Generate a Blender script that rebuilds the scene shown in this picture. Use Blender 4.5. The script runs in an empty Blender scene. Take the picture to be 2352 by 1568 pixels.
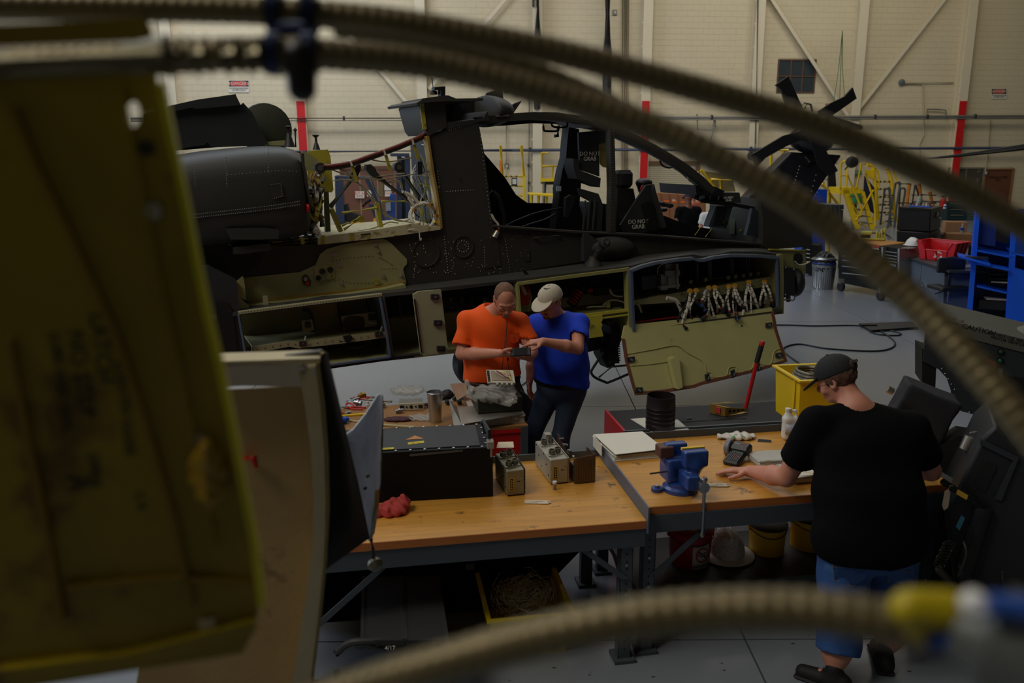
import bpy,bmesh,math,random
import numpy as np
from mathutils import Vector,Matrix,Euler
random.seed(7)
C=bpy.context.scene.collection
V=Vector
# ---------------------------------------------------------------- camera
F=1900.0;TH=math.radians(13.2);HC=2.85;SR=.0055
cam=bpy.data.cameras.new('camera');cam_o=bpy.data.objects.new('camera',cam);C.objects.link(cam_o)
_R=V((1,0,0));_U=V((0,math.sin(TH),math.cos(TH)))
_rc=(_R - _U*-0 - _U*0)
# image +x runs along R - (down*S): the frame is rolled a third of a degree
_right=(_R - _U*SR).normalized();_up=(_R*SR + _U).normalized();_back=_right.cross(_up)
mw=Matrix((_right,_up,_back)).transposed().to_4x4();mw.translation=V((0,0,HC))
cam_o.matrix_world=mw
cam.sensor_width=36;cam.lens=F*36/2352;cam.clip_start=.05;cam.clip_end=200
cam.dof.use_dof=True;cam.dof.focus_distance=6.6;cam.dof.aperture_fstop=2.6;cam.dof.aperture_blades=0
sc=bpy.context.scene;sc.camera=cam_o
# ---------------------------------------------------------------- world, lights, exposure
w=bpy.data.worlds.new('world');sc.world=w;w.use_nodes=True
w.node_tree.nodes['Background'].inputs[0].default_value=(.75,.85,1,1)
w.node_tree.nodes['Background'].inputs[1].default_value=.08
sc.view_settings.view_transform='Standard';sc.view_settings.look='None';sc.view_settings.gamma=1
sc.view_settings.use_curve_mapping=False;sc.view_settings.exposure=0.0
def area(name,loc,sx,sy,power,col,tgt):
    l=bpy.data.lights.new(name,'AREA');l.shape='RECTANGLE';l.size=sx;l.size_y=sy;l.energy=power;l.color=col
    o=bpy.data.objects.new(name,l);C.objects.link(o);o.location=loc
    o.rotation_euler=(V(tgt) - V(loc)).to_track_quat('-Z','Y').to_euler();return o
# hangar door daylight from the left, roof light bays over the far half of the hall, lamps near the wall
area('hangar_door_daylight',(-19,15,5.5),9,9,900,(.68,.82,1.0),(4,14,1.0))
area('roof_light_bay',(-4,12.5,11.6),12,7,560,(.84,.92,1.0),(-2,11,0))
area('roof_light_bay',(6,21,11.6),18,6,560,(1.0,.95,.86),(5,22,0))
area('roof_light_bay',(1,6.6,11.6),12,4,120,(1.0,.96,.88),(1,7.5,0))
area('front_fill_light',(-6.5,.8,11.0),6,4,560,(1.0,.92,.80),(.8,7.5,1))  # added fill light that lifts the men and the helicopter's near side
area('wall_wash_lamp',(-8,24,11.3),8,2,520,(.97,.98,1.0),(-7,31,4))
area('wall_wash_lamp',(5,24,11.3),9,2,150,(1.0,.94,.80),(6,32,4))
area('wall_wash_lamp',(15,25,11.3),8,2,150,(1.0,.90,.66),(17,33,4))
# ---------------------------------------------------------------- pixels to places
def ray(px,py):
    dx=px - 1176;dy=py - 784;a=(dx - SR*dy)/F;b=(dy + SR*dx)/F
    return V((a,math.cos(TH) - b*math.sin(TH),-math.sin(TH) - b*math.cos(TH)))
CO=V((0,0,HC))
def at(px,py,Y):r=ray(px,py);return CO + r*(Y/r.y)
def on(px,py,z):r=ray(px,py);return CO + r*((z - HC)/r.z)
def ppm(p):return F/((p - CO).dot(V((0,math.cos(TH),-math.sin(TH)))))   # pixels per metre at a place
class Fr:
    def __init__(s,x,y,deg):
        a=math.radians(deg);s.o=V((x,y,0));s.u=V((math.cos(a),math.sin(a),0));s.n=V((-math.sin(a),math.cos(a),0));s.a=a
    def px(s,px,py,off=0.):r=ray(px,py);t=((s.o - CO).dot(s.n) + off)/r.dot(s.n);return CO + r*t
    def w(s,u,off,z):return s.o + s.u*u + s.n*off + V((0,0,z))
    def uz(s,p):d=p - s.o;return d.dot(s.u),d.dot(s.n),p.z
# ---------------------------------------------------------------- materials
def lin(c):c=c/255.;return c/12.92 if c <= .04045 else ((c + .055)/1.055) ** 2.4
MC={}
def M(name,rgb=None,rough=.5,metal=0.,var=.12,scale=6.,bump=.05,bscale=80.,trans=0.,spec=.5,alpha=1.,stain=None,coat=0.,hue=None,obj_var=0.,stretch=None):
    if name in MC:return MC[name]
    m=bpy.data.materials.new(name);m.use_nodes=True;nt=m.node_tree;N=nt.nodes;L=nt.links
    b=N['Principled BSDF'];col=tuple(lin(x) for x in rgb) + (1,)
    b.inputs['Roughness'].default_value=rough;b.inputs['Metallic'].default_value=metal
    b.inputs['Specular IOR Level'].default_value=spec
    tc=N.new('ShaderNodeTexCoord');src=tc.outputs['Object']
    if stretch:
        mp=N.new('ShaderNodeMapping');L.new(src,mp.inputs[0]);mp.inputs['Scale'].default_value=stretch;src=mp.outputs[0]
    n=N.new('ShaderNodeTexNoise');n.inputs['Scale'].default_value=scale;n.inputs['Detail'].default_value=6;L.new(src,n.inputs['Vector'])
    mx=N.new('ShaderNodeMix');mx.data_type='RGBA'
    mx.inputs[6].default_value=tuple(c*(1 - var*1.6) for c in col[:3]) + (1,)
    mx.inputs[7].default_value=tuple(min(1,c*(1 + var*1.6)) for c in col[:3]) + (1,)
    L.new(n.outputs['Fac'],mx.inputs[0]);out=mx.outputs[2]
    if stain:   # rgb, threshold, scale
        n2=N.new('ShaderNodeTexNoise');n2.inputs['Scale'].default_value=stain[2];n2.inputs['Detail'].default_value=8;n2.inputs['Roughness'].default_value=.65
        L.new(tc.outputs['Object'],n2.inputs['Vector'])
        rp=N.new('ShaderNodeValToRGB');rp.color_ramp.elements[0].position=stain[1];rp.color_ramp.elements[1].position=min(1,stain[1] + .07)
        L.new(n2.outputs['Fac'],rp.inputs[0]);m2=N.new('ShaderNodeMix');m2.data_type='RGBA'
        L.new(rp.outputs[0],m2.inputs[0]);L.new(out,m2.inputs[6]);m2.inputs[7].default_value=tuple(lin(x) for x in stain[0]) + (1,);out=m2.outputs[2]
    if obj_var:
        oi=N.new('ShaderNodeObjectInfo');hs=N.new('ShaderNodeHueSaturation');mr=N.new('ShaderNodeMapRange')
        mr.inputs[3].default_value=1 - obj_var;mr.inputs[4].default_value=1 + obj_var
        L.new(oi.outputs['Random'],mr.inputs[0]);L.new(mr.outputs[0],hs.inputs['Value']);L.new(out,hs.inputs['Color']);out=hs.outputs[0]
    L.new(out,b.inputs['Base Color'])
    if bump:
        n3=N.new('ShaderNodeTexNoise');n3.inputs['Scale'].default_value=bscale;n3.inputs['Detail'].default_value=3;L.new(src,n3.inputs['Vector'])
        bp=N.new('ShaderNodeBump');bp.inputs['Strength'].default_value=min(1,bump*4);bp.inputs['Distance'].default_value=.004
        L.new(n3.outputs['Fac'],bp.inputs['Height']);L.new(bp.outputs[0],b.inputs['Normal'])
    if trans:b.inputs['Transmission Weight'].default_value=trans;b.inputs['IOR'].default_value=1.25
    if alpha < 1:b.inputs['Alpha'].default_value=alpha
    if coat:b.inputs['Coat Weight'].default_value=coat
    MC[name]=m;return m
def cream():return M('cream_paint',(208,196,168),.75,var=.05,scale=.6,bump=.03,bscale=20)
def olive():return M('olive_drab',(52,50,44),.62,var=.18,scale=3,bump=.04,bscale=120,stain=((66,60,48),.62,5))
def black():return M('black_paint',(24,24,27),.5,var=.2,scale=5,bump=.03)
def steel():return M('steel',(170,170,172),.35,1.,var=.1)
def alum():return M('aluminium',(176,172,160),.42,.85,var=.12,scale=12)
def primer():return M('green_primer',(158,156,108),.6,var=.12,scale=4,bump=.03,stain=((132,126,74),.60,6))
def yprimer():return M('yellow_primer',(168,156,46),.55,var=.2,scale=7,bump=.03,stain=((118,100,30),.60,9))
def yellow():return M('yellow_paint',(235,200,24),.45,var=.06)
def red():return M('red_paint',(186,26,26),.4,var=.06)
def blue():return M('blue_paint',(22,76,190),.38,var=.06)
def greyp():return M('grey_enamel',(92,98,106),.45,var=.06)
def white():return M('white_paint',(225,225,222),.5,var=.04)
def rubber():return M('rubber',(26,26,29),.7,var=.15)
def cable():return M('cable_jacket',(212,206,190),.5,var=.08)
def redt():return M('red_band',(176,42,26),.5)
def dblack():return M('cockpit_black',(17,17,19),.6,var=.2)
# ---------------------------------------------------------------- mesh builder
def tag(o,label=None,cat=None,group=None,kind=None):
    if label:o['label']=label
    if cat:o['category']=cat
    if group:o['group']=group
    if kind:o['kind']=kind
    return o
RM={}
def T(name,label,cat,loc=(0,0,0),rz=0.,group=None,kind=None):
    o=bpy.data.objects.new(name,None);C.objects.link(o);o.location=V(loc);o.rotation_euler=(0,0,rz);o.empty_display_size=.1
    tag(o,label,cat,group,kind);RM[o]=Matrix.Translation(V(loc)) @ Matrix.Rotation(rz,4,'Z');return o
def root(o):
    while o.parent:o=o.parent
    return o
def basis(d):
    d=V(d).normalized();a=V((0,0,1)) if abs(d.z) < .9 else V((1,0,0));s=d.cross(a).normalized();return d,s,s.cross(d).normalized()
class MB:
    def __init__(s):s.v=[];s.f=[]
    def add(s,vs,fs):
        k=len(s.v);s.v+=[tuple(p) for p in vs];s.f+=[tuple(i + k for i in f) for f in fs];return s
    def box(s,c,d,rz=0.,m=None,bev=0.):
        x,y,z=(q/2 for q in d);R=m if m else Matrix.Rotation(rz,3,'Z');c=V(c)
        if bev:
            b=min(bev,x*.9,y*.9,z*.9);P=[]
            for sx in (-1,1):
                for sy in (-1,1):
                    for sz in (-1,1):
                        P+=[V((sx*x,sy*(y - b),sz*(z - b))),V((sx*(x - b),sy*y,sz*(z - b))),V((sx*(x - b),sy*(y - b),sz*z))]
            bm=bmesh.new();vs=[bm.verts.new(p) for p in P];bmesh.ops.convex_hull(bm,input=vs)
            bm.verts.index_update();vv=[c + R @ q.co for q in bm.verts];ff=[[q.index for q in f.verts] for f in bm.faces];bm.free();return s.add(vv,ff)
        P=[c + R @ V((a*x,b*y,e*z)) for a in (-1,1) for b in (-1,1) for e in (-1,1)]
        return s.add(P,[(0,1,3,2),(4,6,7,5),(0,4,5,1),(2,3,7,6),(0,2,6,4),(1,5,7,3)])
    def bb(s,lo,hi,bev=0.):
        lo=V(lo);hi=V(hi);return s.box((lo + hi)/2,hi - lo,bev=bev)
    def prism(s,pts,vec):
        pts=[V(p) for p in pts];vec=V(vec);n=len(pts);nn=V((0,0,0))
        for i in range(n):nn+=pts[i].cross(pts[(i + 1) % n])
        if nn.dot(vec) > 0:pts=pts[::-1]
        return s.add(pts + [p + vec for p in pts],[tuple(range(n)),tuple(range(2*n - 1,n - 1,-1))] + [(i,i + n,(i + 1) % n + n,(i + 1) % n) for i in range(n)])
    def tube(s,path,r,seg=8,closed=False,cap=True):
        path=[V(p) for p in path];n=len(path);rs=r if isinstance(r,(list,tuple)) else [r]*n
        k=len(s.v);prev=None
        for i,p in enumerate(path):
            if closed:d=path[(i + 1) % n] - path[i - 1]
            else:d=path[min(i + 1,n - 1)] - path[max(i - 1,0)]
            if d.length < 1e-9:d=V((0,0,1))
            d.normalize()
            if prev is None:_,a,b=basis(d)
            else:
                a=prev - d*prev.dot(d)
                if a.length < 1e-6:_,a,b=basis(d)
                a.normalize();b=d.cross(a)
            prev=a
            for j in range(seg):
                t=2*math.pi*j/seg;s.v.append(tuple(p + (a*math.cos(t) + b*math.sin(t))*rs[i]))
        m=n if closed else n - 1
        for i in range(m):
            for j in range(seg):
                i2=(i + 1) % n;s.f.append((k + i*seg + j,k + i*seg + (j + 1) % seg,k + i2*seg + (j + 1) % seg,k + i2*seg + j))
        if cap and not closed:
            s.f.append(tuple(k + j for j in range(seg))[::-1]);s.f.append(tuple(k + (n - 1)*seg + j for j in range(seg)))
        return s
    def lathe(s,prof,o=(0,0,0),axis=(0,0,1),seg=20,a0=0.,a1=2*math.pi):   # prof: (r, h)
        d,a,b=basis(axis);o=V(o);k=len(s.v);n=len(prof);full=abs(a1 - a0 - 2*math.pi) < 1e-6;cnt=seg if full else seg + 1
        for r,h in prof:
            for j in range(cnt):
                t=a0 + (a1 - a0)*j/seg;s.v.append(tuple(o + d*h + (a*math.cos(t) + b*math.sin(t))*r))
        for i in range(n - 1):
            for j in range(seg):
                j2=(j + 1) % cnt;s.f.append((k + i*cnt + j,k + i*cnt + j2,k + (i + 1)*cnt + j2,k + (i + 1)*cnt + j))
        if full:
            if prof[0][0] > 1e-6:s.f.append(tuple(k + j for j in range(seg))[::-1])
            if prof[-1][0] > 1e-6:s.f.append(tuple(k + (n - 1)*cnt + j for j in range(seg)))
        return s
    def cyl(s,a,b,r,seg=14,r2=None):
        a=V(a);b=V(b);return s.lathe([(r,0),(r if r2 is None else r2,(b - a).length)],a,b - a,seg)
    def loft(s,rings,cap=True):
        k=len(s.v);n=len(rings[0])
        for r in rings:s.v+=[tuple(p) for p in r]
        for i in range(len(rings) - 1):
            for j in range(n):s.f.append((k + i*n + j,k + i*n + (j + 1) % n,k + (i + 1)*n + (j + 1) % n,k + (i + 1)*n + j))
        if cap:s.f.append(tuple(k + j for j in range(n))[::-1]);s.f.append(tuple(k + (len(rings) - 1)*n + j for j in range(n)))
        return s
    def strip(s,A,B,vec):   # a band between two polylines given thickness vec
        vec=V(vec);n=len(A);A=[V(p) for p in A];B=[V(p) for p in B]
        for i in range(n - 1):s.prism([A[i],A[i + 1],B[i + 1],B[i]],vec)
        return s
    def grid(s,rows,thick=None):
        k=len(s.v);m=len(rows[0])
        for r in rows:s.v+=[tuple(p) for p in r]
        for i in range(len(rows) - 1):
            for j in range(m - 1):s.f.append((k + i*m + j,k + i*m + j + 1,k + (i + 1)*m + j + 1,k + (i + 1)*m + j))
        return s
    def build(s,name,mat,parent=None,label=None,kind=None,smooth=35,loc=None,solid=0.,cat=None,group=None,bevel=0.,fix=True):
        if parent is not None:
            R=root(parent);inv=RM[R].inverted() if R in RM else Matrix()
        elif loc is not None:inv=Matrix.Translation(-V(loc))
        else:inv=Matrix()
        me=bpy.data.meshes.new(name);me.from_pydata([tuple(inv @ V(p)) for p in s.v],[],s.f)
        if fix:
            bm=bmesh.new();bm.from_mesh(me);bmesh.ops.remove_doubles(bm,verts=bm.verts,dist=1e-6);bmesh.ops.recalc_face_normals(bm,faces=bm.faces);bm.to_mesh(me);bm.free()
        if smooth:me.shade_smooth();me.set_sharp_from_angle(angle=math.radians(smooth))
        me.materials.append(mat);o=bpy.data.objects.new(name,me);C.objects.link(o)
        if parent is not None:o.parent=parent
        elif loc is not None:o.location=V(loc);RM[o]=Matrix.Translation(V(loc))
        else:RM[o]=Matrix()
        if solid:md=o.modifiers.new('t','SOLIDIFY');md.thickness=solid;md.offset=0
        if bevel:md=o.modifiers.new('b','BEVEL');md.width=bevel;md.segments=2;md.limit_method='ANGLE'
        tag(o,label,cat,group,kind);return o
def inst(o,name=None,parent=None,loc=None,rot=None,scale=None):
    c=o.copy();C.objects.link(c)
    if name:c.name=name
    if parent:c.parent=parent
    if loc is not None:c.location=loc
    if rot is not None:c.rotation_euler=rot
    if scale is not None:c.scale=scale
    return c
def copy_tree(o,parent=None):
    c=o.copy();C.objects.link(c)
    if parent:c.parent=parent
    for ch in list(o.children):copy_tree(ch,c)
    return c
def text(s,mat,p,right,up,size,parent=None,name='lettering',depth=.0008,align='CENTER',sx=1.,label=None):
    cu=bpy.data.curves.new(name,'FONT');cu.body=s;cu.size=size;cu.extrude=depth;cu.align_x=align;cu.align_y='CENTER';cu.space_line=.85
    cu.resolution_u=2;tmp=bpy.data.objects.new(name,cu);me=bpy.data.meshes.new_from_object(tmp);bpy.data.objects.remove(tmp);bpy.data.curves.remove(cu)
    me.materials.clear();me.materials.append(mat);me.name=name;o=bpy.data.objects.new(name,me);C.objects.link(o)
    r=V(right).normalized();u=V(up);u=(u - r*u.dot(r)).normalized();n=r.cross(u)
    m=Matrix((r*sx,u,n)).transposed().to_4x4();m.translation=V(p)
    if parent is not None:
        R=root(parent);m=(RM[R].inverted() if R in RM else Matrix()) @ m;o.parent=parent
    o.matrix_local=m
    if label:o['label']=label
    return o
def spline(pts,n=10):
    pts=[V(p) for p in pts];out=[]
    P=[pts[0]*2 - pts[1]] + pts + [pts[-1]*2 - pts[-2]]
    for i in range(1,len(P) - 2):
        for k in range(n):
            t=k/n;a,b,c,d=P[i - 1:i + 3]
            out.append(.5*((2*b) + (c - a)*t + (2*a - 5*b + 4*c - d)*t*t + (3*b - a - 3*c + d)*t ** 3))
    out.append(pts[-1]);return out
# ---------------------------------------------------------------- smooth solids (signed distance, surface nets)
class Sdf:
    def __init__(s,lo,hi,h):
        s.lo=np.array(lo,float);s.h=h;s.n=np.ceil((np.array(hi) - s.lo)/h).astype(int) + 1
        s.d=np.full(s.n,.2,np.float32)
    def region(s,lo,hi):
        a=np.clip(np.floor((np.array(lo) - s.lo)/s.h).astype(int),0,s.n);b=np.clip(np.ceil((np.array(hi) - s.lo)/s.h).astype(int) + 1,0,s.n)
        if np.any(b <= a):return None,None
        X=np.meshgrid(*[s.lo[i] + s.h*np.arange(a[i],b[i]) for i in range(3)],indexing='ij')
        return tuple(slice(a[i],b[i]) for i in range(3)),np.stack(X,-1)
    def mix(s,sl,d,k,op,cut=None,P=None):
        if cut:
            for p,n in cut:d=np.maximum(d,(P - np.array(p)) @ np.array(V(n).normalized()))
        e=s.d[sl]
        if op == 'add':
            if k > 0:hh=np.clip(.5 + .5*(e - d)/k,0,1);r=e*(1 - hh) + d*hh - k*hh*(1 - hh)
            else:r=np.minimum(e,d)
        elif op == 'sub':
            if k > 0:hh=np.clip(.5 - .5*(e + d)/k,0,1);r=e*(1 - hh) + (-d)*hh + k*hh*(1 - hh)
            else:r=np.maximum(e,-d)
        s.d[sl]=r
    def cone(s,a,b,ra,rb=None,k=.02,op='add',flat=None,cut=None):
        # rounded cone a-b; flat=(axis, factor) squashes across an axis
        rb=ra if rb is None else rb;a=np.array(a,float);b=np.array(b,float);m=max(ra,rb)*(1.0 if not flat else max(1,flat[1])) + k + 2*s.h
        sl,P=s.region(np.minimum(a,b) - m,np.maximum(a,b) + m)
        if sl is None:return s
        ab=b - a;L=max(np.dot(ab,ab),1e-12);t=np.clip(((P - a) @ ab)/L,0,1);q=P - (a + t[...,None]*ab)
        if flat:
            ax=np.array(V(flat[0]).normalized());c=q @ ax;q=q + (c*(1/flat[1] - 1))[...,None]*ax
            f=min(flat[1],1)
        else:f=1
        d=(np.sqrt((q*q).sum(-1)) - (ra + (rb - ra)*t))*f
        s.mix(sl,d,k,op,cut,P);return s
    def ell(s,c,r,R=None,k=.02,op='add',cut=None):
        c=np.array(c,float);r=np.array(r,float);m=max(r) + k + 2*s.h
        sl,P=s.region(c - m,c + m)
        if sl is None:return s
        q=P - c
        if R is not None:q=q @ np.array(R)
        k0=np.sqrt(((q/r) ** 2).sum(-1));k1=np.sqrt(((q/r ** 2) ** 2).sum(-1)) + 1e-9
        s.mix(sl,k0*(k0 - 1)/k1,k,op,cut,P);return s
    def box(s,c,r,R=None,rnd=.01,k=.0,op='add',cut=None):
        c=np.array(c,float);r=np.array(r,float);m=np.linalg.norm(r) + k + 2*s.h
        sl,P=s.region(c - m,c + m)
        if sl is None:return s
        q=P - c
        if R is not None:q=q @ np.array(R)
        q=np.abs(q) - (r - rnd);d=np.sqrt((np.maximum(q,0) ** 2).sum(-1)) + np.minimum(q.max(-1),0) - rnd
        s.mix(sl,d,k,op,cut,P);return s
    def plane(s,p,n):
        sl,P=s.region(s.lo - 1,s.lo + s.n*s.h + 1);s.d=np.maximum(s.d,((P - np.array(p)) @ np.array(V(n).normalized())).astype(np.float32));return s
    def wrinkle(s,amp,fr=(9,9,14),seed=0):
        sl,P=s.region(s.lo - 1,s.lo + s.n*s.h + 1);x,y,z=P[...,0],P[...,1],P[...,2]
        s.d=(s.d + amp*(np.sin(x*fr[0] + 1.7*np.sin(z*fr[2]*.6 + seed) + seed)*np.sin(z*fr[2] + 2*np.sin(x*fr[0]*.7 + y*5)) + .5*np.sin((x + y)*fr[1]*2.3 + z*19 + seed))).astype(np.float32);return s
    def mesh(s):
        d=s.d;n=d.shape;ins=d < 0
        c=np.zeros((n[0] - 1,n[1] - 1,n[2] - 1),np.uint8);
        for i in (0,1):
            for j in (0,1):
                for k in (0,1):c+=ins[i:n[0] - 1 + i,j:n[1] - 1 + j,k:n[2] - 1 + k]
        act=(c > 0) & (c < 8);idx=np.full(act.shape,-1,np.int64);I=np.argwhere(act);idx[act]=np.arange(len(I))
        acc=np.zeros((len(I),3));cnt=np.zeros(len(I));cs=[(i,j,k) for i in (0,1) for j in (0,1) for k in (0,1)]
        for a in cs:
            for ax in range(3):
                if a[ax] == 0:
                    b=list(a);b[ax]=1
                    da=d[I[:,0] + a[0],I[:,1] + a[1],I[:,2] + a[2]];db=d[I[:,0] + b[0],I[:,1] + b[1],I[:,2] + b[2]]
                    m=(da < 0) != (db < 0);t=np.where(m,da/np.where(m,da - db,1),0)
                    p=np.array(a,float)[None].repeat(len(I),0);p[:,ax]+=t;acc[m]+=p[m];cnt[m]+=1
        P=s.lo + (I + acc/cnt[:,None])*s.h;F_=[]
        for ax in range(3):
            u,v=(ax + 1) % 3,(ax + 2) % 3
            sa=[slice(None)]*3;sb=[slice(None)]*3;sa[ax]=slice(0,-1);sb[ax]=slice(1,None)
            A=ins[tuple(sa)];B=ins[tuple(sb)];E=np.argwhere(A != B);E=E[(E[:,u] > 0) & (E[:,v] > 0) & (E[:,u] < n[u] - 1) & (E[:,v] < n[v] - 1)]
            flip=A[E[:,0],E[:,1],E[:,2]];q=[]
            for du,dv in ((1,1),(0,1),(0,0),(1,0)):
                e=E.copy();e[:,u] -= du;e[:,v] -= dv;q.append(idx[e[:,0],e[:,1],e[:,2]])
            q=np.stack(q,1);q[~flip]=q[~flip][:,::-1];F_.append(q)
        return P,np.concatenate(F_)
    def build(s,name,mat,parent=None,label=None,loc=None,colors=None,xf=None,cat=None):
        P,Q=s.mesh()
        if xf is not None:m3=np.array(xf.to_3x3());P=P @ m3.T + np.array(xf.translation)
        if parent is not None:
            R=RM.get(root(parent),Matrix()).inverted();P2=P @ np.array(R.to_3x3()).T + np.array(R.translation)
        elif loc is not None:P2=P - np.array(loc)
        else:P2=P
        me=bpy.data.meshes.new(name);me.vertices.add(len(P2));me.vertices.foreach_set('co',P2.astype(np.float32).ravel())
        me.loops.add(Q.size);me.loops.foreach_set('vertex_index',Q.astype(np.int32).ravel());me.polygons.add(len(Q))
        me.polygons.foreach_set('loop_start',np.arange(0,Q.size,4,dtype=np.int32));me.update(calc_edges=True);me.validate();me.shade_smooth()
        me.materials.append(mat);o=bpy.data.objects.new(name,me);C.objects.link(o)
        if parent is not None:o.parent=parent
        elif loc is not None:o.location=loc;RM[o]=Matrix.Translation(V(loc))
        tag(o,label,cat);return o

# ================================================================ the hall
WF=Fr(0,30.9,math.degrees(math.atan(.11)))
def struct(name,mb,m,**k):return tag(mb.build(name,m,**k),kind='structure')
conc=M('sealed_concrete',(130,137,147),.24,var=.07,scale=.7,bump=.012,bscale=9,spec=.5,stain=((128,126,120),.66,1.4))
fl=struct('floor',MB().bb((-26,-9,-.3),(30,36,-.03)),M('joint_filler',(92,92,90),.7))
RM[fl]=Matrix();S0=4.55;slab=None
for i in range(-6,7):
    for j in range(-2,8):
        x,y=i*S0 - .9,j*S0 + 2.1
        if slab is None:slab=MB().bb((-S0/2 + .006,-S0/2 + .006,-.03),(S0/2 - .006,S0/2 - .006,0)).build('slab',conc,fl);s_=slab
        else:s_=inst(slab,'slab',fl)
        s_.location=(x,y,0)
# oil spots and scuffs are real thin films of dirt on the floor
mb=MB()
for k in range(150):
    x=random.uniform(-.5,3.2);y=random.uniform(3.6,5.2) if k < 90 else random.uniform(7,12)
    if k >= 90:x *= 1.8
    r=random.uniform(.003,.012);a=random.uniform(0,3.14)
    mb.add([V((x + math.cos(a + t)*r*(1 + .8*(t == 0)),y + math.sin(a + t)*r*.5,.0015)) for t in (0,1.5,3,4.6)],[(0,1,2,3)])
o=mb.build('grit',M('grit',(40,38,34),.8),None,kind='stuff',smooth=0,fix=False);tag(o,'dark specks of grit scattered over the grey concrete floor','grit')
# back wall of painted block between steel columns
wb=MB();wb.prism([WF.w(-25,.006,-.1),WF.w(26,.006,-.1),WF.w(26,.006,12),WF.w(-25,.006,12)],WF.n*.4)
wall=struct('wall_back',wb,M('mortar',(186,174,146),.85,var=.04,bump=.02));RM[wall]=Matrix()
blk=cream();pro=None;rest=MB();cnt=0
colpx=[400,693,970,1232,1478,1728,1958,2200]
COLU=[WF.uz(WF.px(x,240))[0] for x in colpx]
holes=[]   # u0,u1,z0,z1
def hole(x0,y0,x1,y1):
    a=WF.uz(WF.px(x0,y0));b=WF.uz(WF.px(x1,y1));holes.append((a[0],b[0],b[2],a[2]));return holes[-1]
h_win=hole(1790,139,1867,211);h_roll=hole(1482,378,1592,520);h_door=hole(2262,387,2312,512);h_off=hole(2180,388,2244,512);h_brown=hole(785,382,912,540)
for h_i in (1,2,3,4):h=holes[h_i];holes[h_i]=(h[0],h[1],0,h[3])
h_roll,h_door,h_off,h_brown=holes[1:]
for r in range(0,46):
    z=r*.2
    for c in range(-54,58):
        u=c*.41 + (.205 if r % 2 else 0) - 2
        if u > 24:continue
        hh_=[h for h in holes if u < h[1] and u + .4 > h[0] and z < h[3] and z + .19 > h[2]]
        if hh_:
            h=hh_[0]
            for a,b in ((u,min(u + .404,h[0])),(max(u,h[1]),u + .404)):
                if b - a > .03:p=[WF.w(a,0,z),WF.w(b,0,z),WF.w(b,0,z + .195),WF.w(a,0,z + .195)];q=[v + WF.n*.03 for v in p];rest.add(p + q,[(3,2,1,0),(0,1,5,4),(1,2,6,5),(2,3,7,6),(3,0,4,7)])
            continue
        near=-3 < u < 14 and 18 <= r < 34 and cnt < 300 and (c + r) % 3 < 2
        dz=random.uniform(-.0015,.0015)
        if near and cnt < 300:
            cnt+=1
            if pro is None:pro=MB().box((0,0,0),(.404,.03,.195)).build('block',blk,wall,smooth=0);o=pro
            else:o=inst(pro,'block',wall)
            o.location=WF.w(u + .2,.012 + dz,z + .1);o.rotation_euler=(0,0,WF.a)
        else:
            p=[WF.w(u,dz,z),WF.w(u + .404,dz,z),WF.w(u + .404,dz,z + .195),WF.w(u,dz,z + .195)];q=[a + WF.n*.03 for a in p]
            rest.add(p + q,[(3,2,1,0),(0,1,5,4),(1,2,6,5),(2,3,7,6),(3,0,4,7)])
rest.build('masonry_blocks',blk,wall,kind='stuff',smooth=0,fix=False)
steelc=M('column_cream',(214,204,180),.6,var=.04,scale=.8)
for i,u in enumerate(COLU):
    t=T('trim_%d' % (i + 1),None,None,WF.w(u,0,0),kind='structure')
    mb=MB();mb.bb((0,0,0),(.1,.1,.1));mb=MB()
    def wb_(mb,u0,u1,o0,o1,z0,z1):return mb.prism([WF.w(u0,o0,z0),WF.w(u1,o0,z0),WF.w(u1,o0,z1),WF.w(u0,o0,z1)],WF.n*(o1 - o0))
    wb_(mb,u - .17,u + .17,-.30,-.27,0,11.9).build('flange',steelc,t)
    wb_(MB(),u - .012,u + .012,-.27,0,0,11.9).build('web',steelc,t)
    wb_(MB(),u - .17,u + .17,-.02,0,0,11.9).build('flange',steelc,t)
    if i in (1,4,7):
        zt=WF.px(colpx[i],233).z
        wb_(MB(),u - .14,u + .14,-.34,-.30,0,zt).build('guard_plate',M('safety_red',(196,22,26),.5),t,label='red painted lower guard')
    for k in range(14):wb_(MB(),u - .21,u - .17,-.3,-.28,.7 + k*.8,.76 + k*.8).build('clip',steelc,t)
# bracing between columns
def brace(n,x0,y0,x1,y1):
    a=WF.px(x0,y0,-.2);b=WF.px(x1,y1,-.2);t=T('trim_%d' % n,None,None,a,kind='structure');d=(b - a).normalized();s=d.cross(WF.n).normalized()
    MB().prism([a + s*.07,a - s*.07,b - s*.07,b + s*.07],WF.n*.012).build('angle_flange',steelc,t)
    MB().prism([a + s*.07,a + s*.055,b + s*.055,b + s*.07],WF.n*.13).build('angle_web',steelc,t)
brace(9,1736,-60,1950,268);brace(10,2310,-180,1962,264);brace(11,740,0,962,268);brace(12,1210,-60,985,205)
MB().prism([WF.px(940,235,-.22),WF.px(978,235,-.22),WF.px(978,275,-.22),WF.px(958,275,-.22)],WF.n*.02)
gus=T('trim_13',None,None,WF.px(960,268,-.22),kind='structure')
MB().prism([WF.px(930,232,-.22),WF.px(978,250,-.22),WF.px(978,290,-.22),WF.px(955,280,-.22)],WF.n*.02).build('gusset_plate',steelc,gus)
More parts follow.
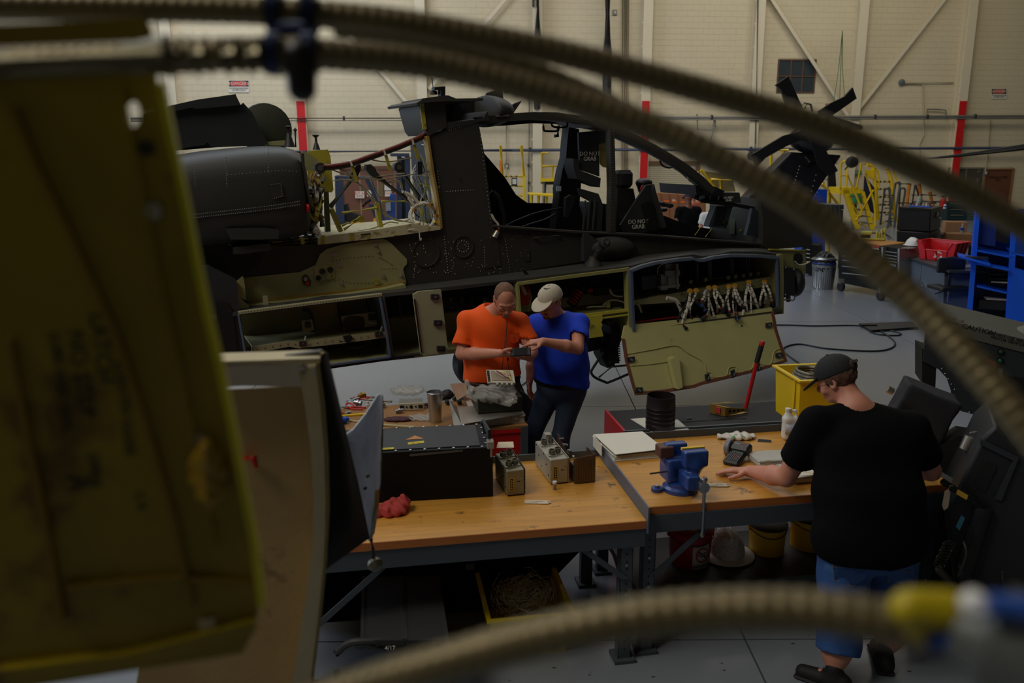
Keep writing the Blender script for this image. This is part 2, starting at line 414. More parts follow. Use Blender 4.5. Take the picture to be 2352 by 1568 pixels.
# side and rear walls, roof
struct('wall_left',MB().bb((-26,-9,0),(-25.6,8,12)),M('cladding',(176,168,146),.7),loc=(-26,0,0))
struct('wall_right',MB().bb((29.6,-9,0),(30,36,12)),M('cladding'),loc=(30,0,0))
struct('wall_front',MB().bb((-26,-9,0),(30,-8.6,12)),M('cladding_dark',(120,112,92),.8),loc=(0,-9,0))
struct('ceiling',MB().bb((-26,-9,12),(30,36,12.3)),M('roof_deck',(126,120,104),.8),loc=(0,0,12))
# window high in the wall
def window(n,h,cols,rows,mat,glass,inner):
    t=T('window_%d' % n,None,None,WF.w((h[0] + h[1])/2,0,h[2]),kind='structure')
    u0,u1,z0,z1=h
    def bar(a,b,c,d):return MB().prism([WF.w(a,-.03,c),WF.w(b,-.03,c),WF.w(b,-.03,d),WF.w(a,-.03,d)],WF.n*.08)
    for a,b,c,d in ((u0,u1,z0 - .05,z0),(u0,u1,z1,z1 + .05),(u0 - .05,u0,z0 - .05,z1 + .05),(u1,u1 + .05,z0 - .05,z1 + .05)):bar(a,b,c,d).build('window_frame',mat,t)
    for i in range(1,cols):x=u0 + (u1 - u0)*i/cols;bar(x - .02,x + .02,z0,z1).build('mullion',mat,t)
    for i in range(1,rows):z=z0 + (z1 - z0)*i/rows;bar(u0,u1,z - .02,z + .02).build('mullion',mat,t)
    for i in range(cols):
        for j in range(rows):
            a=u0 + (u1 - u0)*i/cols;b=u0 + (u1 - u0)*(i + 1)/cols;c=z0 + (z1 - z0)*j/rows;d=z0 + (z1 - z0)*(j + 1)/rows
            MB().prism([WF.w(a,.0,c),WF.w(b,.0,c),WF.w(b,.0,d),WF.w(a,.0,d)],WF.n*.006).build('pane',glass,t)
    return t
gl=M('dark_glass',(58,66,72),.12,var=.3,scale=1.2,bump=0)
window(1,h_win,3,2,M('window_steel',(96,70,52),.6),gl,None)
window(2,h_off,2,2,M('grey_frame',(120,118,100),.6),M('office_glass',(70,68,58),.15,var=.2,scale=1.5,bump=0),None)
# roller door
t=T('door_1',None,None,WF.w((h_roll[0] + h_roll[1])/2,0,0),kind='structure');u0,u1,z0,z1=h_roll
z=0;rs=None
while z < z1 - .02:
    MB().prism([WF.w(u0,.015,z),WF.w(u1,.015,z),WF.w(u1,.0,z + .045),WF.w(u0,.0,z + .045)],WF.n*.02 + V((0,0,.0))).build('slat',M('galvanised_slat',(150,152,150),.5,.2,var=.04),t,smooth=0);z+=.075
for a,b,c,d in ((u0 - .15,u0,0,z1 + .12),(u1,u1 + .15,0,z1 + .12),(u0 - .15,u1 + .15,z1,z1 + .12)):
    MB().prism([WF.w(a,-.06,c),WF.w(b,-.06,c),WF.w(b,-.06,d),WF.w(a,-.06,d)],WF.n*.1).build('door_frame',M('brown_frame',(112,82,58),.6),t)
# brown office door at right
t=T('door_2',None,None,WF.w((h_door[0] + h_door[1])/2,0,0),kind='structure');u0,u1,z0,z1=h_door
brn=M('brown_door',(104,62,40),.55,var=.08)
MB().prism([WF.w(u0 + .05,0,0),WF.w(u1 - .05,0,0),WF.w(u1 - .05,0,z1 - .05),WF.w(u0 + .05,0,z1 - .05)],WF.n*.04).build('leaf',brn,t)
for a,b,c,d in ((u0 - .02,u0 + .05,0,z1),(u1 - .05,u1 + .02,0,z1),(u0,u1,z1 - .05,z1)):
    MB().prism([WF.w(a,-.04,c),WF.w(b,-.04,c),WF.w(b,-.04,d),WF.w(a,-.04,d)],WF.n*.08).build('door_frame',M('door_frame_paint',(134,96,62),.6),t)
text('HYDRAULIC TEST\nCELL',M('sign_black',(20,20,20),.6),WF.w((u0 + u1)/2,-.012,1.55),WF.u,(0,0,1),.12,t,sx=.85)
# brown metal wall section with double door behind the fork truck
t=T('door_3',None,None,WF.w((h_brown[0] + h_brown[1])/2,0,0),kind='structure');u0,u1,z0,z1=h_brown
for i in range(3):
    a=u0 + (u1 - u0)*i/3;b=u0 + (u1 - u0)*(i + 1)/3 - .02
    MB().prism([WF.w(a,0,0),WF.w(b,0,0),WF.w(b,0,z1 - .12),WF.w(a,0,z1 - .12)],WF.n*.03).build('panel',M('brown_panel',(112,70,52),.55,var=.04),t)
for a,b,c,d in ((u0 - .08,u0,0,z1),(u1,u1 + .08,0,z1),(u0,u1,z1 - .1,z1)):
    MB().prism([WF.w(a,-.05,c),WF.w(b,-.05,c),WF.w(b,-.05,d),WF.w(a,-.05,d)],WF.n*.08).build('door_frame',M('brown_panel'),t)
MB().prism([WF.px(868,419,-.02),WF.px(881,419,-.02),WF.px(881,452,-.02),WF.px(868,452,-.02)],WF.n*.02).build('pane',M('wired_glass',(112,96,66),.3),t)
def wall_thing(name,label,cat,px,py,off=-.02,group=None):p=WF.px(px,py,off);return T(name,label,cat,p,WF.a,group),p
blk_t=M('sign_black',(20,20,20),.6);sign_w=M('sign_white',(214,210,198),.5,var=.03);sign_r=M('sign_red',(196,34,36),.5)
def plate(x0,y0,x1,y1,off,th=.006):
    return MB().prism([WF.px(x0,y0,off),WF.px(x1,y0,off),WF.px(x1,y1,off),WF.px(x0,y1,off)],WF.n*th)
def danger(x0,y0,x1,y1,label):
    t,p=wall_thing('danger_sign',label,'sign',(x0 + x1)/2,(y0 + y1)/2)
    h=y1 - y0;plate(x0,y0,x1,y1,-.03).build('sign_plate',sign_w,t)
    plate(x0 + 1.2,y0 + 1.2,x1 - 1.2,y0 + h*.52,-.036).build('black_field',blk_t,t)
    c=WF.px((x0 + x1)/2,y0 + h*.29,-.04);W=(x1 - x0)/ppm(c);Hh=h/ppm(c)
    def ov(k,o,m,nm):
        mb=MB();mb.prism([c + WF.u*math.cos(a)*W*.44*k + V((0,0,math.sin(a)*Hh*.2*k)) - WF.n*o for a in [i*math.pi/12 for i in range(24)]],WF.n*.003);mb.build(nm,m,t)
    ov(1.06,0,sign_w,'oval_rim');ov(1,.004,sign_r,'oval')
    text('DANGER',sign_w,c - WF.n*.008,WF.u,(0,0,1),Hh*.33,t,sx=.9)
    text('NO SMOKING,MATCHES\nOR OPEN LIGHTS',blk_t,WF.px((x0 + x1)/2,y0 + h*.75,-.036),WF.u,(0,0,1),Hh*.17,t,sx=.80)
danger(525,184,572,212,'danger no smoking sign above the dark engine cowling, left of the two')
danger(2277,203,2312,227,'danger no smoking sign high on the wall above the brown door')
def wsign(x0,y0,x1,y1,s,m,label,size=.5,base=sign_w,sx=1.):
    t,p=wall_thing('sign',label,'sign',(x0 + x1)/2,(y0 + y1)/2);plate(x0,y0,x1,y1,-.1).build('sign_plate',base,t)
    text(s,m,WF.px((x0 + x1)/2,(y0 + y1)/2,-.104),WF.u,(0,0,1),(y1 - y0)/ppm(p)*size,t,sx=sx)
wsign(816,439,837,455,'NOT AN\nEXIT',sign_r,'white NOT AN EXIT sign on the brown doors behind the fork truck',.46)
wsign(843,437,853,451,'- -\n---\n- -',blk_t,'blank looking white notice right of the NOT AN EXIT sign',.3)
wsign(883,422,898,437,'----\n- - -',blk_t,'white notice with black foot stripe on brown doors',.3)
wsign(884,439,899,451,'DANGER\n----',sign_r,'small notice with red head band below the black striped one',.3)
wsign(1953,391,1979,401,'EMERGENCY\nEYE BATH',sign_w,'green emergency eye bath sign above the yellow steps',.42,M('sign_green',(28,120,74),.5),sx=.9)
# conduits, pipes, bell, clock and other wall fittings
pipe_g=M('conduit',(128,128,124),.5,.4,var=.08)
def run(name,label,cat,pts,r,mat,off=-.36,clamps=(),seg=8):
    P=[WF.px(x,y,off) for x,y in pts];t=T(name,label,cat,P[0]);MB().tube(P,r,seg).build('pipe_run',mat,t)
    for x,y in clamps:p=WF.px(x,y,off);MB().box(p,(.07,.1,r*3.2),WF.a).build('clamp',M('clamp_black',(46,46,46),.6),t)
    return t
run('conduit','upper grey conduit run level along the back wall','pipe',[(300,272),(1176,271),(2500,266)],.045,pipe_g,clamps=[(643,272),(790,272),(945,272),(1635,269),(2010,268),(2130,268),(2240,267)])
run('conduit','lower thinner conduit run just beneath the upper one','pipe',[(300,278),(1176,276),(2500,271)],.028,pipe_g)
run('air_pipe','dark blue air pipe crossing the wall at head height','pipe',[(640,349),(1176,345),(2500,339)],.05,M('pipe_blue',(58,68,96),.5),clamps=[(1218,344),(1725,342)])
run('drain_pipe','thick black pipe dropping down the wall beside the left of two columns','pipe',[(1235,-60),(1235,78),(1234,250)],.11,black(),clamps=[(1225,3),(1235,3)])
run('drain_pipe','thickest black pipe hanging down the middle of the wall','pipe',[(1396,-60),(1395,120),(1393,330)],.16,black())
for i,(x,lb) in enumerate(((1431,'leftmost of the thin wall conduits right of the black pipe'),(1436,'second thin wall conduit from the black pipe'),(1440,'third thin wall conduit from the black pipe'),(1444,'rightmost of the thin wall conduits right of the black pipe'))):
    run('conduit',lb,'pipe',[(x,-40),(x - 3,460)],.03,M('conduit_cream',(178,166,138),.6),off=-.06)
run('conduit','thin vertical conduit seen through the rear cockpit opening','pipe',[(1216,180),(1214,470)],.03,pipe_g,off=-.1,clamps=[(1214,380),(1215,420)])
run('conduit','short cream conduit above the yellow step, left of the vertical one','pipe',[(1163,285),(1163,380),(1163,480)],.022,M('conduit_cream'),off=-.06)
run('conduit','conduit rising beside the green framed ladder column at right','pipe',[(1741,-20),(1735,330),(1730,470)],.035,pipe_g,off=-.3)
run('conduit','bent grey conduit hanging under the level run at centre right','pipe',[(1601,262),(1602,297),(1636,298),(1641,272)],.03,pipe_g,off=-.3)
run('cable','loose cable dropping from the bent conduit','cable',[(1643,277),(1642,292),(1630,325)],.03,pipe_g,off=-.3)
run('conduit','conduit dropping from the alarm bell down the right wall','pipe',[(2078,192),(2120,193),(2122,310),(2112,330),(2112,370)],.022,M('conduit_cream'),off=-.06)
run('conduit','conduit running right from the alarm bell to the red column','pipe',[(2078,191),(2190,190)],.022,M('conduit_cream'),off=-.06)
run('conduit','small grey conduit loop left of the red column','pipe',[(2128,268),(2130,251),(2150,251),(2172,253),(2174,272)],.025,pipe_g,off=-.1)
run('conduit','vertical conduit down to the switch beside the brown door','pipe',[(2275,275),(2270,340),(2263,395)],.022,M('conduit_cream'),off=-.06)
for i,(x,lb) in enumerate(((1926,'left green cord hanging from the roof'),(1931,'middle green cord hanging from the roof'),(1935,'right green cord hanging from the roof'))):
    run('cord',lb,'cord',[(1935,70),(x,160),(x - 12 + 9*i,240)],.012,M('green_cord',(62,112,70),.6),off=-.5,seg=5)
t,p=wall_thing('alarm_bell','round grey alarm bell on the wall right of the tail rotor','bell',2070,189)
MB().lathe([(.11,0),(.12,.04),(.10,.09),(.04,.11),(.001,.112)],p,-WF.n,18).build('gong',M('bell_grey',(104,112,116),.4,.3),t);MB().box(p + WF.n*.0,(.12,.05,.12),WF.a).build('backing_box',pipe_g,t)
t,p=wall_thing('wall_clock','small round white clock beside the tail rotor blade tip','clock',1725,359,-.3)
MB().lathe([(.16,0),(.16,.05),(.14,.06)],p,-WF.n,20).build('rim',black(),t);MB().lathe([(.135,.055),(.001,.062)],p,-WF.n,20).build('dial',sign_w,t)
for a,L in ((.9,.08),(2.4,.11)):MB().box(p - WF.n*.07 + WF.u*math.sin(a)*L/2 + V((0,0,math.cos(a)*L/2)),(.012,.008,L),m=Matrix.Rotation(WF.a,3,'Z') @ Matrix.Rotation(a,3,'Y')).build('hand',blk_t,t)
for x,y,lb in ((1412,29,'small grey junction box high up right of the black pipe'),(2263,397,'grey switch box left of the brown door'),(1164,381,'cream switch box behind the rear cockpit opening')):
    t,p=wall_thing('switch_box',lb,'switch',x,y);MB().box(p,(.16,.08,.18),WF.a,bev=.01).build('housing',pipe_g,t);MB().box(p - WF.n*.05,(.05,.03,.07),WF.a).build('toggle',sign_w,t)

# ================================================================ the stripped helicopter
HF=Fr(-1.61,7.2,25.3);HN=HF.n
heli=T('helicopter','stripped dark olive attack helicopter with open avionics bays and empty cockpit behind the two men','helicopter',HF.w(2.2,.8,0))
ol=olive();db=dblack();pr=primer();yp=yprimer();seal=M('bay_seal',(88,102,126),.6,var=.1);stl=steel()
gry=M('armour_grey',(50,52,54),.6,var=.1);bar_g=M('primer_dark',(62,62,40),.7,var=.15)
def poly(pts,o0,o1,F_=HF):return MB().prism([F_.px(x,y,o0) for x,y in pts],F_.n*(o1 - o0))
def H(name,pts,o0,o1,mat,parent=heli,**k):return poly(pts,o0,o1).build(name,mat,parent,**k)
def ribpoly(pts,wpx):
    A=[];B=[];n=len(pts)
    for i,(x,y) in enumerate(pts):
        x0,y0=pts[max(i - 1,0)];x1,y1=pts[min(i + 1,n - 1)];dx,dy=x1 - x0,y1 - y0;L=math.hypot(dx,dy) or 1
        w_=wpx[i] if isinstance(wpx,(list,tuple)) else wpx
        A.append((x - dy/L*w_/2,y + dx/L*w_/2));B.append((x + dy/L*w_/2,y - dx/L*w_/2))
    return A,B
def ribbon(pts,wpx,o0,o1,F_=HF):
    A,B=ribpoly(pts,wpx);mb=MB();a0=[F_.px(x,y,o0) for x,y in A];b0=[F_.px(x,y,o0) for x,y in B];d=F_.n*(o1 - o0)
    mb.loft([[a0[i],b0[i],b0[i] + d,a0[i] + d] for i in range(len(pts))]);return mb
def R_(name,pts,w_,o0,o1,mat,parent=heli,**k):return ribbon(pts,w_,o0,o1).build(name,mat,parent,**k)
def tubeP(pts,r,o,smooth=6,seg=7,F_=HF):
    P=[F_.px(p[0],p[1],p[2] if len(p) > 2 else o) for p in pts]
    return MB().tube(spline(P,smooth) if smooth > 1 and len(P) > 2 else P,r,seg)
# --- side skin, far skin, decks
side=[(440,572),(560,567),(731,562),(1012,527),(1016,520),(1012,478),(1001,388),(990,330),(986,311),(1025,296),(1098,276),(1112,350),(1122,433),(1129,492),(1135,519),
        (1251,528),(1340,534),(1489,540),(1600,549),(1752,561),(1752,500),(1745,450),(1790,462),(1850,492),(1868,530),(1862,566),(1768,573),(1700,569),(1600,575),(1322,607),(1058,640),(930,656),(545,700),(440,720)]
skin=H('side_skin',side,.35,.40,ol)
H('far_skin',[(1098,330),(1108,347),(1159,406),(1186,448),(1212,466),(1278,467),(1400,470),(1528,496),(1584,519),(1633,525),(1700,528),(1760,470),(1860,490),(1866,560),(1600,600),(1322,620),(1058,640),(800,640),(440,660),(440,560),(731,552),(1000,520)],1.42,1.47,db)
# nose end cap, cockpit floor, rear bulkhead behind the pillar
H('nose_cap',[(1752,456),(1790,462),(1850,492),(1868,530),(1862,566),(1768,573),(1752,561)],.42,1.40,ol)
H('cockpit_floor',[(1020,600),(1752,585),(1752,592),(1020,612)],.42,1.40,db)
H('rear_bulkhead',[(1016,318),(1098,290),(1130,492),(1138,600),(1030,600)],.42,1.38,db)
H('cockpit_divider',[(1402,470),(1412,470),(1418,600),(1405,600)],.5,1.38,db)
# lower hull behind the bays
H('hull_bottom',[(440,800),(950,790),(1456,735),(1456,745),(950,800),(440,820)],.62,1.40,bar_g)
# --- upper deck strip (cream painted walkway frame)
cw=M('worn_cream_deck',(196,188,150),.6,var=.18,scale=5,stain=((140,128,74),.56,10))
H('deck_panel',[(731,562),(880,546),(1012,527),(1012,522),(945,514),(871,526),(764,540),(731,546)],.30,.36,cw)
mb=MB();a=[HF.px(731,546,.36),HF.px(1012,519,.36)];mb.prism([a[0],a[1],a[1] + HN*1.0,a[0] + HN*1.0],V((0,0,-.02)));mb.build('deck_panel',cw,heli)
for x,w_ in ((738,8),(803,9),(842,6),(905,5)):H('tape_patch',[(x,541),(x + w_,540),(x + w_ + 1,560 - (x - 731)*.12),(x + 1,560 - (x - 731)*.12)],.29,.305,yp)
H('deck_slot',[(829,538),(851,535),(851,537),(829,540)],.288,.3,db)
# --- nacelle: barrel with open inlet end
def sup(cx,cz_t,cz_b,o0,o1,u,e=3.2,n=28):
    zc=(cz_t + cz_b)/2;zr=(cz_t - cz_b)/2;oc=(o0 + o1)/2;orr=(o1 - o0)/2;R=[]
    for i in range(n):
        t=2*math.pi*i/n;c,s_=math.cos(t),math.sin(t)
        R.append(HF.w(u,oc + orr*math.copysign(abs(c) ** (2/e),c),zc + zr*math.copysign(abs(s_) ** (2/e),s_)))
    return R
rings=[]
for x,yt,yb,o0,o1 in ((330,362,570,-.05,.85),(413,356,572,-.05,.85),(470,347,570,-.06,.86),(559,338,566,-.06,.86),(618,335,562,-.06,.86),(657,336,553,-.04,.84),(681,342,548,-.02,.80),(692,352,543,.02,.74),(699,372,536,.06,.70)):
    pt=HF.px(x,yt,o0 + .12);pb=HF.px(x,yb,o0 + .12);rings.append(sup(0,pt.z,pb.z,o0,o1,HF.uz(pt)[0]))
nac=MB().loft(rings,cap=False);last=rings[-1];c0=sum(last,V())/len(last)
inner=[[c0 + (p - c0)*k - HF.u*d for p in last] for k,d in ((.86,.0),(.84,.05),(.80,.35))]
nac.loft([last] + inner,cap=False);nk=nac.build('engine_nacelle',M('nacelle_grey',(50,50,46),.5,var=.16,scale=3,bump=.03),heli)
MB().loft([inner[-1],[c0 + (p - c0)*.01 - HF.u*.35 for p in last]],cap=False).build('inlet_screen',bar_g,nk)
def riv(mb,pts,n,o,F_=HF,r=.006):
    P=[F_.px(x,y,o) for x,y in pts];L=[0]
    for i in range(len(P) - 1):L.append(L[-1] + (P[i + 1] - P[i]).length)
    for k in range(n):
        s=L[-1]*(k + .5)/n;i=max(j for j in range(len(P) - 1) if L[j] <= s);q=P[i].lerp(P[i + 1],(s - L[i])/max(1e-6,L[i + 1] - L[i]))
        a,b,c=(F_.u*r,V((0,0,r)),-F_.n*r*.6);mb.add([q + a,q + b,q - a,q - b,q + c],[(0,1,4),(1,2,4),(2,3,4),(3,0,4)])
# seam strap with rivets on the nacelle, access covers
R_('seam_strap',[(440,497),(560,484),(627,476),(690,466)],5,-.068,-.055,M('nacelle_grey'),nk)
H('cover_plate',[(622,424),(645,422),(650,450),(628,457),(620,440)],-.066,-.055,M('nacelle_grey'),nk)
H('cover_plate',[(518,525),(600,523),(640,527),(640,548),(600,550),(530,550)],-.062,-.05,M('nacelle_grey'),nk)
rv=MB()
for p,n in (([(440,493),(560,480),(627,472),(690,462)],60),([(440,501),(560,488),(627,480),(690,470)],60),([(519,360),(521,430)],12),([(447,375),(449,430)],10),([(616,340),(618,400)],10),([(520,402),(640,392),(685,394)],20),([(622,424),(645,422),(650,450),(628,457)],14)):riv(rv,p,n,-.07)
rv.build('rivets',M('rivet_dull',(84,84,80),.5,.4),nk,kind='stuff',fix=False,smooth=0)
H('nacelle_foot',[(538,569),(622,560),(622,574),(560,583),(538,584)],.0,.3,M('nacelle_grey'))
MB().cyl(HF.px(703,478,.02),HF.px(708,478,.02),.04,12).build('red_cap',red(),nk,label='red protective cap')
H('inlet_lip',[(693,352),(699,352),(700,378),(706,420),(716,470),(712,472),(700,420)],.0,.06,M('nacelle_grey'),nk)
H('engine_deck',[(600,552),(735,540),(735,566),(560,584)],.45,.5,bar_g)
for y in (549,556,563):R_('deck_stringer',[(625,y + 8),(735,y - 4)],3,.4,.45,yp)
for x in (652,668,690,712):H('deck_fitting',[(x,548),(x + 9,547),(x + 10,560),(x + 2,562)],.34,.42,[yp,db][x % 4 == 0])
# --- dorsal cowling behind
dark_c=M('cowl_grey',(44,46,50),.48,var=.12,scale=4,bump=.02)
H('dorsal_cowling',[(330,262),(389,243),(451,229),(541,216),(545,225),(553,241),(559,236),(580,259),(594,290),(615,329),(609,334),(500,338),(330,352)],.75,.80,dark_c)
cowl=H('cowl_flap',[(330,262),(389,243),(451,229),(541,216),(545,225),(553,241),(500,246),(451,250),(440,247),(330,270)],.70,.75,dark_c)
H('cowl_step',[(410,336),(455,325),(478,325),(470,333),(413,341)],.62,.75,dark_c)
MB().lathe([(.0,.04),(.14,.03),(.235,0),(.24,-.05)],HF.px(612,297,.98),-HN,28).build('domed_cover',M('cover_green',(52,56,44),.6),heli)
H('brown_baffle',[(596,268),(608,266),(629,266),(646,296),(655,326),(650,332),(612,330)],1.1,1.13,M('brown_composite',(108,62,40),.6))
H('green_sill',[(612,326),(655,322),(657,334),(612,334)],.78,.9,pr)
for x,yb,yt,tip,w_ in ((665,338,306,292,13),(727,344,325,315,9)):
    p=HF.px(x,yb,.5);k=ppm(p);c_=MB().cyl(p,p + V((0,0,(yb - yt)/k)),w_/k,16,r2=w_/k*.3);q=p + V((0,0,(yb - yt)/k))
    cn=c_.build('sensor_cone',dark_c,heli);MB().lathe([(.012,0),(.01,.03),(.03,.05),(.035,.055),(.01,.06)],q,(0,0,1),12).build('probe_tip',black(),cn)
MB().tube([HF.px(679,338,.5),HF.px(678,300,.5)],.008,6).build('probe_rod',black(),heli);MB().lathe([(.001,-.02),(.02,0),(.001,.02)],HF.px(678,298,.5),(0,0,1),8).build('rod_knob',black(),heli)
# --- firewall and engine mount region
fw=H('firewall',[(707,347),(753,343),(759,358),(766,436),(762,442),(746,441),(740,436),(738,500),(712,540),(706,430)],.85,.88,yp)
H('inner_ring',[(693,346),(712,353),(730,366),(742,386),(735,392),(700,392)],.7,.74,pr)
H('firewall_post',[(746,440),(755,440),(760,536),(748,538)],.8,.85,bar_g)
mess=M('engine_mess',(112,92,30),.5,var=.3)
random.seed(3)
for k in range(26):
    x=random.uniform(708,735);y=random.uniform(400,535);p=[(x + random.uniform(-14,14),y + random.uniform(-26,26),.5 + random.uniform(-.2,.2)) for _ in range(4)]
    tubeP(p,random.choice((.008,.012,.02)),.5,5,6).build('engine_line',[mess,db,cable(),yp,M('amber_hose',(150,98,24),.5)][k % 5],fw)
def strut(pts,r,o,mat,ring=None,paddle=None,name='strut'):
    s_=tubeP(pts,r,o,1,10).build(name,mat,heli)
    if ring:p=HF.px(ring[0],ring[1],o - .04);MB().lathe([(.022,0),(.05,0),(.05,.07),(.022,.07)],p,HN,18).build('rod_end',mat,s_);MB().lathe([(.018,-.004),(.024,-.004),(.024,.0),(.018,0)],p,HN,16).build('bearing',stl,s_)
    if paddle:H('fork_end',paddle,o - .04,o + .04,mat,s_)
    return s_
sm=M('strut_grey',(52,52,48),.4,var=.1)
strut([(734,392),(726,430),(722,470)],.035,.5,sm,ring=(736,386));strut([(741,520),(734,480),(731,440)],.03,.6,sm)
strut([(812,406),(758,476)],.027,.5,sm,paddle=[(803,408),(812,388),(823,376),(829,378),(829,390),(817,414)])
strut([(862,402),(957,475)],.032,.45,sm,paddle=[(841,390),(842,378),(852,377),(862,386),(870,402),(862,408),(850,402)])
strut([(920,390),(968,462)],.034,.6,sm,ring=(917,384))
for pts,w_ in (([(763,480),(771,500),(785,532)],8),([(868,466),(872,500),(877,522)],8)):R_('deck_post',pts,w_,.4,.48,yp)
for pts in ([(786,489,.4),(865,477,.4)],[(876,463,.5),(940,461,.5)],[(790,527),(828,502)],[(785,518),(828,500)]):tubeP(pts,.014,.45,1,8).build('cross_tube',yp,heli)
MB().lathe([(.012,-.02),(.03,-.02),(.03,.02),(.012,.02)],HF.px(829,503,.45),HN,14).build('tube_eye',yp,heli)
t1=[(742,385),(765,384),(805,377),(843,364),(883,350),(930,332),(975,310),(978,280),(974,240)]
tubeP(t1,.026,.42,6,10).build('drain_hose',sm,heli);tubeP([(x,y - 4) for x,y in t1],.016,.40,6,8).build('red_hose',M('red_brown_hose',(122,58,44),.5),heli,label='red brown hose')
for x,y in ((806,375),(883,350),(948,326)):
    R_('hose_tie',[(x - 1,y - 6),(x + 3,y + 6)],4,.38,.46,cable());
    o_=ribbon([(x + 3,y + 6),(x + 14,y + 42)],7,.40,.404).build('streamer',yp,heli,label='yellow flag streamer')
MB().box(HF.px(963,386,.4),(.045,.05,.12),HF.a).build('actuator',black(),heli)
# wiring up the frame and the coil at its foot
random.seed(11)
loom=MB().tube(spline([HF.px(988,318,.45),HF.px(984,350,.45),HF.px(989,380,.44),HF.px(992,415,.44),HF.px(997,450,.42),HF.px(1004,480,.42)],6),.02,8).build('wiring_loom',cable(),heli)
for k in range(34):
    x=random.uniform(955,1000);y=random.uniform(330,500);q=[(x,y,random.uniform(.4,.8))]
    for _ in range(3):q.append((max(948,min(1008,q[-1][0] + random.uniform(-18,22))),min(518,q[-1][1] + random.uniform(-6,42)),q[-1][2] + random.uniform(-.06,.06)))
    tubeP(q,random.choice((.005,.006,.009)),.5,5,5).build('wire',[cable(),stl,cable(),yp,stl,db][k % 6],loom)
for k in range(7):
    c_=HF.px(971,496,.38 + .02*k);r=.115 + .006*(k % 3);MB().tube([c_ + HF.u*r*math.cos(a)*(1 + .05*k % .1) + V((0,0,r*1.05*math.sin(a))) + HN*.02*math.sin(3*a + k) for a in [i*math.pi/11 for i in range(22)]],.008,6,closed=True).build('coil_turn',cable(),loom)
for a in ((952,482),(960,516),(990,470),(1002,495),(980,520)):MB().box(HF.px(a[0],a[1],.36),(.03,.03,.025),HF.a + .5).build('clip',M('amber_hose'),loom)
for pts in ([(846,360),(852,366),(880,371),(905,370),(930,365),(945,362)],[(763,390),(800,402),(860,412),(915,406),(990,392)],[(763,415),(810,412),(870,405),(930,398)],[(770,385),(800,398),(840,440),(880,490),(920,508),(950,500)],
            [(780,410),(830,425),(870,470),(900,500),(950,512)],[(892,416),(906,414),(920,418),(924,430),(924,442),(935,444)],[(894,419),(907,417),(918,420),(922,432)],[(816,532),(850,526),(880,516),(895,510),(915,512)]):
    tubeP([(x,y,.42) for x,y in pts],.007,.42,6,6).build('loose_wire',M('dull_cable',(150,144,118),.5),loom)
for pts in ([(935,448),(950,470),(962,480)],[(925,440),(945,450),(965,470)]):tubeP(pts,.016,.4,4,8).build('loose_wire',cable(),loom)
MB().tube([HF.px(998,508,.34),HF.px(1012,515,.34)],.012,8).build('yellow_plug',yellow(),loom)
tubeP([(936,529,.3),(950,526,.28),(962,530,.28),(964,545,.28),(966,552,.28),(968,546,.28)],.006,.3,5,6).build('loose_wire',cable(),loom)
R_('gold_frame_edge',[(983,312),(988,345),(994,388),(1004,440),(1010,480),(1014,524)],5,.32,.42,M('gold_primer',(150,120,50),.55,var=.2))
R_('frame_channel',[(980,316),(986,360),(992,400),(998,440),(1000,470)],7,.5,.56,yp)
# --- top fairing over the pillar, with its open inlet
H('fairing_block',[(963,245),(966,234),(1023,232),(1026,292),(986,311),(978,300)],.33,.95,ol)
R_('fairing_lip',[(958,239),(968,233),(1024,229),(1050,229),(1110,228)],6,.25,1.15,ol)
H('fairing_top',[(965,234),(970,226),(1019,219),(1030,219),(1052,228)],.4,1.0,ol)
H('fairing_base',[(1026,280),(1060,279),(1110,272),(1120,255),(1124,276),(1098,280),(1026,298)],.34,1.15,ol)
H('inlet_back',[(1020,230),(1125,228),(1125,280),(1020,290)],.95,1.0,db)
dm=Sdf((-.6,-.6,-.45),(.6,.6,.45),.018)
c_=HF.px(1112,256,.75);dm.ell((0,0,0),(.27,.42,.155),k=0);dm.plane((-.02,0,0),(-1,0,0))
dm.build('fairing_dome',ol,heli,xf=Matrix.Translation(c_) @ Matrix.Rotation(HF.a,4,'Z'))
R_('yellow_doubler',[(969,237),(972,265),(976,297)],9,.318,.33,yp)
for y in (240,252,286):MB().cyl(HF.px(971 + (y - 237)*.11,y,.318),HF.px(971 + (y - 237)*.11,y,.308),.008,8).build('bolt',stl,heli)
MB().tube([HF.px(996,214,.7),HF.px(992,178,.7)],.007,6).build('whip_antenna',black(),heli);MB().lathe([(.04,0),(.035,.03),(.012,.04)],HF.px(996,217,.7),(0,0,1),12).build('antenna_base',ol,heli)
for b in ([(998,200),(1023,198),(1023,205),(998,207)],[(1012,204),(1023,204),(1023,221),(1013,221)]):H('antenna_bracket',b,.6,.68,black())
H('mast_blade',[(1113,226),(1119,213),(1154,202),(1159,256),(1135,236)],1.1,1.13,dark_c);H('mast_blade',[(1159,251),(1183,237),(1199,231),(1180,259),(1162,263)],1.05,1.08,dark_c)
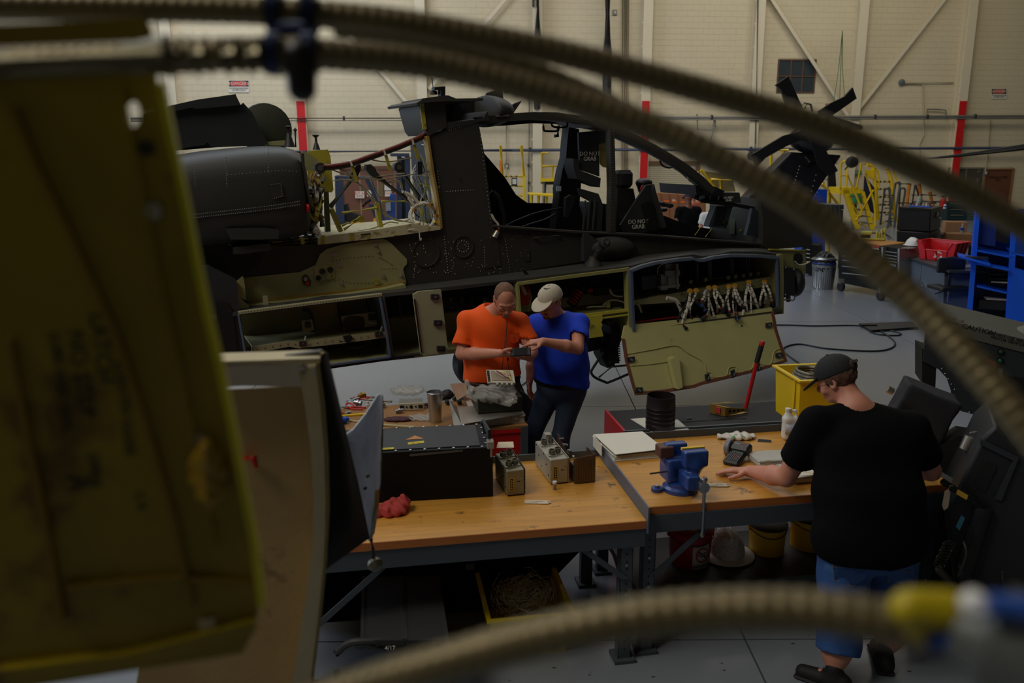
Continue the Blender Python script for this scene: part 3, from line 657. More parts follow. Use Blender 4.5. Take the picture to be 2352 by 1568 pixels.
# --- canopy
arch_o=[(1096,270),(1159,262),(1227,259),(1287,261),(1361,270),(1406,286),(1450,306),(1500,332),(1540,355),(1574,376),(1612,405),(1640,432)]
arch=R_('canopy_rail',[(x,y + 8) for x,y in arch_o],[18,17,16,17,19,20,20,20,19,18,16,14],.38,.46,ol)
R_('canopy_roof',[(1096,278),(1159,264),(1227,260),(1287,262),(1361,272),(1402,288)],6,.46,1.36,ol,arch)
R_('canopy_rail',[(1096,285),(1159,282),(1227,276),(1287,278),(1361,291),(1404,305)],13,1.30,1.38,db,arch)
R_('canopy_rail',[(1408,306),(1450,325),(1500,348),(1540,370),(1574,392),(1612,425)],12,1.2,1.28,db,arch)
H('hinge_plate',[(1140,264),(1170,263),(1170,267),(1140,268)],.36,.40,alum(),arch);H('hinge_plate',[(1335,267),(1362,270),(1362,278),(1335,273)],.36,.38,alum(),arch)
H('roof_vent',[(1250,257),(1285,258),(1285,262),(1250,261)],.6,.9,db,arch)
post=H('door_post',[(1401,292),(1411,294),(1414,400),(1414,534),(1402,534),(1404,430)],.33,.42,ol,heli)
for b in ([(1248,285),(1249,298),(1255,301),(1278,301),(1283,297),(1283,288)],[(1267,280),(1268,288),(1276,292),(1298,292),(1303,288),(1303,280)],[(1516,366),(1517,374),(1525,382),(1540,385),(1545,378)]):tubeP(b,.011,.7,3,8).build('grab_handle',db,arch)
MB().tube([HF.px(1282,294,.9),HF.px(1281,312,.9),HF.px(1274,312,.9)],.02,8).build('vent_nozzle',db,arch)
MB().lathe([(.05,-.01),(.055,.0),(.05,.012),(.001,.02)],HF.px(1588,407,.7),-HN,20).build('mirror',M('mirror_grey',(140,136,134),.15,.6),arch)
H('windshield_base',[(1597,425),(1640,428),(1660,436),(1664,452),(1600,448)],.5,1.2,db)
# cockpit furniture
seat=H('crew_seat',[(1307,292),(1330,296),(1335,420),(1331,470),(1345,530),(1275,530),(1285,452),(1284,434),(1292,390),(1300,363),(1303,325)],.95,1.1,db)
H('armour_panel',[(1329,304),(1391,298),(1395,325),(1376,331),(1377,405),(1334,390),(1330,340)],.62,.65,gry,seat)
seatw=M('stencil_white',(240,236,224),.6)
text('DO NOT\nGRAB',seatw,HF.px(1355,359,.612),HF.u,(0,0,1),.062,seat,sx=1.0,depth=.002)
H('map_bag',[(1376,331),(1395,325),(1400,386),(1386,384),(1378,376)],.66,.67,M('yellow_bag',(150,128,20),.5,alpha=.85),seat,label='translucent yellow bag')
H('arm_rest',[(1317,364),(1329,366),(1331,390),(1380,409),(1378,430),(1326,411),(1318,388)],.58,.78,gry,seat)
H('seat_rail',[(1330,432),(1375,445),(1385,470),(1382,530),(1372,530),(1372,470),(1336,450)],.6,.66,gry,seat)
for x in (1342,1352,1364):R_('seat_rail',[(x + 4,460),(x - 2,528)],2.5,.58,.6,M('dull_rail',(84,84,78),.4,.4),seat)
H('cyclic_grip',[(1300,455),(1312,447),(1322,450),(1318,470),(1304,500),(1298,498)],.55,.6,db,seat)
seat2=H('crew_seat',[(1418,432),(1455,433),(1462,470),(1480,480),(1480,545),(1416,545)],.75,.9,M('seat_cloth',(34,34,32),.8))
hd=MB().box(HF.px(1431,411,.8),(.205,.16,.20),HF.a,bev=.04).build('head_rest',M('seat_cloth'),seat2)
H('armour_panel',[(1425,517),(1484,425),(1503,423),(1506,438),(1531,520),(1489,532),(1430,535)],.55,.58,gry,seat2)
H('panel_recess',[(1474,470),(1492,462),(1502,471),(1513,524),(1489,532)],.54,.555,db,seat2)
H('panel_flange',[(1503,423),(1506,438),(1531,520),(1524,524),(1500,440)],.50,.56,gry,seat2)
text('DO NOT\nGRAB',seatw,HF.px(1466,515,.542),HF.u,(0,0,1),.066,seat2,depth=.002)
hb=Sdf((-.2,-.2,-.2),(.2,.2,.2),.012).ell((0,0,0),(.095,.1,.055),k=0).ell((-.03,0,-.05),(.04,.06,.07),k=.03)
hb.build('rest_bolster',black(),seat2,xf=Matrix.Translation(HF.px(1479,420,.7)))
tubeP([(1470,440),(1474,430),(1478,426)],.012,.62,3).build('red_strap',redt(),seat2)
for k,(x,y) in enumerate(((1518,472),(1526,475),(1538,477),(1524,486))):MB().lathe([(.02,0),(.045,.01),(.045,.04),(.02,.05)],HF.px(x,y,.8 + .1*k),(0,0,1),14).build('headset_cup',M('gun_grey',(58,60,64),.4,.5),seat2)
inst_=H('instrument_frame',[(1645,473),(1684,473),(1681,480),(1668,526),(1628,521),(1630,512)],.6,.7,M('frame_slate',(56,62,72),.5))
H('screen_opening',[(1649,476),(1671,476),(1662,514),(1656,518),(1637,518)],.595,.602,db,inst_)
MB().lathe([(.0,.03),(.03,.03),(.035,0)],HF.px(1664,512,.59),-HN,14).build('knob',db,inst_)
H('glare_shield',[(1596,432),(1640,434),(1664,438),(1664,468),(1626,464),(1612,460),(1596,452)],.62,.72,db,inst_)
H('shield_bar',[(1612,460),(1664,462),(1740,476),(1746,486),(1700,476),(1664,472),(1618,466)],.56,.62,db,inst_)
H('shield_label_box',[(1664,442),(1699,442),(1702,466),(1668,466)],.55,.75,gry,inst_);text('DO NOT\nGRAB',seatw,HF.px(1673,457,.543),HF.u,(0,0,1),.036,inst_,depth=.002)
for x,y in ((1631,452),(1650,452),(1664,455)):H('torn_tag',[(x,y - 5),(x + 3,y - 5),(x + 1,y + 7),(x - 2,y + 8)],.61,.615,M('pale_blue',(150,170,190),.5),inst_)
H('torn_tag',[(1606,451),(1618,447),(1619,455),(1608,458)],.58,.585,M('pale_blue'),inst_)
H('side_frame',[(1728,478),(1742,484),(1744,540),(1736,544),(1714,540),(1722,510)],.5,.55,M('frame_slate'),inst_)
for pts in ([(1596,540),(1611,519)],[(1620,544),(1635,525)]):tubeP(pts,.005,.6,1,5).build('yellow_edge',yp,inst_)
tubeP([(1712,480),(1718,500),(1716,520),(1700,530)],.012,.8,5).build('yellow_pipe',yp,inst_);tubeP([(1720,480),(1722,500),(1718,515)],.022,.85,5).build('pale_duct',M('dull_cable'),inst_)
H('panel_clutter',[(1690,500),(1714,496),(1716,540),(1686,538)],.9,1.0,bar_g,inst_)
R_('cockpit_sill',[(1135,519),(1251,528),(1340,534),(1489,540),(1600,549),(1752,561)],4,.30,.46,ol)
for pts in ([(1160,518),(1230,490),(1290,478)],[(1200,520),(1250,505),(1275,492)]):tubeP(pts,.012,.8,4).build('control_rod',db,heli)
tubeP([(1128,440),(1146,460),(1156,500),(1157,519)],.03,.5,6,8).build('edge_cushion',db,heli)
tubeP([(1129,492),(1136,505),(1144,515),(1145,528)],.012,.33,5).build('dangling_lead',cable(),heli);MB().cyl(HF.px(1145,526,.33),HF.px(1143,531,.33),.016,10).build('lead_band',redt(),heli);MB().cyl(HF.px(1143,531,.33),HF.px(1135,545,.33),.026,12,r2=.03).build('lead_plug',alum(),heli)
MB().box(HF.px(1283,433,.5),(.05,.02,.05),HF.a).build('glove_tag',M('pale_blue'),seat)
# --- side skin details
H('access_panel',[(1218,531),(1340,536),(1341,600),(1224,618),(1221,600)],.338,.35,ol,skin)
H('small_panel',[(1112,560),(1144,560),(1152,610),(1114,617)],.344,.35,ol,skin)
H('small_panel',[(1201,580),(1207,572),(1217,573),(1219,598),(1206,600),(1202,592)],.343,.35,ol,skin)
MB().lathe([(.001,0),(.008,.003),(.009,.006)],HF.px(1213,587,.335),-HN,10).build('port_stud',stl,skin)
for x,y,r in ((1063,566,.11),(978,580,.14)):MB().lathe([(r,0),(r,.012),(r*.9,.012),(r*.88,.003),(.001,.003)],HF.px(x,y,.35),-HN,32).build('port_ring',ol,skin)
hd_=MB().tube([HF.px(1228,546,.30),HF.px(1280,541,.30)],.008,8).build('door_handle',M('worn_metal',(92,88,76),.4,.6),skin)
for x,y in ((1228,546),(1280,541)):MB().box(HF.px(x,y,.33),(.03,.05,.02),HF.a).build('handle_end',ol,hd_)
bl=Sdf((-.5,-.4,-.3),(.6,.3,.3),.015).ell((.0,0,0),(.33,.16,.135),k=0)
bl.build('gun_fairing',ol,skin,xf=Matrix.Translation(HF.px(1396,568,.37)) @ Matrix.Rotation(HF.a,4,'Z') @ Matrix.Rotation(.05,4,'Y'))
H('fairing_wedge',[(1341,536),(1352,537),(1380,556),(1362,590),(1342,600)],.27,.36,gry,skin)
sb=MB().lathe([(.1,-.02),(.08,.02),(.05,.05),(.04,.08)],HF.px(1362,606,.2),(0,0,1),18).build('probe_base',ol,heli)
MB().cyl(HF.px(1366,594,.2),HF.px(1382,566,.12),.032,14,r2=.04).build('probe_stem',ol,sb)
MB().lathe([(.02,-.05),(.055,-.03),(.055,.03),(.03,.04),(.03,.02),(.001,.02)],HF.px(1388,558,.1),(.3,-.8,.25),18).build('probe_head',ol,sb)
MB().lathe([(.001,.04),(.02,.045),(.022,.02)],HF.px(1390,557,.06),(.3,-.8,.25),10).build('probe_lens',stl,sb)
for a_,b_ in (((1372,577),(1381,570)),((1366,572),(1371,582)),((1378,592),(1386,596))):MB().tube([HF.px(*a_,.12),HF.px(*b_,.12)],.006,6).build('probe_pin',stl,sb)
tubeP([(1049,402),(1054,410)],.007,.33,1).build('drip_tab',stl,skin)
rv=MB();random.seed(5)
for p,n in (([(1352,536),(1489,543),(1600,552),(1752,564)],60),([(1498,548),(1620,557),(1752,568)],24),([(1005,390),(1018,520)],20),([(1102,300),(1118,430),(1128,515)],24),([(1030,300),(1095,282)],14),([(1224,534),(1336,538)],14),([(1223,540),(1227,614)],10),([(1230,614),(1338,598)],14),([(1336,540),(1338,595)],10),([(940,560),(955,600),(950,640)],12),([(1020,540),(1030,630)],14),([(1112,565),(1114,612)],8),([(1020,440),(1090,436)],12),([(1160,545),(1172,625)],12),([(1180,628),(1320,610)],18)):riv(rv,p,n,.345,r=.0055)
for k in range(90):
    x=random.uniform(950,1200);y=random.uniform(540,630);riv(rv,[(x,y),(x + 2,y)],1,.345,r=.005)
for k in range(14):a=k*6.28/14;riv(rv,[(1063 + 13*math.cos(a),566 + 13*math.sin(a)),(1064 + 13*math.cos(a),566 + 13*math.sin(a))],1,.34)
rv.build('rivets',M('rivet_metal',(150,148,138),.4,.6),skin,kind='stuff',fix=False,smooth=0)
rv=MB()
for p,n in (([(1404,300),(1406,530)],40),([(1410,300),(1411,530)],40)):riv(rv,p,n,.325,r=.005)
rv.build('rivets',M('rivet_mid',(112,110,100),.45,.5),post,kind='stuff',fix=False,smooth=0)
# --- bare green patch where the walkway fairing is off
patch=H('bare_patch',[(564,637),(689,625),(725,609),(730,596),(735,584),(750,572),(786,562),(837,553),(878,549),(888,551),(900,560),(914,574),(924,584),(934,594),(935,600),(934,607),(928,613),(926,619),(930,634),(933,648),(931,653),(760,676),(574,700),(546,665)],.335,.35,pr,label='bare light green primer patch')
R_('sealant_strip',[(576,694),(700,680),(800,670),(860,662),(931,650)],7,.31,.335,M('gold_primer'),patch)
fl_=R_('lower_flange',[(570,706),(700,692),(790,681),(880,668),(932,657)],8,.20,.335,pr,patch)
H('end_bracket',[(535,651),(546,649),(550,683),(572,702),(572,710),(544,713)],.12,.15,M('primer_light',(168,164,128),.6),patch)
H('end_wall',[(546,649),(560,637),(566,690),(550,683)],.15,.33,pr,patch)
H('angle_tab',[(604,680),(614,679),(617,702),(605,704)],.16,.18,M('primer_light'),patch)
for x,y in ((766,583),(777,608),(869,578),(862,562),(881,636),(785,652),(922,633)):MB().lathe([(.022,0),(.022,.004),(.014,.006),(.013,.02),(.001,.022)],HF.px(x,y,.335),-HN,12).build('stud',alum(),patch)
cp=H('connector_plate',[(722,616),(728,611),(762,608),(768,613),(769,634),(764,640),(730,647),(723,643)],.322,.336,pr,patch)
for x,y,r,m_ in ((740,623,.028,bar_g),(758,619,.028,bar_g),(731,638,.026,bar_g),(746,637,.013,stl),(761,634,.014,yp)):MB().lathe([(r,0),(r,.02),(r*.8,.02),(r*.75,.006),(.001,.006)],HF.px(x,y,.322),-HN,16).build('socket',m_,cp)
cp=H('connector_plate',[(694,636),(700,631),(706,632),(715,645),(714,655),(706,658),(697,652)],.318,.336,bar_g,patch)
MB().lathe([(.018,0),(.018,.02),(.001,.022)],HF.px(705,650,.32),-HN,12).build('red_plug',red(),cp);MB().lathe([(.018,0),(.018,.02),(.001,.022)],HF.px(701,640,.32),-HN,12).build('plug',stl,cp)
hw=HF.px(864,647,.31);hwo=MB().tube([hw + HF.u*.024*math.cos(a) + V((0,0,.024*math.sin(a))) for a in [i*math.pi/8 for i in range(16)]],.005,6,closed=True).build('hand_wheel',M('wheel_yellow',(170,150,30),.5),patch);[MB().cyl(hw - d_*.024,hw + d_*.024,.004,6).build('spoke',M('wheel_yellow'),hwo) for d_ in (HF.u,V((0,0,1)))]
rv=MB()
for p,n in (([(580,697),(760,677),(925,654)],50),([(760,600),(800,592),(860,588)],12),([(776,640),(800,650),(860,650)],10),([(870,590),(905,610)],8),([(872,618),(912,616)],6)):riv(rv,p,n,.33,r=.006)
rv.build('fasteners',bar_g,patch,kind='stuff',fix=False,smooth=0)
# --- left dark shell end
H('shell_end',[(440,615),(480,610),(540,640),(545,652),(551,720),(572,830),(566,880),(440,880)],.02,.10,dark_c)
H('shell_end',[(440,560),(560,567),(600,600),(560,640),(520,645),(440,650)],.25,.34,db)
H('shell_door',[(497,690),(525,696),(533,712),(552,840),(500,840)],.0,.022,db)
# --- the bays: top ledge, back, floor, dividers
led_lo=[(440,735),(545,716),(700,697),(878,674),(1013,660),(1188,641),(1320,625),(1448,610),(1509,595),(1560,588),(1594,584),(1613,588),(1640,585),(1679,577),(1740,577),(1792,583)]
led_up=[(440,715),(545,698),(700,681),(878,662),(1013,646),(1188,624),(1320,607),(1448,590),(1509,582),(1560,577),(1594,574),(1613,572),(1640,570),(1679,568),(1740,568),(1792,576)]
lo3=[HF.px(x,y,0) for x,y in led_lo];up3=[HF.px(x,y,.36) for x,y in led_up]
mb=MB();mb.loft([[lo3[i],lo3[i] + V((0,0,-.03)),up3[i] + V((0,0,-.03)) + HN*.25,up3[i]] for i in range(len(lo3))])
ledge=mb.build('bay_ledge',M('ledge_grey',(64,64,60),.6,var=.15,scale=8,stain=((82,78,60),.62,10)),heli)
H('ledge_tape',[(1201,622),(1207,621),(1224,639),(1216,640)],.15,.17,db,ledge)
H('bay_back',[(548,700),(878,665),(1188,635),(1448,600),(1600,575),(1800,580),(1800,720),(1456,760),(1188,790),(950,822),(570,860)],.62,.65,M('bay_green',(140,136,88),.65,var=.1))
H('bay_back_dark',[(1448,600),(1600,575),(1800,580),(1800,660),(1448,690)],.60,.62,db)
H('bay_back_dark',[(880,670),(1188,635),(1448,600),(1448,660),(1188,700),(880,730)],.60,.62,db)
def floorplate(p0,p1,name='bay_floor',mat=pr,th=.02,o0=0.,o1=.62):
    a=HF.px(*p0,o0);b=HF.px(*p1,o0);return MB().prism([a,b,b + HN*(o1 - o0),a + HN*(o1 - o0)],V((0,0,-th))).build(name,mat,heli)
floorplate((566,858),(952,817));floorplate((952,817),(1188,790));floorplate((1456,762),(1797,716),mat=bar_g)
R_('bay_sill',[(566,862),(760,844),(900,824),(952,818)],5,-.03,.04,db);R_('seal_strip',[(572,856),(758,839),(897,820)],4,-.04,-.01,seal)
R_('seal_strip',[(548,724),(558,780),(568,840),(571,856)],4,-.04,-.01,seal);R_('seal_strip',[(874,684),(888,760),(897,821)],4,-.04,-.01,seal)
R_('bay_divider',[(880,680),(892,750),(902,820)],6,-.02,.6,M('divider_grey',(70,72,70),.6))
R_('upper_rail',[(548,719),(700,699),(878,677)],6,-.02,.03,M('primer_light'));R_('bay_frame',[(880,680),(952,673)],4,-.01,.03,M('divider_grey'));R_('bay_frame',[(900,820),(968,812)],4,-.01,.03,M('divider_grey'))
rv=MB();riv(rv,[(552,718),(700,699),(876,677)],48,-.025,r=.006);rv.build('fasteners',bar_g,ledge,kind='stuff',fix=False,smooth=0)
# bay 1 interior
b1=H('inner_wall',[(700,704),(775,696),(786,756),(724,770),(718,720)],.50,.52,M('bay_green'));R_('conduit_trunk',[(693,711),(712,714),(719,730),(721,762),(708,768)],6,.44,.48,bar_g,b1)
R_('edge_tube',[(775,698),(786,757),(726,768)],2.5,.46,.48,bar_g,b1)
sh=H('bay_shelf',[(578,797),(668,783),(686,787),(789,773),(886,762),(886,775),(790,788),(686,800),(665,796),(580,811)],.08,.11,M('primer_light'))
a,b=HF.px(580,796,.11),HF.px(886,762,.11);MB().prism([a,b,b + HN*.5,a + HN*.5],V((0,0,-.015))).build('shelf_top',pr,sh)
H('relay_panel',[(694,737),(717,734),(722,757),(697,765)],.30,.33,M('primer_light'),sh);H('relay',[(702,741),(714,740),(715,752),(703,753)],.26,.30,M('relay_teal',(34,50,50),.4),sh)
ip=H('vent_panel',[(785,727),(871,715),(876,747),(790,757)],.30,.33,M('primer_light'),sh)
def oval(cx,cy,rx,ry,n=20,sk=0):return [(cx + rx*math.copysign(abs(math.cos(t)) ** .7,math.cos(t)),cy + ry*math.copysign(abs(math.sin(t)) ** .7,math.sin(t)) - sk*math.cos(t)) for t in [2*math.pi*i/n for i in range(n)]]
H('oval_opening',oval(813,742,25,16,sk=1),.288,.301,bar_g,ip);H('relay',[(848,723),(866,721),(867,734),(849,736)],.26,.30,M('relay_teal'),ip)
for x in (850,856,863):MB().cyl(HF.px(x,741,.3),HF.px(x,741,.27),.008,8).build('terminal',alum(),ip)
for x,y in ((696,790),(871,768)):
    H('latch',[(x - 8,y - 4),(x + 7,y - 6),(x + 8,y + 4),(x - 7,y + 6)],.04,.08,M('latch_metal',(70,68,66),.4,.6),sh);MB().tube([HF.px(x,y,.04),HF.px(x + 6,y - 18,.1)],.008,6).build('stay_rod',stl,sh)
lt=H('latch',[(790,774),(808,771),(811,778),(803,787),(795,786)],.03,.08,db,sh);MB().tube([HF.px(780,785,.05),HF.px(800,783,.04)],.008,6).build('latch_lever',db,lt)
rv=MB();riv(rv,[(582,804),(668,789),(690,793),(885,768)],18,.075,r=.007);rv.build('fasteners',bar_g,sh,kind='stuff',fix=False,smooth=0)
MB().lathe([(.1,0),(.08,-.03),(.001,-.035)],HF.px(816,790,.3),(0,0,1),20).build('bay_dish',bar_g,sh)
# bay 2 pipes and bay 3 clutter
R_('rack_post',[(916,682),(921,728)],5,.4,.44,M('brown_grey',(74,66,60),.6))
for k in range(6):tubeP([(890,700 + 6*k),(948,696 + 6*k)],.006,.45,1,5).build('rack_wire',M('brown_grey'),heli)
random.seed(9)
for k in range(14):x=random.uniform(1018,1180);H('rack_module',[(x,682),(x + 9,681),(x + 9,700),(x,701)],.45 + random.uniform(0,.1),.58,[db,M('brown_grey'),bar_g][k % 3])
tubeP([(1036,686),(1037,712)],.01,.4,1).build('lanyard',M('dull_cable'),heli)
R_('bay_rail',[(952,673),(1100,656),(1188,645)],5,.0,.04,M('divider_grey'));R_('bay_rail',[(1020,806),(1100,798),(1188,788)],5,.0,.04,pr);R_('bay_rail',[(1015,718),(1100,712),(1188,702)],4,.3,.4,bar_g)
# open door between bays
od=H('open_door',[(949,676),(962,669),(1013,665),(1030,812),(982,814),(967,813)],-.10,-.075,M('door_green',(170,172,136),.5,var=.06),label='pale green hinged door standing open')
R_('piano_hinge',[(951,684),(959,745),(968,808)],3,-.11,-.09,M('primer_light'),od)
for k in range(22):MB().box(HF.px(952.5 + k*.73,690 + k*5.6,-.112),(.012,.01,.02),HF.a).build('hinge_slot',db,od)
for x,y in ((1000,682),(1007,742),(1014,801)):
    l_=H('latch',[(x - 9,y - 6),(x + 9,y - 6),(x + 9,y + 6),(x - 9,y + 6)],-.125,-.10,M('latch_metal'),od);MB().box(HF.px(x,y,-.13),(.03,.012,.016),HF.a).build('latch_tongue',stl,l_)
# bay 4 with yellow frame, extinguisher, shelf
fr=M('bay_frame_green',(158,156,92),.55,var=.08)
f4=R_('bay_frame',[(1190,652),(1300,637),(1446,618)],7,-.03,.03,fr);R_('frame_side',[(1445,620),(1448,700),(1450,760)],9,-.03,.05,fr,f4);R_('frame_side',[(1190,652),(1197,740)],5,-.03,.05,fr,f4);R_('seal_strip',[(1453,622),(1455,700),(1458,762)],4,-.05,-.01,seal,f4)
R_('frame_side',[(1448,720),(1448,745)],3,-.02,.5,fr,f4)
s4=floorplate((1204,742),(1446,713),'bay_shelf',fr,.015,.0,.5);R_('shelf_lip',[(1206,738),(1300,730),(1446,712)],6,-.02,0,M('bay_yellow',(196,186,62),.5),s4);R_('shelf_lip',[(1206,752),(1300,742),(1446,722)],4,-.02,0,M('bay_yellow'),s4)
for x,y,r in ((1358,716,.045),(1385,712,.045),(1420,707,.045)):MB().lathe([(r,-.01),(r,.01),(r*.85,.012),(r*.8,0)],HF.px(x,y,.25),(0,0,1),18).build('grommet_ring',stl if x == 1358 else fr,s4)
H('hinged_flap',[(1340,728),(1384,722),(1384,735),(1381,740),(1384,746),(1381,752),(1386,772),(1343,778)],-.05,-.03,M('bay_yellow'));tubeP([(1344,750),(1364,747)],.006,-.06,1).build('flap_prop',M('dull_rail'),heli)
ex=MB().lathe([(.03,0),(.06,.03),(.06,.16),(.03,.2)],HF.px(1205,700,.2),(0,0,1),16).build('fire_bottle',red(),heli);H('bottle_strap',[(1195,656),(1202,655),(1212,675),(1206,679)],.05,.07,M('primer_light'),ex);tubeP([(1212,668),(1220,680),(1216,700),(1214,715)],.008,.1,4).build('bottle_hose',yp,ex)
sb_=MB().cyl(HF.px(1310,700,.35),HF.px(1338,658,.35),.05,14).build('accumulator',db,heli)
for k in range(5):MB().cyl(HF.px(1312 + 4.0*k,696 - 6*k,.30),HF.px(1314 + 4.0*k,693 - 6*k,.30),.05,12).build('red_stripe',redt(),sb_)
tubeP([(1322,704),(1340,672)],.012,.3,1).build('accumulator_pipe',stl,sb_);MB().cyl(HF.px(1350,668,.3),HF.px(1360,666,.3),.02,10).build('red_plug',redt(),sb_)
for pts in ([(1348,706),(1362,704),(1380,704),(1400,702)],[(1384,702),(1395,692),(1415,689),(1435,695)],[(1400,662),(1406,675),(1418,680),(1430,680)]):tubeP(pts,.009,.2,5).build('white_cable',cable(),s4)
H('box_unit',[(1366,663),(1398,660),(1400,676),(1368,680)],.4,.5,db,s4);H('cable_clip',[(1395,694),(1401,693),(1402,706),(1396,707)],.15,.2,fr,s4)
H('frame_web',[(1390,745),(1446,725),(1446,790),(1420,760)],.2,.22,M('bay_green'))
# bay 5: the big avionics bay
f5=R_('bay_rim',[(1449,622),(1478,611),(1509,603),(1560,596),(1594,593),(1605,597),(1618,597),(1640,591),(1679,586),(1740,587),(1790,591)],5,-.06,.02,M('rim_grey',(108,114,124),.5))
R_('seal_strip',[(1449,625),(1478,614),(1509,606),(1560,599),(1594,596),(1605,600),(1618,600),(1640,594),(1679,589),(1740,590),(1786,594)],2.5,-.07,-.05,seal,f5)
R_('seal_strip',[(1450,622),(1453,680),(1457,760)],5,-.07,-.02,seal,f5);R_('seal_strip',[(1786,592),(1788,650),(1789,704)],3,-.07,-.03,seal,f5)
R_('end_frame',[(1794,584),(1796,640),(1796,705)],9,-.05,.55,M('bay_green'),f5)
rv=MB();riv(rv,[(1796,592),(1797,700)],12,-.06,r=.007);rv.build('fasteners',bar_g,f5,kind='stuff',fix=False,smooth=0)
rail=H('rack_rail',[(1560,671),(1612,664),(1786,632),(1786,652),(1612,686),(1560,694),(1456,700),(1456,690)],.10,.13,pr)
a,b=HF.px(1456,688,.13),HF.px(1786,632,.13);MB().prism([a,b,b + HN*.47,a + HN*.47],V((0,0,-.012))).build('rack_top',M('bay_green'),rail)
rv=MB();riv(rv,[(1560,678),(1612,670),(1784,640)],24,.095,r=.006);riv(rv,[(1560,690),(1612,682),(1784,648)],24,.095,r=.006);rv.build('fasteners',bar_g,rail,kind='stuff',fix=False,smooth=0)
for x0,x1,y0,y1,yb in ((1602,1629,602,600,648),(1633,1680,598,592,640),(1684,1715,594,592,636),(1721,1751,592,592,630)):
    R_('rack_frame',[(x0,y0),(x0 + 1,yb)],2.5,.3,.34,M('rail_grey',(96,96,92),.5),rail);R_('rack_frame',[(x1,y1),(x1 + 1,yb - 4)],2.5,.3,.34,M('rail_grey'),rail);R_('rack_frame',[(x0,yb),(x1,yb - 4)],2.5,.28,.34,M('rail_grey'),rail)
for x,y in ((1586,647),(1620,642),(1672,637),(1689,635),(1707,633),(1723,630),(1741,628)):MB().lathe([(.012,-.01),(.024,-.01),(.024,.01),(.012,.01)],HF.px(x,y,.2),HN,12).build('eye_bolt',pr,rail)
nv=H('radio_rack',[(1474,635),(1517,631),(1517,660),(1475,666)],.12,.14,gry);
for b_,o_ in (([(1518,630),(1534,628),(1534,666),(1519,667)],.08),([(1528,622),(1562,620),(1562,632),(1528,634)],.06),([(1535,634),(1559,632),(1560,660),(1536,662)],.06),([(1553,606),(1558,605),(1560,662),(1556,664)],.04),([(1528,607),(1555,604),(1555,620),(1528,622)],.1),([(1518,657),(1562,652),(1562,658),(1518,664)],.05)):H('rack_bracket',b_,o_,o_ + .05,M('dull_alloy',(132,132,126),.45,.5),nv)
tubeP([(1510,630),(1512,615),(1522,606),(1534,604)],.005,.08,5).build('thin_wire',cable(),nv)
for x in (1478,1489,1497):tubeP([(x,622),(x,634)],.006,.2,1).build('stand_off',M('dull_alloy'),nv)
R_('red_line',[(1458,742),(1500,735),(1556,728)],2.5,.1,.12,M('line_red',(190,44,26),.5));R_('rubber_strip',[(1465,751),(1520,743),(1560,738)],5,.02,.06,db);H('inner_box',[(1472,722),(1546,706),(1548,728),(1474,738)],.35,.55,bar_g)
R_('lower_lip',[(1458,764),(1600,740),(1797,714)],4,-.05,.02,bar_g)
for k in range(5):tubeP([(1460 + k*1.5,696),(1467 + k,704),(1472 + k*.8,718)],.003,.1,4,5).build('thin_wire',[cable(),yp][k % 2],f5)
MB().lathe([(.1,0),(.09,.05),(.001,.06)],HF.px(1772,668,.3),-HN,20).build('round_cover',db,f5)
# harness bundles: amber grommet, white cable branches with ties, red bands, dark plugs with blue rings
random.seed(21)
hc=[(1584,669,3),(1598,668,2),(1627,662,5),(1641,661,3),(1673,659,3),(1686,657,3),(1719,649,5),(1755,648,3)]
ends={0:[(1566,745),(1556,768),(1572,752)],1:[(1592,688),(1584,722)],2:[(1612,700),(1624,724),(1630,728),(1612,690),(1644,742)],3:[(1652,706),(1660,712),(1648,716)],4:[(1676,712),(1666,700),(1690,716)],5:[(1710,704),(1700,700),(1692,740)],6:[(1736,700),(1700,742),(1715,748),(1732,742),(1745,718)],7:[(1757,696),(1746,712),(1772,690)]}
bigb=[(1532,684),(1552,690),(1562,706),(1568,722),(1574,740),(1576,762)]
hb_=tubeP(bigb,.024,.03,6,9).build('cable_bundle',cable(),heli);MB().cyl(HF.px(1575,758,.02),HF.px(1576,766,.02),.026,10).build('red_band',redt(),hb_)
def plug(p,d,parent,big=1.):
    d=V(d).normalized();MB().cyl(p,p + d*.012,.016*big,10).build('red_band',redt(),parent);MB().cyl(p + d*.012,p + d*.06*big,.018*big,10,r2=.024*big).build('backshell',M('plug_brown',(62,52,46),.4,.3),parent)
    MB().cyl(p + d*.06*big,p + d*.078*big,.029*big,14).build('coupling_ring',M('plug_dark',(36,38,42),.4,.5),parent);MB().cyl(p + d*.078*big,p + d*.084*big,.028*big,14).build('blue_ring',M('ring_blue',(30,84,150),.4),parent)
plug(HF.px(1574,758,.0),(-.9,-.5,-.4),hb_,1.25)
for i,(x,y,nb) in enumerate(hc):
    p=HF.px(x,y,.08);g=MB().lathe([(.022,0),(.032,.0),(.032,.02),(.022,.025)],p,(0,-1,.3),14).build('cable_bundle',M('amber_grommet',(214,158,34),.5),heli)
    for j,e in enumerate(ends[i]):
        q=HF.px(e[0],e[1],random.uniform(-.06,.06));m1=HF.px(x + (e[0] - x)*.25 + random.uniform(-5,5),y + (e[1] - y)*.3,.0);m2=HF.px(x + (e[0] - x)*.7 + random.uniform(-7,7),y + (e[1] - y)*.65,-.03)
        P=spline([p,m1,m2,q],6);r=random.choice((.010,.012,.015));MB().tube(P,r,7).build('branch',cable() if random.random() < .85 else db,g)
        tz=MB()
        for k in range(3,len(P) - 1,3):dd=(P[k + 1] - P[k]).normalized();tz.cyl(P[k],P[k] + dd*.006,r*1.2,8)
        tz.build('lacing_ties',db,g,kind='stuff')
        plug(q,(P[-1] - P[-3]) + V((random.uniform(-.05,.05),random.uniform(-.02,.02),0)),g,random.choice((.9,1.1)))
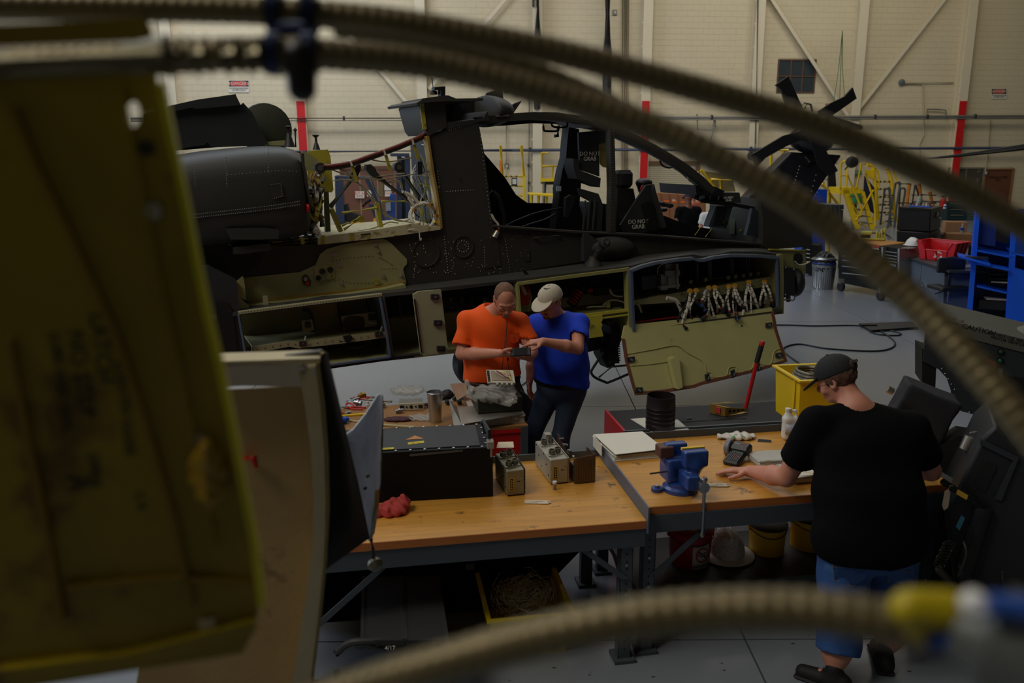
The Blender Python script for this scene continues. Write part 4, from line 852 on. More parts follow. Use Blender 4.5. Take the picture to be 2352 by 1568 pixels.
for pts in ([(1600,725),(1615,735),(1635,748),(1640,755)],[(1680,735),(1700,745),(1715,742),(1722,735)],[(1560,700),(1580,715),(1590,735)],[(1650,690),(1665,700),(1680,730)]):tubeP(pts,.012,-.02,5).build('branch',M('plug_brown'),hb_)
# hanging lower panel
seamP=[(1435,748),(1773,705)];hp_=[(1429,775),(1435,748),(1600,730),(1773,706),(1778,735),(1785,758),(1798,795),(1810,830),(1751,850),(1680,868),(1613,884),(1594,891),(1526,902),(1480,906),(1457,908),(1440,830)]
def hang(x,y):   # swings outwards below the hinge line
    yh=748 + (x - 1435)*(706 - 748)/(1773 - 1435);return -.02 - max(0,y - yh)/150*.33
def HP(pts,lift=0.):return [HF.px(x,y,hang(x,y) - lift) for x,y in pts]
pan=MB().prism(HP(hp_),HN*.02).build('hanging_panel',M('panel_green',(186,182,122),.5,var=.08,scale=3,bump=.02,stain=((156,150,92),.62,4)),heli,label='large green access panel hanging open')
A_,B_=ribpoly([(1432,778),(1440,830),(1460,903),(1526,898),(1594,887),(1613,880),(1751,846),(1805,828),(1783,758),(1775,715)],6)
mb=MB();a0=HP(A_,.012);b0=HP(B_,.012);mb.loft([[a0[i],b0[i],b0[i] + HN*.015,a0[i] + HN*.015] for i in range(len(a0))]);mb.build('edge_seal',M('seal_brown',(112,66,50),.7),pan)
for x,y,r in ((1449,825,0),(1467,895,.1),(1625,867,1.3),(1684,858,1.3),(1742,843,1.2),(1766,746,0),(1789,815,0)):
    c_=HF.px(x,y,hang(x,y) - .02);l_=MB().box(c_,(.085,.02,.05),m=Matrix.Rotation(HF.a,3,'Z') @ Matrix.Rotation(r,3,'Y')).build('latch',M('latch_metal'),pan)
    MB().box(c_ - HN*.014,(.04,.012,.02),m=Matrix.Rotation(HF.a,3,'Z') @ Matrix.Rotation(r + .5,3,'Y')).build('latch_tongue',stl,l_)
stf=MB().prism(HP([(1540,826),(1551,820),(1560,822),(1568,890),(1557,894)],.07),HN*.07).build('stiffener',M('panel_green'),pan)
def groove(pts):P=HP(pts,.004);MB().tube(spline(P,4),.006,6).build('bead',M('panel_green'),pan)
groove([(1440,813),(1500,802),(1552,793),(1580,810),(1614,830),(1622,852),(1634,856),(1640,866),(1668,862),(1674,845),(1690,843),(1694,855),(1725,848),(1735,828),(1750,836),(1770,836),(1778,808),(1792,800)])
groove([(1448,840),(1500,835),(1545,828)])
# nose fittings
np_=H('nose_plate',[(1768,573),(1850,575),(1850,632),(1845,645),(1836,650),(1800,640),(1790,600)],.12,.16,M('bay_green'));R_('plate_edge',[(1768,573),(1850,575)],2.5,.10,.13,yp,np_)
H('sensor_opening',oval(1834,594,10,12),.11,.125,db,np_);tubeP([(1826,600),(1835,608),(1850,606),(1860,600)],.008,.08,5).build('white_lead',cable(),np_)
bx=H('nose_box',[(1800,611),(1825,616),(1826,676),(1800,684)],-.05,.3,black());dm=Sdf((-.3,-.3,-.3),(.3,.3,.3),.014).ell((0,0,0),(.10,.2,.17),k=0)
dm.build('nose_dome',black(),bx,xf=Matrix.Translation(HF.px(1826,648,.12)))
for x,y in ((1805,614),(1823,618),(1804,676)):MB().cyl(HF.px(x,y,-.05),HF.px(x,y,-.06),.01,8).build('bolt',stl,bx)
tubeP([(1798,690),(1812,686),(1822,690),(1828,676)],.008,-.02,5).build('drain_pipe',alum(),bx);MB().cyl(HF.px(1810,672,.0),HF.px(1811,692,.0),.026,10).build('relief_valve',M('worn_metal'),bx)
# undercarriage between and beside the men
tyre=M('tyre_black',(22,23,27),.55,var=.1)
def wheel(px,py,Y,R,w_,ax,nm='wheel'):
    c_=at(px,py,Y);o=MB().lathe([(R*.55,-w_/2),(R*.85,-w_/2),(R*.97,-w_*.38),(R,-w_*.15),(R,w_*.15),(R*.97,w_*.38),(R*.85,w_/2),(R*.55,w_/2)],c_,ax,40).build(nm,tyre,heli)
    MB().lathe([(R*.56,-w_*.35),(R*.5,-w_*.42),(R*.2,-w_*.2),(.001,-w_*.25)],c_,ax,24).build('hub',M('hub_grey',(70,72,74),.4,.4),o);return o
wheel(1098,832,7.35,.235,.17,(.45,-.9,0));w2=wheel(1130,989,6.85,.44,.25,(.4,-.92,0))
tubeP([(1236,845,-.35),(1238,900,-.3),(1200,950,-.3)],.03,-.3,1).build('gear_leg',db,heli);tubeP([(1180,900,-.2),(1230,862,-.2)],.02,-.3,1).build('gear_strut',stl,heli);tubeP([(1232,960,-.5),(1192,880,-.5)],.016,-.3,1).build('gear_strut',db,heli)
# gun linkage and step loop hanging below the bays
gn=H('gun_bracket',[(1350,782),(1380,772),(1384,800),(1349,809)],.2,.3,db)
R_('feed_chute',[(1412,745),(1420,770),(1408,800),(1412,835)],22,.1,.35,db,gn)
for k in range(16):R_('chute_rib',[(1404 + k*.1,752 + k*5.2),(1424 + k*.1,749 + k*5.2)],2,.08,.1,rubber(),gn)
H('chute_block',[(1378,800),(1390,796),(1412,820),(1412,842),(1395,845),(1380,818)],.15,.3,db,gn)
tubeP([(1385,810),(1362,845),(1358,855),(1366,866),(1390,877),(1400,877),(1445,858)],.014,.0,4,8).build('step_loop',db,gn);tubeP([(1376,866),(1405,842),(1444,838)],.011,.0,1,8).build('step_loop',db,gn)
tubeP([(1394,735),(1402,742),(1412,735),(1412,725)],.02,.1,5).build('duct',gry,gn);tubeP([(1350,780),(1345,800),(1348,745)],.012,.1,1).build('gun_strut',db,gn)

# ================================================================ the people
skin_m=M('skin',(206,140,116),.5,var=.07,scale=14,bump=.02,bscale=160);skin_m.node_tree.nodes['Principled BSDF'].inputs['Subsurface Weight'].default_value=.0
skin_d=M('skin_deep',(112,72,54),.5,var=.07,scale=14)
def mat3(x,y,z):return Matrix((V(x),V(y),V(z))).transposed()
def frame(fwd,up):f=V(fwd).normalized();u=V(up);u=(u - f*u.dot(f)).normalized();return mat3(f.cross(u),f,u)
def hand(S,w_,d,n,curl,side,s=1.,thumb=.6,k=.007):
    # w_: wrist, d: finger direction, n: palm-side normal; curl per finger (radians at each joint); side +1 puts the thumb along +s axis
    d=V(d).normalized();n=V(n);n=(n - d*n.dot(d)).normalized();a=d.cross(n)*side;w_=V(w_)
    S.cone(w_,w_ + d*.03*s,.027*s,.028*s,k=.015,flat=(n,.72))
    for t in (-.022,-.008,.008,.022):S.cone(w_ + d*.025*s + a*t*.7*s,w_ + d*.088*s + a*t*s,.016*s,.0125*s,k=.01,flat=(n,.9))
    for i,(t,L) in enumerate(((.028,.072),(.010,.080),(-.009,.074),(-.027,.058))):
        p=w_ + d*(.092 - .004*abs(i - 1))*s + a*t*s;dd=d + a*t*1.2;ang=0;c=curl[i] if isinstance(curl,(list,tuple)) else curl
        for q,(fr_,r) in enumerate(((.45,.0098),(.31,.0088),(.24,.0078))):
            ang+=c*(.8,1.1,.8)[q];v=(dd.normalized()*math.cos(ang) + n*math.sin(ang));e=p + v*L*fr_*s;S.cone(p,e,r*s,r*.92*s,k=.003);p=e
    b=w_ + d*.022*s + a*.026*s;m_=b + (d*.6 + a*.75 + n*.35*thumb).normalized()*.036*s;e=m_ + (d*.85 + a*.3 + n*.5*thumb).normalized()*.032*s;f_=e + (d*.95 - a*.05 + n*.5*thumb).normalized()*.026*s
    S.cone(b,m_,.0155*s,.0125*s,k=.012);S.cone(m_,e,.0118*s,.0108*s,k=.004);S.cone(e,f_,.0105*s,.0085*s,k=.004)
def head(S,c,R,s=1.,jaw=1.,face=True):
    c=V(c);L=lambda x,y,z:c + R @ V((x,y,z))*s
    S.ell(L(0,-.014,.032),V((.077,.096,.084))*s,R,k=.02);S.ell(L(0,.018,-.022),V((.064,.074,.088))*s,R,k=.03)
    S.ell(L(0,.038,-.083),V((.046*jaw,.044,.032))*s,R,k=.025)
    if face:
        for q in (-1,1):
            S.ell(L(q*.033,.094,.006),V((.019,.014,.013))*s,R,k=.008,op='sub');S.ell(L(q*.031,.079,.004),V((.013,.013,.0115))*s,R,k=.002)
            S.cone(L(q*.012,.090,.026),L(q*.052,.076,.024),.010*s,.007*s,k=.012);S.ell(L(q*.044,.062,-.034),V((.022,.02,.02))*s,R,k=.02)
            S.ell(L(q*.0775,-.012,-.005),V((.010,.021,.033))*s,R @ Matrix.Rotation(.2,3,'X'),k=.006);S.ell(L(q*.084,-.006,-.001),V((.007,.011,.018))*s,R,k=.004,op='sub')
            S.ell(L(q*.010,.104,-.033),V((.009,.009,.007))*s,R,k=.005)
        S.cone(L(0,.090,.014),L(0,.112,-.027),.009*s,.0135*s,k=.009)
        S.cone(L(-.02,.090,-.056),L(.02,.090,-.056),.007*s,k=.006);S.cone(L(-.018,.089,-.067),L(.018,.089,-.067),.0075*s,k=.006);S.cone(L(-.024,.097,-.0615),L(.024,.097,-.0615),.0025*s,k=.003,op='sub')
        S.ell(L(0,.075,-.092),V((.018,.016,.014))*s,R,k=.015)
def body(J,h=.007,mat=None,name='body',parent=None,label=None):
    pts=[V(p) for p in [J['hip'],J['head']] + J['sh'] + J['el'] + J['wr'] + J['kn'] + J['an']];lo=[min(p[i] for p in pts) - .26 for i in range(3)];hi=[max(p[i] for p in pts) + .26 for i in range(3)];lo[2]=max(lo[2],-.01)
    S=Sdf(lo,hi,h);hip,chest,neck,hd=V(J['hip']),V(J['chest']),V(J['neck']),V(J['head']);TR=J['TR'];w_,d_=J['w'],J['d'];z=J.get('arm',1.)
    S.ell(chest,(w_*.86,d_*.9,.20),TR,k=.05);S.ell((chest + hip)/2,(w_*.88,d_*J.get('belly',.95),.2),TR,k=.08);S.ell(hip,(w_*.88,d_*.95,.16),TR,k=.06)
    S.cone(J['sh'][0],J['sh'][1],.06,k=.06);S.cone(neck - V((0,0,.03)),hd + J['HR'] @ V((0,-.025,-.03)),.064,.056,k=.03)
    S.cone(neck - V((0,0,.02)),V(J['sh'][0]),.05,.05,k=.05);S.cone(neck - V((0,0,.02)),V(J['sh'][1]),.05,.05,k=.05)
    for i in (0,1):
        sh,el,wr=V(J['sh'][i]),V(J['el'][i]),V(J['wr'][i])
        S.cone(sh,el,.058*z,.043*z,k=.03);fd=(wr - el).normalized();S.cone(el,el + (wr - el)*.35,.043*z,.046*z,k=.015);S.cone(el + (wr - el)*.35,wr,.046*z,.029*z,k=.02)
        hn=J['hand'][i];
        if hn:hand(S,wr,hn[0],hn[1],hn[2],hn[3],J.get('hs',1.))
        kn,an=V(J['kn'][i]),V(J['an'][i]);hp0=hip + TR @ V(((1 if i else -1)*w_*.45,0,-.05)) ;lz=J.get('leg',1.)
        S.cone(hp0,kn,.085*lz,.058*lz,k=.03);S.cone(kn,kn + (an - kn)*.35 + V(J.get('calf',(0,0,0))),.056*lz,.060*lz,k=.02);S.cone(kn + (an - kn)*.35 + V(J.get('calf',(0,0,0))),an,.058*lz,.038,k=.02)
        fd=V(J['foot'][i]).normalized();S.cone(an - V((0,0,.02)),an + fd*.14 - V((0,0,.05)),.036,.026,k=.02)
    head(S,hd,J['HR'],J.get('hsz',1.),J.get('jaw',1.));return S.build(name,mat or skin_m,parent,label)
def shirt(J,mat,parent,hem,neck_r=.075,sleeve=.6,name='shirt',h=.008,puff=1.12,wr_=.0035,tilt=(0,0,-1),seed=0,hemw=1.,ndrop=.0,label=None):
    hip,chest,neck=V(J['hip']),V(J['chest']),V(J['neck']);TR=J['TR'];w_,d_=J['w'],J['d'];z=J.get('arm',1.)
    pts=[V(p) for p in [hip,neck] + J['sh'] + J['el']];lo=[min(p[i] for p in pts) - .26 for i in range(3)];hi=[max(p[i] for p in pts) + .22 for i in range(3)]
    S=Sdf(lo,hi,h);S.ell(chest,(w_*.92*puff,d_*puff,.225),TR,k=.06);S.ell((chest + hip)/2,(w_*.93*puff,d_*J.get('belly',.95)*1.08*puff,.24),TR,k=.09)
    S.ell(hip + V((0,0,.02)),(w_*.97*puff*hemw,d_*1.05*puff*hemw,.24),TR,k=.07);S.cone(J['sh'][0],J['sh'][1],.074,k=.06)
    for i in (0,1):S.cone(neck - V((0,0,.03)),V(J['sh'][i]),.055,.062,k=.05)
    S.plane(hem,tilt)
    for i in (0,1):
        sh,el=V(J['sh'][i]),V(J['el'][i]);e=sh + (el - sh)*sleeve;S.cone(sh,sh + (el - sh)*(sleeve + .35),.077*z,.079*z,k=.03,cut=[(e,(el - sh))])
    S.wrinkle(wr_,seed=seed)
    S.cone(neck + V((0,0,.02)) + TR @ V((0,-.01,0)),neck + V((0,0,.2)) + TR @ V((0,.03,0)),neck_r,neck_r*1.5,k=.006,op='sub')
    for i in (0,1):   # hollow sleeve mouth
        sh,el=V(J['sh'][i]),V(J['el'][i]);e=sh + (el - sh)*sleeve;S.cone(e - (el - sh).normalized()*.02,e + (el - sh).normalized()*.3,.066*z,k=.0,op='sub')
    return S.build(name,mat,parent,label)
def trousers(J,mat,parent,top,legend=1.,name='jeans',h=.009,seed=0,k0=1.12,kn_r=.078,an_r=.066,wr_=.004,lo_z=.03,cut=None):
    hip=V(J['hip']);TR=J['TR'];w_,d_=J['w'],J['d'];lz=J.get('leg',1.)
    pts=[hip] + [V(p) for p in J['kn'] + J['an']];lo=[min(p[i] for p in pts) - .3 for i in range(3)];hi=[max(p[i] for p in pts) + .3 for i in range(3)];lo[2]=-.02
    S=Sdf(lo,hi,h);S.ell(hip,(w_*.92*k0,d_*.98*k0,.2),TR,k=.05)
    for i in (0,1):
        kn,an=V(J['kn'][i]),V(J['an'][i]);hp0=hip + TR @ V(((1 if i else -1)*w_*.46,0,-.06))
        if legend >= 1:S.cone(hp0,kn,.105*lz,kn_r*lz,k=.03);S.cone(kn,an - V((0,0,.02)),kn_r*lz,an_r*lz,k=.02,cut=[(an - V((0,0,.03)),(0,0,-1))])
        else:e=kn + (an - kn)*legend;S.cone(hp0,kn,.112*lz,kn_r*lz,k=.03);S.cone(kn,e + (e - kn)*.5,kn_r*lz,kn_r*lz*1.04,k=.02,cut=[(e,an - kn)])
    S.plane(top,(0,0,1));S.wrinkle(wr_,(8,9,16),seed);
    if legend < 1:
        for i in (0,1):kn,an=V(J['kn'][i]),V(J['an'][i]);e=kn + (an - kn)*legend;S.cone(e - (an - kn).normalized()*.03,e + (an - kn),kn_r*lz*.88,k=0,op='sub')
    return S.build(name,mat,parent)
def shoes(J,mat,parent):
    for i in (0,1):
        an=V(J['an'][i]);f=V(J['foot'][i]).normalized();b=V((an.x,an.y,0));S=Sdf([b[q] - .3 for q in range(2)] + [-.01],[b[q] + .3 for q in range(2)] + [.2],.008)
        S.cone(b - f*.05 + V((0,0,.05)),b + f*.16 + V((0,0,.035)),.048,.040,k=.03);S.cone(b + V((0,0,.06)),b + V((0,0,.12)),.05,.045,k=.03);S.plane((0,0,.004),(0,0,-1));s_=S.build('shoe',mat,parent)
        MB().box(b + f*.055 + V((0,0,.012)),(.095,.29,.02),rz=math.atan2(f.y,f.x) - math.pi/2,bev=.01).build('sole',rubber(),s_)
        for k in range(4):q=b + f*(.03 + .028*k) + V((0,0,.098 - .012*k));sd=f.cross(V((0,0,1)));MB().tube([q - sd*.022,q + V((0,0,.005)),q + sd*.022],.004,6).build('lace',M('lace',(40,40,42),.7),s_)
def hair_cap(c,R,mat,parent,name='hair',th=.006,cuts=(),s=1.,h=.004,dz=.0,nz=.0015):
    c=V(c);S=Sdf(c - V((.14,)*3),c + V((.14,)*3),h);S.ell(c + R @ V((0,-.014,.032 + dz))*s,V((.077 + th,.096 + th,.084 + th))*s,R,k=0)
    for p,n in cuts:S.plane(c + R @ V(p)*s,R @ V(n))
    S.wrinkle(nz,(60,70,90));return S.build(name,mat,parent)
def cap(c,R,mat,parent,s=1.,tilt=0.,brim=(0,.11,.04),name='cap',bm=None,opening=True):
    c=V(c);Rc=R @ Matrix.Rotation(tilt,3,'X');L=lambda x,y,z:c + Rc @ V((x,y,z))*s
    S=Sdf(c - V((.2,)*3),c + V((.2,)*3),.004);S.ell(L(0,-.012,.04),V((.089,.108,.094))*s,Rc,k=0);S.plane(L(0,0,.032),Rc @ V((0,0,-1)))
    S.ell(L(0,-.012,.03),V((.082,.101,.086))*s,Rc,k=0,op='sub')
    o=S.build(name,mat,parent);S=Sdf(c - V((.25,)*3),c + V((.25,)*3),.004)
    S.ell(L(0,.09,.036),V((.078,.095,.30))*s,Rc,k=0);S.plane(L(0,.08,.045),Rc @ V((0,.35,1)));
    S.plane(L(0,.08,.037),Rc @ V((0,-.35,-1)));S.plane(L(0,.055,.03),Rc @ V((0,-1,0)));S.build('brim',bm or mat,o)
    MB().lathe([(.001,.006),(.006,.004),(.007,0)],L(0,-.012,.134),Rc @ V((0,0,1)),10).build('button',mat,o)
    for a in range(6):
        t0=math.pi/6 + a*math.pi/3;P=[L(.0895*math.cos(t0)*math.cos(e),-.012 + .1085*math.sin(t0)*math.cos(e),.04 + .0945*math.sin(e)) for e in (0,.3,.6,.9,1.2,1.5)];MB().tube(P,.0012,5).build('seam',mat,o)
    return o,L,Rc
from mathutils.bvhtree import BVHTree
def surf(o,px,py,lift=.002):
    m=RM.get(root(o),Matrix());bt=getattr(surf,'c',{});surf.c=bt
    if o not in bt:me=o.data;bt[o]=BVHTree.FromPolygons([m @ v.co for v in me.vertices],[p.vertices[:] for p in me.polygons])
    r=ray(px,py).normalized();h=bt[o].ray_cast(CO,r)
    return h[0] - r*lift if h[0] is not None else None
def decal(o,pts,th=.002,lift=.003,sub=1):
    P=[surf(o,x,y,lift) for x,y in pts];return MB().prism([p for p in P if p is not None],ray(*pts[0]).normalized()*th)
denim=M('denim',(44,62,84),.8,var=.22,scale=5,bump=.06,bscale=260,stain=((60,82,108),.58,3))
denim_b=M('denim_blue',(44,82,142),.8,var=.25,scale=6,bump=.06,bscale=260,stain=((72,114,172),.60,4))
# ---- man in orange, head bowed over a handset
po=T('person','balding man in bright orange pocket shirt and glasses looking down at a black handset','person',(-.13,6.45,0))
A=lambda x,y,Y:at(x,y,Y)
hipz=A(1130,880,6.5);HO=frame((.16,-.74,-.62),(.04,-.55,1));TRo=frame((.12,-1,0),(-.02,-.1,1))
# index 0 is the person's left (+x of the picture, since he faces us), index 1 his right
JO=dict(hip=A(1130,885,6.5),chest=A(1128,760,6.45),neck=A(1137,712,6.42),head=A(1160,686,6.28),HR=HO,TR=TRo,w=.225,d=.155,belly=1.12,arm=1.08,hsz=1.05,
          sh=[A(1194,741,6.42),A(1076,740,6.42)],el=[A(1222,803,6.32),A(1060,812,6.34)],wr=[A(1217,821,6.14),A(1149,811,6.10)],
          kn=[V((.02,6.4,.5)),V((-.28,6.4,.5))],an=[V((.03,6.5,.09)),V((-.29,6.5,.09))],foot=[(.2,-1,0),(-.15,-1,0)],
          hand=[((-.85,-.3,.1),(0,.4,1),(.55,.6,.65,.7),-1),((.93,-.3,-.05),(.15,.5,.8),(.35,.55,.65,.75),1)],hs=1.05)
body(JO,.006,parent=po)
org=M('orange_cotton',(255,92,10),.85,var=.05,scale=6,bump=.05,bscale=240)
so=shirt(JO,org,po,A(1125,872,6.4),.078,.72,seed=1,puff=1.12,tilt=(.14,0,-1),wr_=.010)
decal(so,[(1169,766),(1181,765),(1192,763),(1193,775),(1192,783),(1181,789),(1170,785)],.001,.003).build('pocket',org,so)
decal(so,[(1173.5,770),(1183,770),(1183,780),(1173.5,779)],.001,.006).build('pocket_label',M('label_grey',(176,168,150),.6),so)
e_=surf(so,1178.5,774.5,.008);MB().lathe([(.001,.002),(.008,.002),(.010,0)],e_,-ray(1178,774),14,.6,5.6).build('pocket_emblem',M('emblem_orange',(196,110,40),.6),so)
trousers(JO,M('khaki_work',(84,80,76),.8,var=.1),po,JO['hip'] + V((0,0,.06)),name='work_trousers',seed=2);shoes(JO,black(),po)
MB().tube([JO['hip'] + TRo @ V((.225*math.cos(a),.165*math.sin(a),.06)) for a in [i*math.pi/12 for i in range(24)]],.015,8,closed=True).build('belt',M('belt_brown',(48,32,26),.5),po)
hair_cap(JO['head'],HO,M('grey_stubble_hair',(112,80,62),.85,var=.2,scale=60),po,th=.0015*1.05,s=1.05,cuts=[((0,.035,.06),(0,1,.25)),((0,0,-.03),(0,.5,-1))],nz=.0008)
eyeg=M('spectacle_frame',(60,54,50),.3,.6);Lo=lambda x,y,z:JO['head'] + HO @ V((x,y,z))*1.05
gla=MB()
for q in (-1,1):gla.tube([Lo(q*.033 + .021*math.cos(a),.108 - abs(.021*math.cos(a))*.2,-.002 + .014*math.sin(a)) for a in [i*math.pi/8 for i in range(16)]],.0014,5,closed=True)
gla.tube([Lo(-.012,.108,.0),Lo(0,.113,.003),Lo(.012,.108,.0)],.0014,5)
g_=gla.build('glasses',eyeg,po)
for q in (-1,1):MB().tube([Lo(q*.055,.103,.002),Lo(q*.078,.06,.006),Lo(q*.085,-.01,.008)],.0014,5).build('temple_arm',eyeg,g_)
S=Sdf(Lo(0,.09,-.08) - V((.08,)*3),Lo(0,.09,-.08) + V((.08,)*3),.003);S.ell(Lo(0,.083,-.094),(.028,.014,.016),HO,k=0);S.wrinkle(.001,(80,90,100));S.build('goatee',M('grey_beard',(150,132,118),.9,var=.2,scale=80),po)
for q in (-1,1):MB().tube([Lo(q*.014,.1,.03),Lo(q*.034,.098,.034),Lo(q*.052,.084,.028)],[.003,.004,.002],6).build('eyebrow',M('brow_brown',(96,70,52),.9),po)
ear=T('earphone_cord','thin black earphone cord hanging down the orange shirt','cord',A(1160,735,6.16))
MB().tube(spline([A(1153,728,6.16),A(1162,735,6.17),A(1163,770,6.13),A(1164,800,6.10),A(1166,823,6.09),A(1168,848,6.1)],6),.0022,5).build('cord_strand',rubber(),ear);MB().tube(spline([A(1163,728,6.16),A(1166,742,6.17),A(1161,775,6.14),A(1157,815,6.12),A(1154,840,6.15),A(1155,856,6.18)],6),.0022,5).build('cord_strand',rubber(),ear)
MB().lathe([(.001,-.012),(.008,-.008),(.008,.008),(.001,.012)],A(1166,825,6.08),(0,0,1),10).build('cord_slider',rubber(),ear);MB().lathe([(.001,-.01),(.01,0),(.001,.012)],A(1113,694,6.25),(1,0,0),10).build('earbud',rubber(),ear)
ph=T('handset','black handset held in both hands by the man in orange','phone',A(1195,809,6.03));Rp=mat3((1,-.05,.06),(0,.75,.65),(-.06,-.65,.75))
MB().box(A(1196,808,6.03),(.155,.078,.014),m=Rp,bev=.006).build('housing',black(),ph);MB().box(A(1196,808,6.03) + Rp @ V((0,0,.0075)),(.10,.068,.002),m=Rp).build('screen',M('screen_glass',(10,11,13),.5,bump=0,spec=.2),ph)
# ---- man in blue, pointing
pb=T('person','man in royal blue shirt, jeans and pale grey cap pointing at the handset','person',(.33,6.62,0))
HB=frame((-.62,-.70,-.42),(-.15,-.3,1));TRb=frame((-.38,-1,0),(0,-.06,1))
JB=dict(hip=A(1290,882,6.62),chest=A(1284,775,6.58),neck=A(1277,722,6.55),head=A(1263,693,6.46),HR=HB,TR=TRb,w=.215,d=.15,belly=1.2,arm=1.05,hsz=1.05,
          sh=[A(1330,742,6.48),A(1233,747,6.68)],el=[A(1327,800,6.27),A(1224,828,6.66)],wr=[A(1247,784,6.12),A(1217,870,6.58)],
          kn=[V((.40,6.52,.50)),V((.17,6.62,.50))],an=[V((.42,6.58,.09)),V((.15,6.68,.09))],foot=[(-.1,-1,0),(-.5,-1,0)],
          hand=[((-.93,-.2,-.02),(.0,.3,-1),(.12,.75,.85,.9),1),((-.05,-.2,-1),(.9,-.4,.0),(.25,.3,.35,.4),1)],hs=1.05)
body(JB,.006,parent=pb)
blu=M('blue_cotton',(14,58,198),.85,var=.06,scale=6,bump=.05,bscale=240)
sbm=shirt(JB,blu,pb,A(1290,882,6.5),.076,.62,seed=4,puff=1.13,tilt=(-.16,0,-1),wr_=.009)
tj=trousers(JB,denim,pb,JB['hip'] + V((0,0,.05)),seed=5)
MB().tube([JB['hip'] + TRb @ V((.222*math.cos(a),.165*math.sin(a),.028)) for a in [i*math.pi/12 for i in range(24)]],.018,8,closed=True).build('belt',M('belt_brown'),pb);shoes(JB,M('boot_tan',(92,72,52),.7),pb)
co,Lc,Rc=cap(JB['head'],HB,M('cap_cloth',(192,182,164),.85,var=.05,bump=.04,bscale=200),pb,1.05,tilt=.12)
tk=[(1249,658),(1252,662),(1264,661.5),(1253,664.8),(1248.5,662.5)]
decal(co,tk,.001,.004).build('tick_emblem',M('emblem_black',(18,18,20),.6),co)
hair_cap(JB['head'],HB,M('greying_hair',(104,80,62),.85,var=.2,scale=60),pb,th=.004,s=1.05,cuts=[((0,.0,.05),(0,1,.6)),((0,0,-.045),(0,.4,-1)),((0,0,.04),(0,0,1))])
Lb=lambda x,y,z:JB['head'] + HB @ V((x,y,z))*1.05
S=Sdf(Lb(0,.09,-.07) - V((.09,)*3),Lb(0,.09,-.07) + V((.09,)*3),.003);S.cone(Lb(-.026,.094,-.052),Lb(.026,.094,-.052),.008,k=0);S.ell(Lb(0,.076,-.092),(.034,.02,.022),HB,k=.01);S.wrinkle(.0015,(80,90,100));S.build('goatee',M('brown_beard',(118,90,72),.9,var=.2,scale=80),pb)
gla=MB()
for q in (-1,1):gla.tube([Lb(q*.033 + .021*math.cos(a),.104,.002 + .013*math.sin(a)) for a in [i*math.pi/8 for i in range(16)]],.0018,5,closed=True)
g_=gla.build('glasses',eyeg,pb)
for q in (-1,1):MB().tube([Lb(q*.055,.1,.004),Lb(q*.08,.05,.006),Lb(q*.086,-.01,.008)],.0018,5).build('temple_arm',eyeg,g_)
# ---- man in black, seen from behind
pk_=T('person','big man in black shirt and denim shorts leaning on the bench, back turned','person',(1.9,4.05,0))
HK=frame((-.72,.68,-.5),(-.4,.3,1));TRk=frame((-.22,1,0),(-.04,.10,1))
gz=on(1700,1078,.985)
JK=dict(hip=A(1998,1235,4.05),chest=A(1990,1030,4.20),neck=A(1968,925,4.24),head=A(1921,872,4.35),HR=HK,TR=TRk,w=.29,d=.20,belly=1.1,arm=1.22,hsz=1.04,leg=1.3,
          sh=[A(1876,972,4.22),A(2092,985,4.18)],el=[A(1806,1096,4.36),A(2138,1082,4.32)],wr=[A(1722,1082,4.62),A(2062,1075,4.62)],
          kn=[A(1925,1470,3.98),A(2050,1440,4.16)],an=[V((1.72,3.92,.09)),V((2.07,4.1,.09))],foot=[(-.8,.6,0),(.2,1,0)],
          hand=[((-.93,.32,-.04),(.0,-.08,-1),(.16,.2,.24,.3),1),((-.7,.6,-.1),(0,0,-1),.3,-1)],hs=1.15)
body(JK,.007,parent=pk_)
blk_c=M('black_cotton',(7,8,10),.95,spec=.15,var=.12,scale=6,bump=.05,bscale=240)
shirt(JK,blk_c,pk_,A(1998,1262,4.05),.082,.66,seed=3,puff=1.10,h=.009,wr_=.003,tilt=(.02,0,-1),hemw=1.04)
sho=trousers(JK,denim_b,pk_,A(1998,1225,4.05),legend=.36,name='denim_shorts',seed=6,k0=1.08,kn_r=.088,wr_=.006)
shoes(JK,M('shoe_black',(20,20,20),.7),pk_)
st=M('stitching',(150,122,84),.8)
for pp in ([(1912,1290),(1960,1296),(2004,1292),(2000,1336),(1960,1347),(1916,1332)],[(2038,1300),(2100,1292),(2102,1334),(2070,1344),(2040,1338)]):
    decal(sho,pp,.002,.004).build('back_pocket',denim_b,sho)
    P=[surf(sho,x,y,.007) for x,y in pp[1:] + pp[:1]];MB().tube([p for p in P if p],.0014,4).build('pocket_stitch',st,sho)
    P=[surf(sho,pp[0][0] + (pp[1][0] - pp[0][0])*t,pp[0][1] + 12,.007) for t in (0,.5,1,1.5,1.9)];MB().tube([p for p in P if p],.0014,4).build('pocket_stitch',st,sho)
ck,Lk,Rk=cap(JK['head'],HK,M('cap_black',(28,29,32),.85,var=.1,bump=.05,bscale=200),pk_,1.06,tilt=-.05)
so_=Sdf(Lk(0,-.09,.06) - V((.09,)*3),Lk(0,-.09,.06) + V((.09,)*3),.0035);so_.ell(Lk(0,-.118,.044),(.036,.014,.030),Rk,k=0);so_.build('cap_opening',M('dark_hair',(62,44,34),.9,var=.2,scale=60),ck)
MB().box(Lk(0,-.132,.056),(.055,.006,.016),m=Rk).build('cap_strap',M('cap_black'),ck);text('WORKSHOP',M('khaki_thread',(120,108,76),.7),Lk(0,-.137,.056),-(Rk @ V((1,0,0))),Rk @ V((0,0,1)),.010,ck)
hk=hair_cap(JK['head'],HK,M('brown_hair',(92,64,48),.85,var=.3,scale=70),pk_,th=.010,s=1.04,cuts=[((0,.03,.0),(0,1,.1)),((0,-.02,-.045),(0,.2,-1)),((0,0,.05),(0,0,1))],nz=.003)
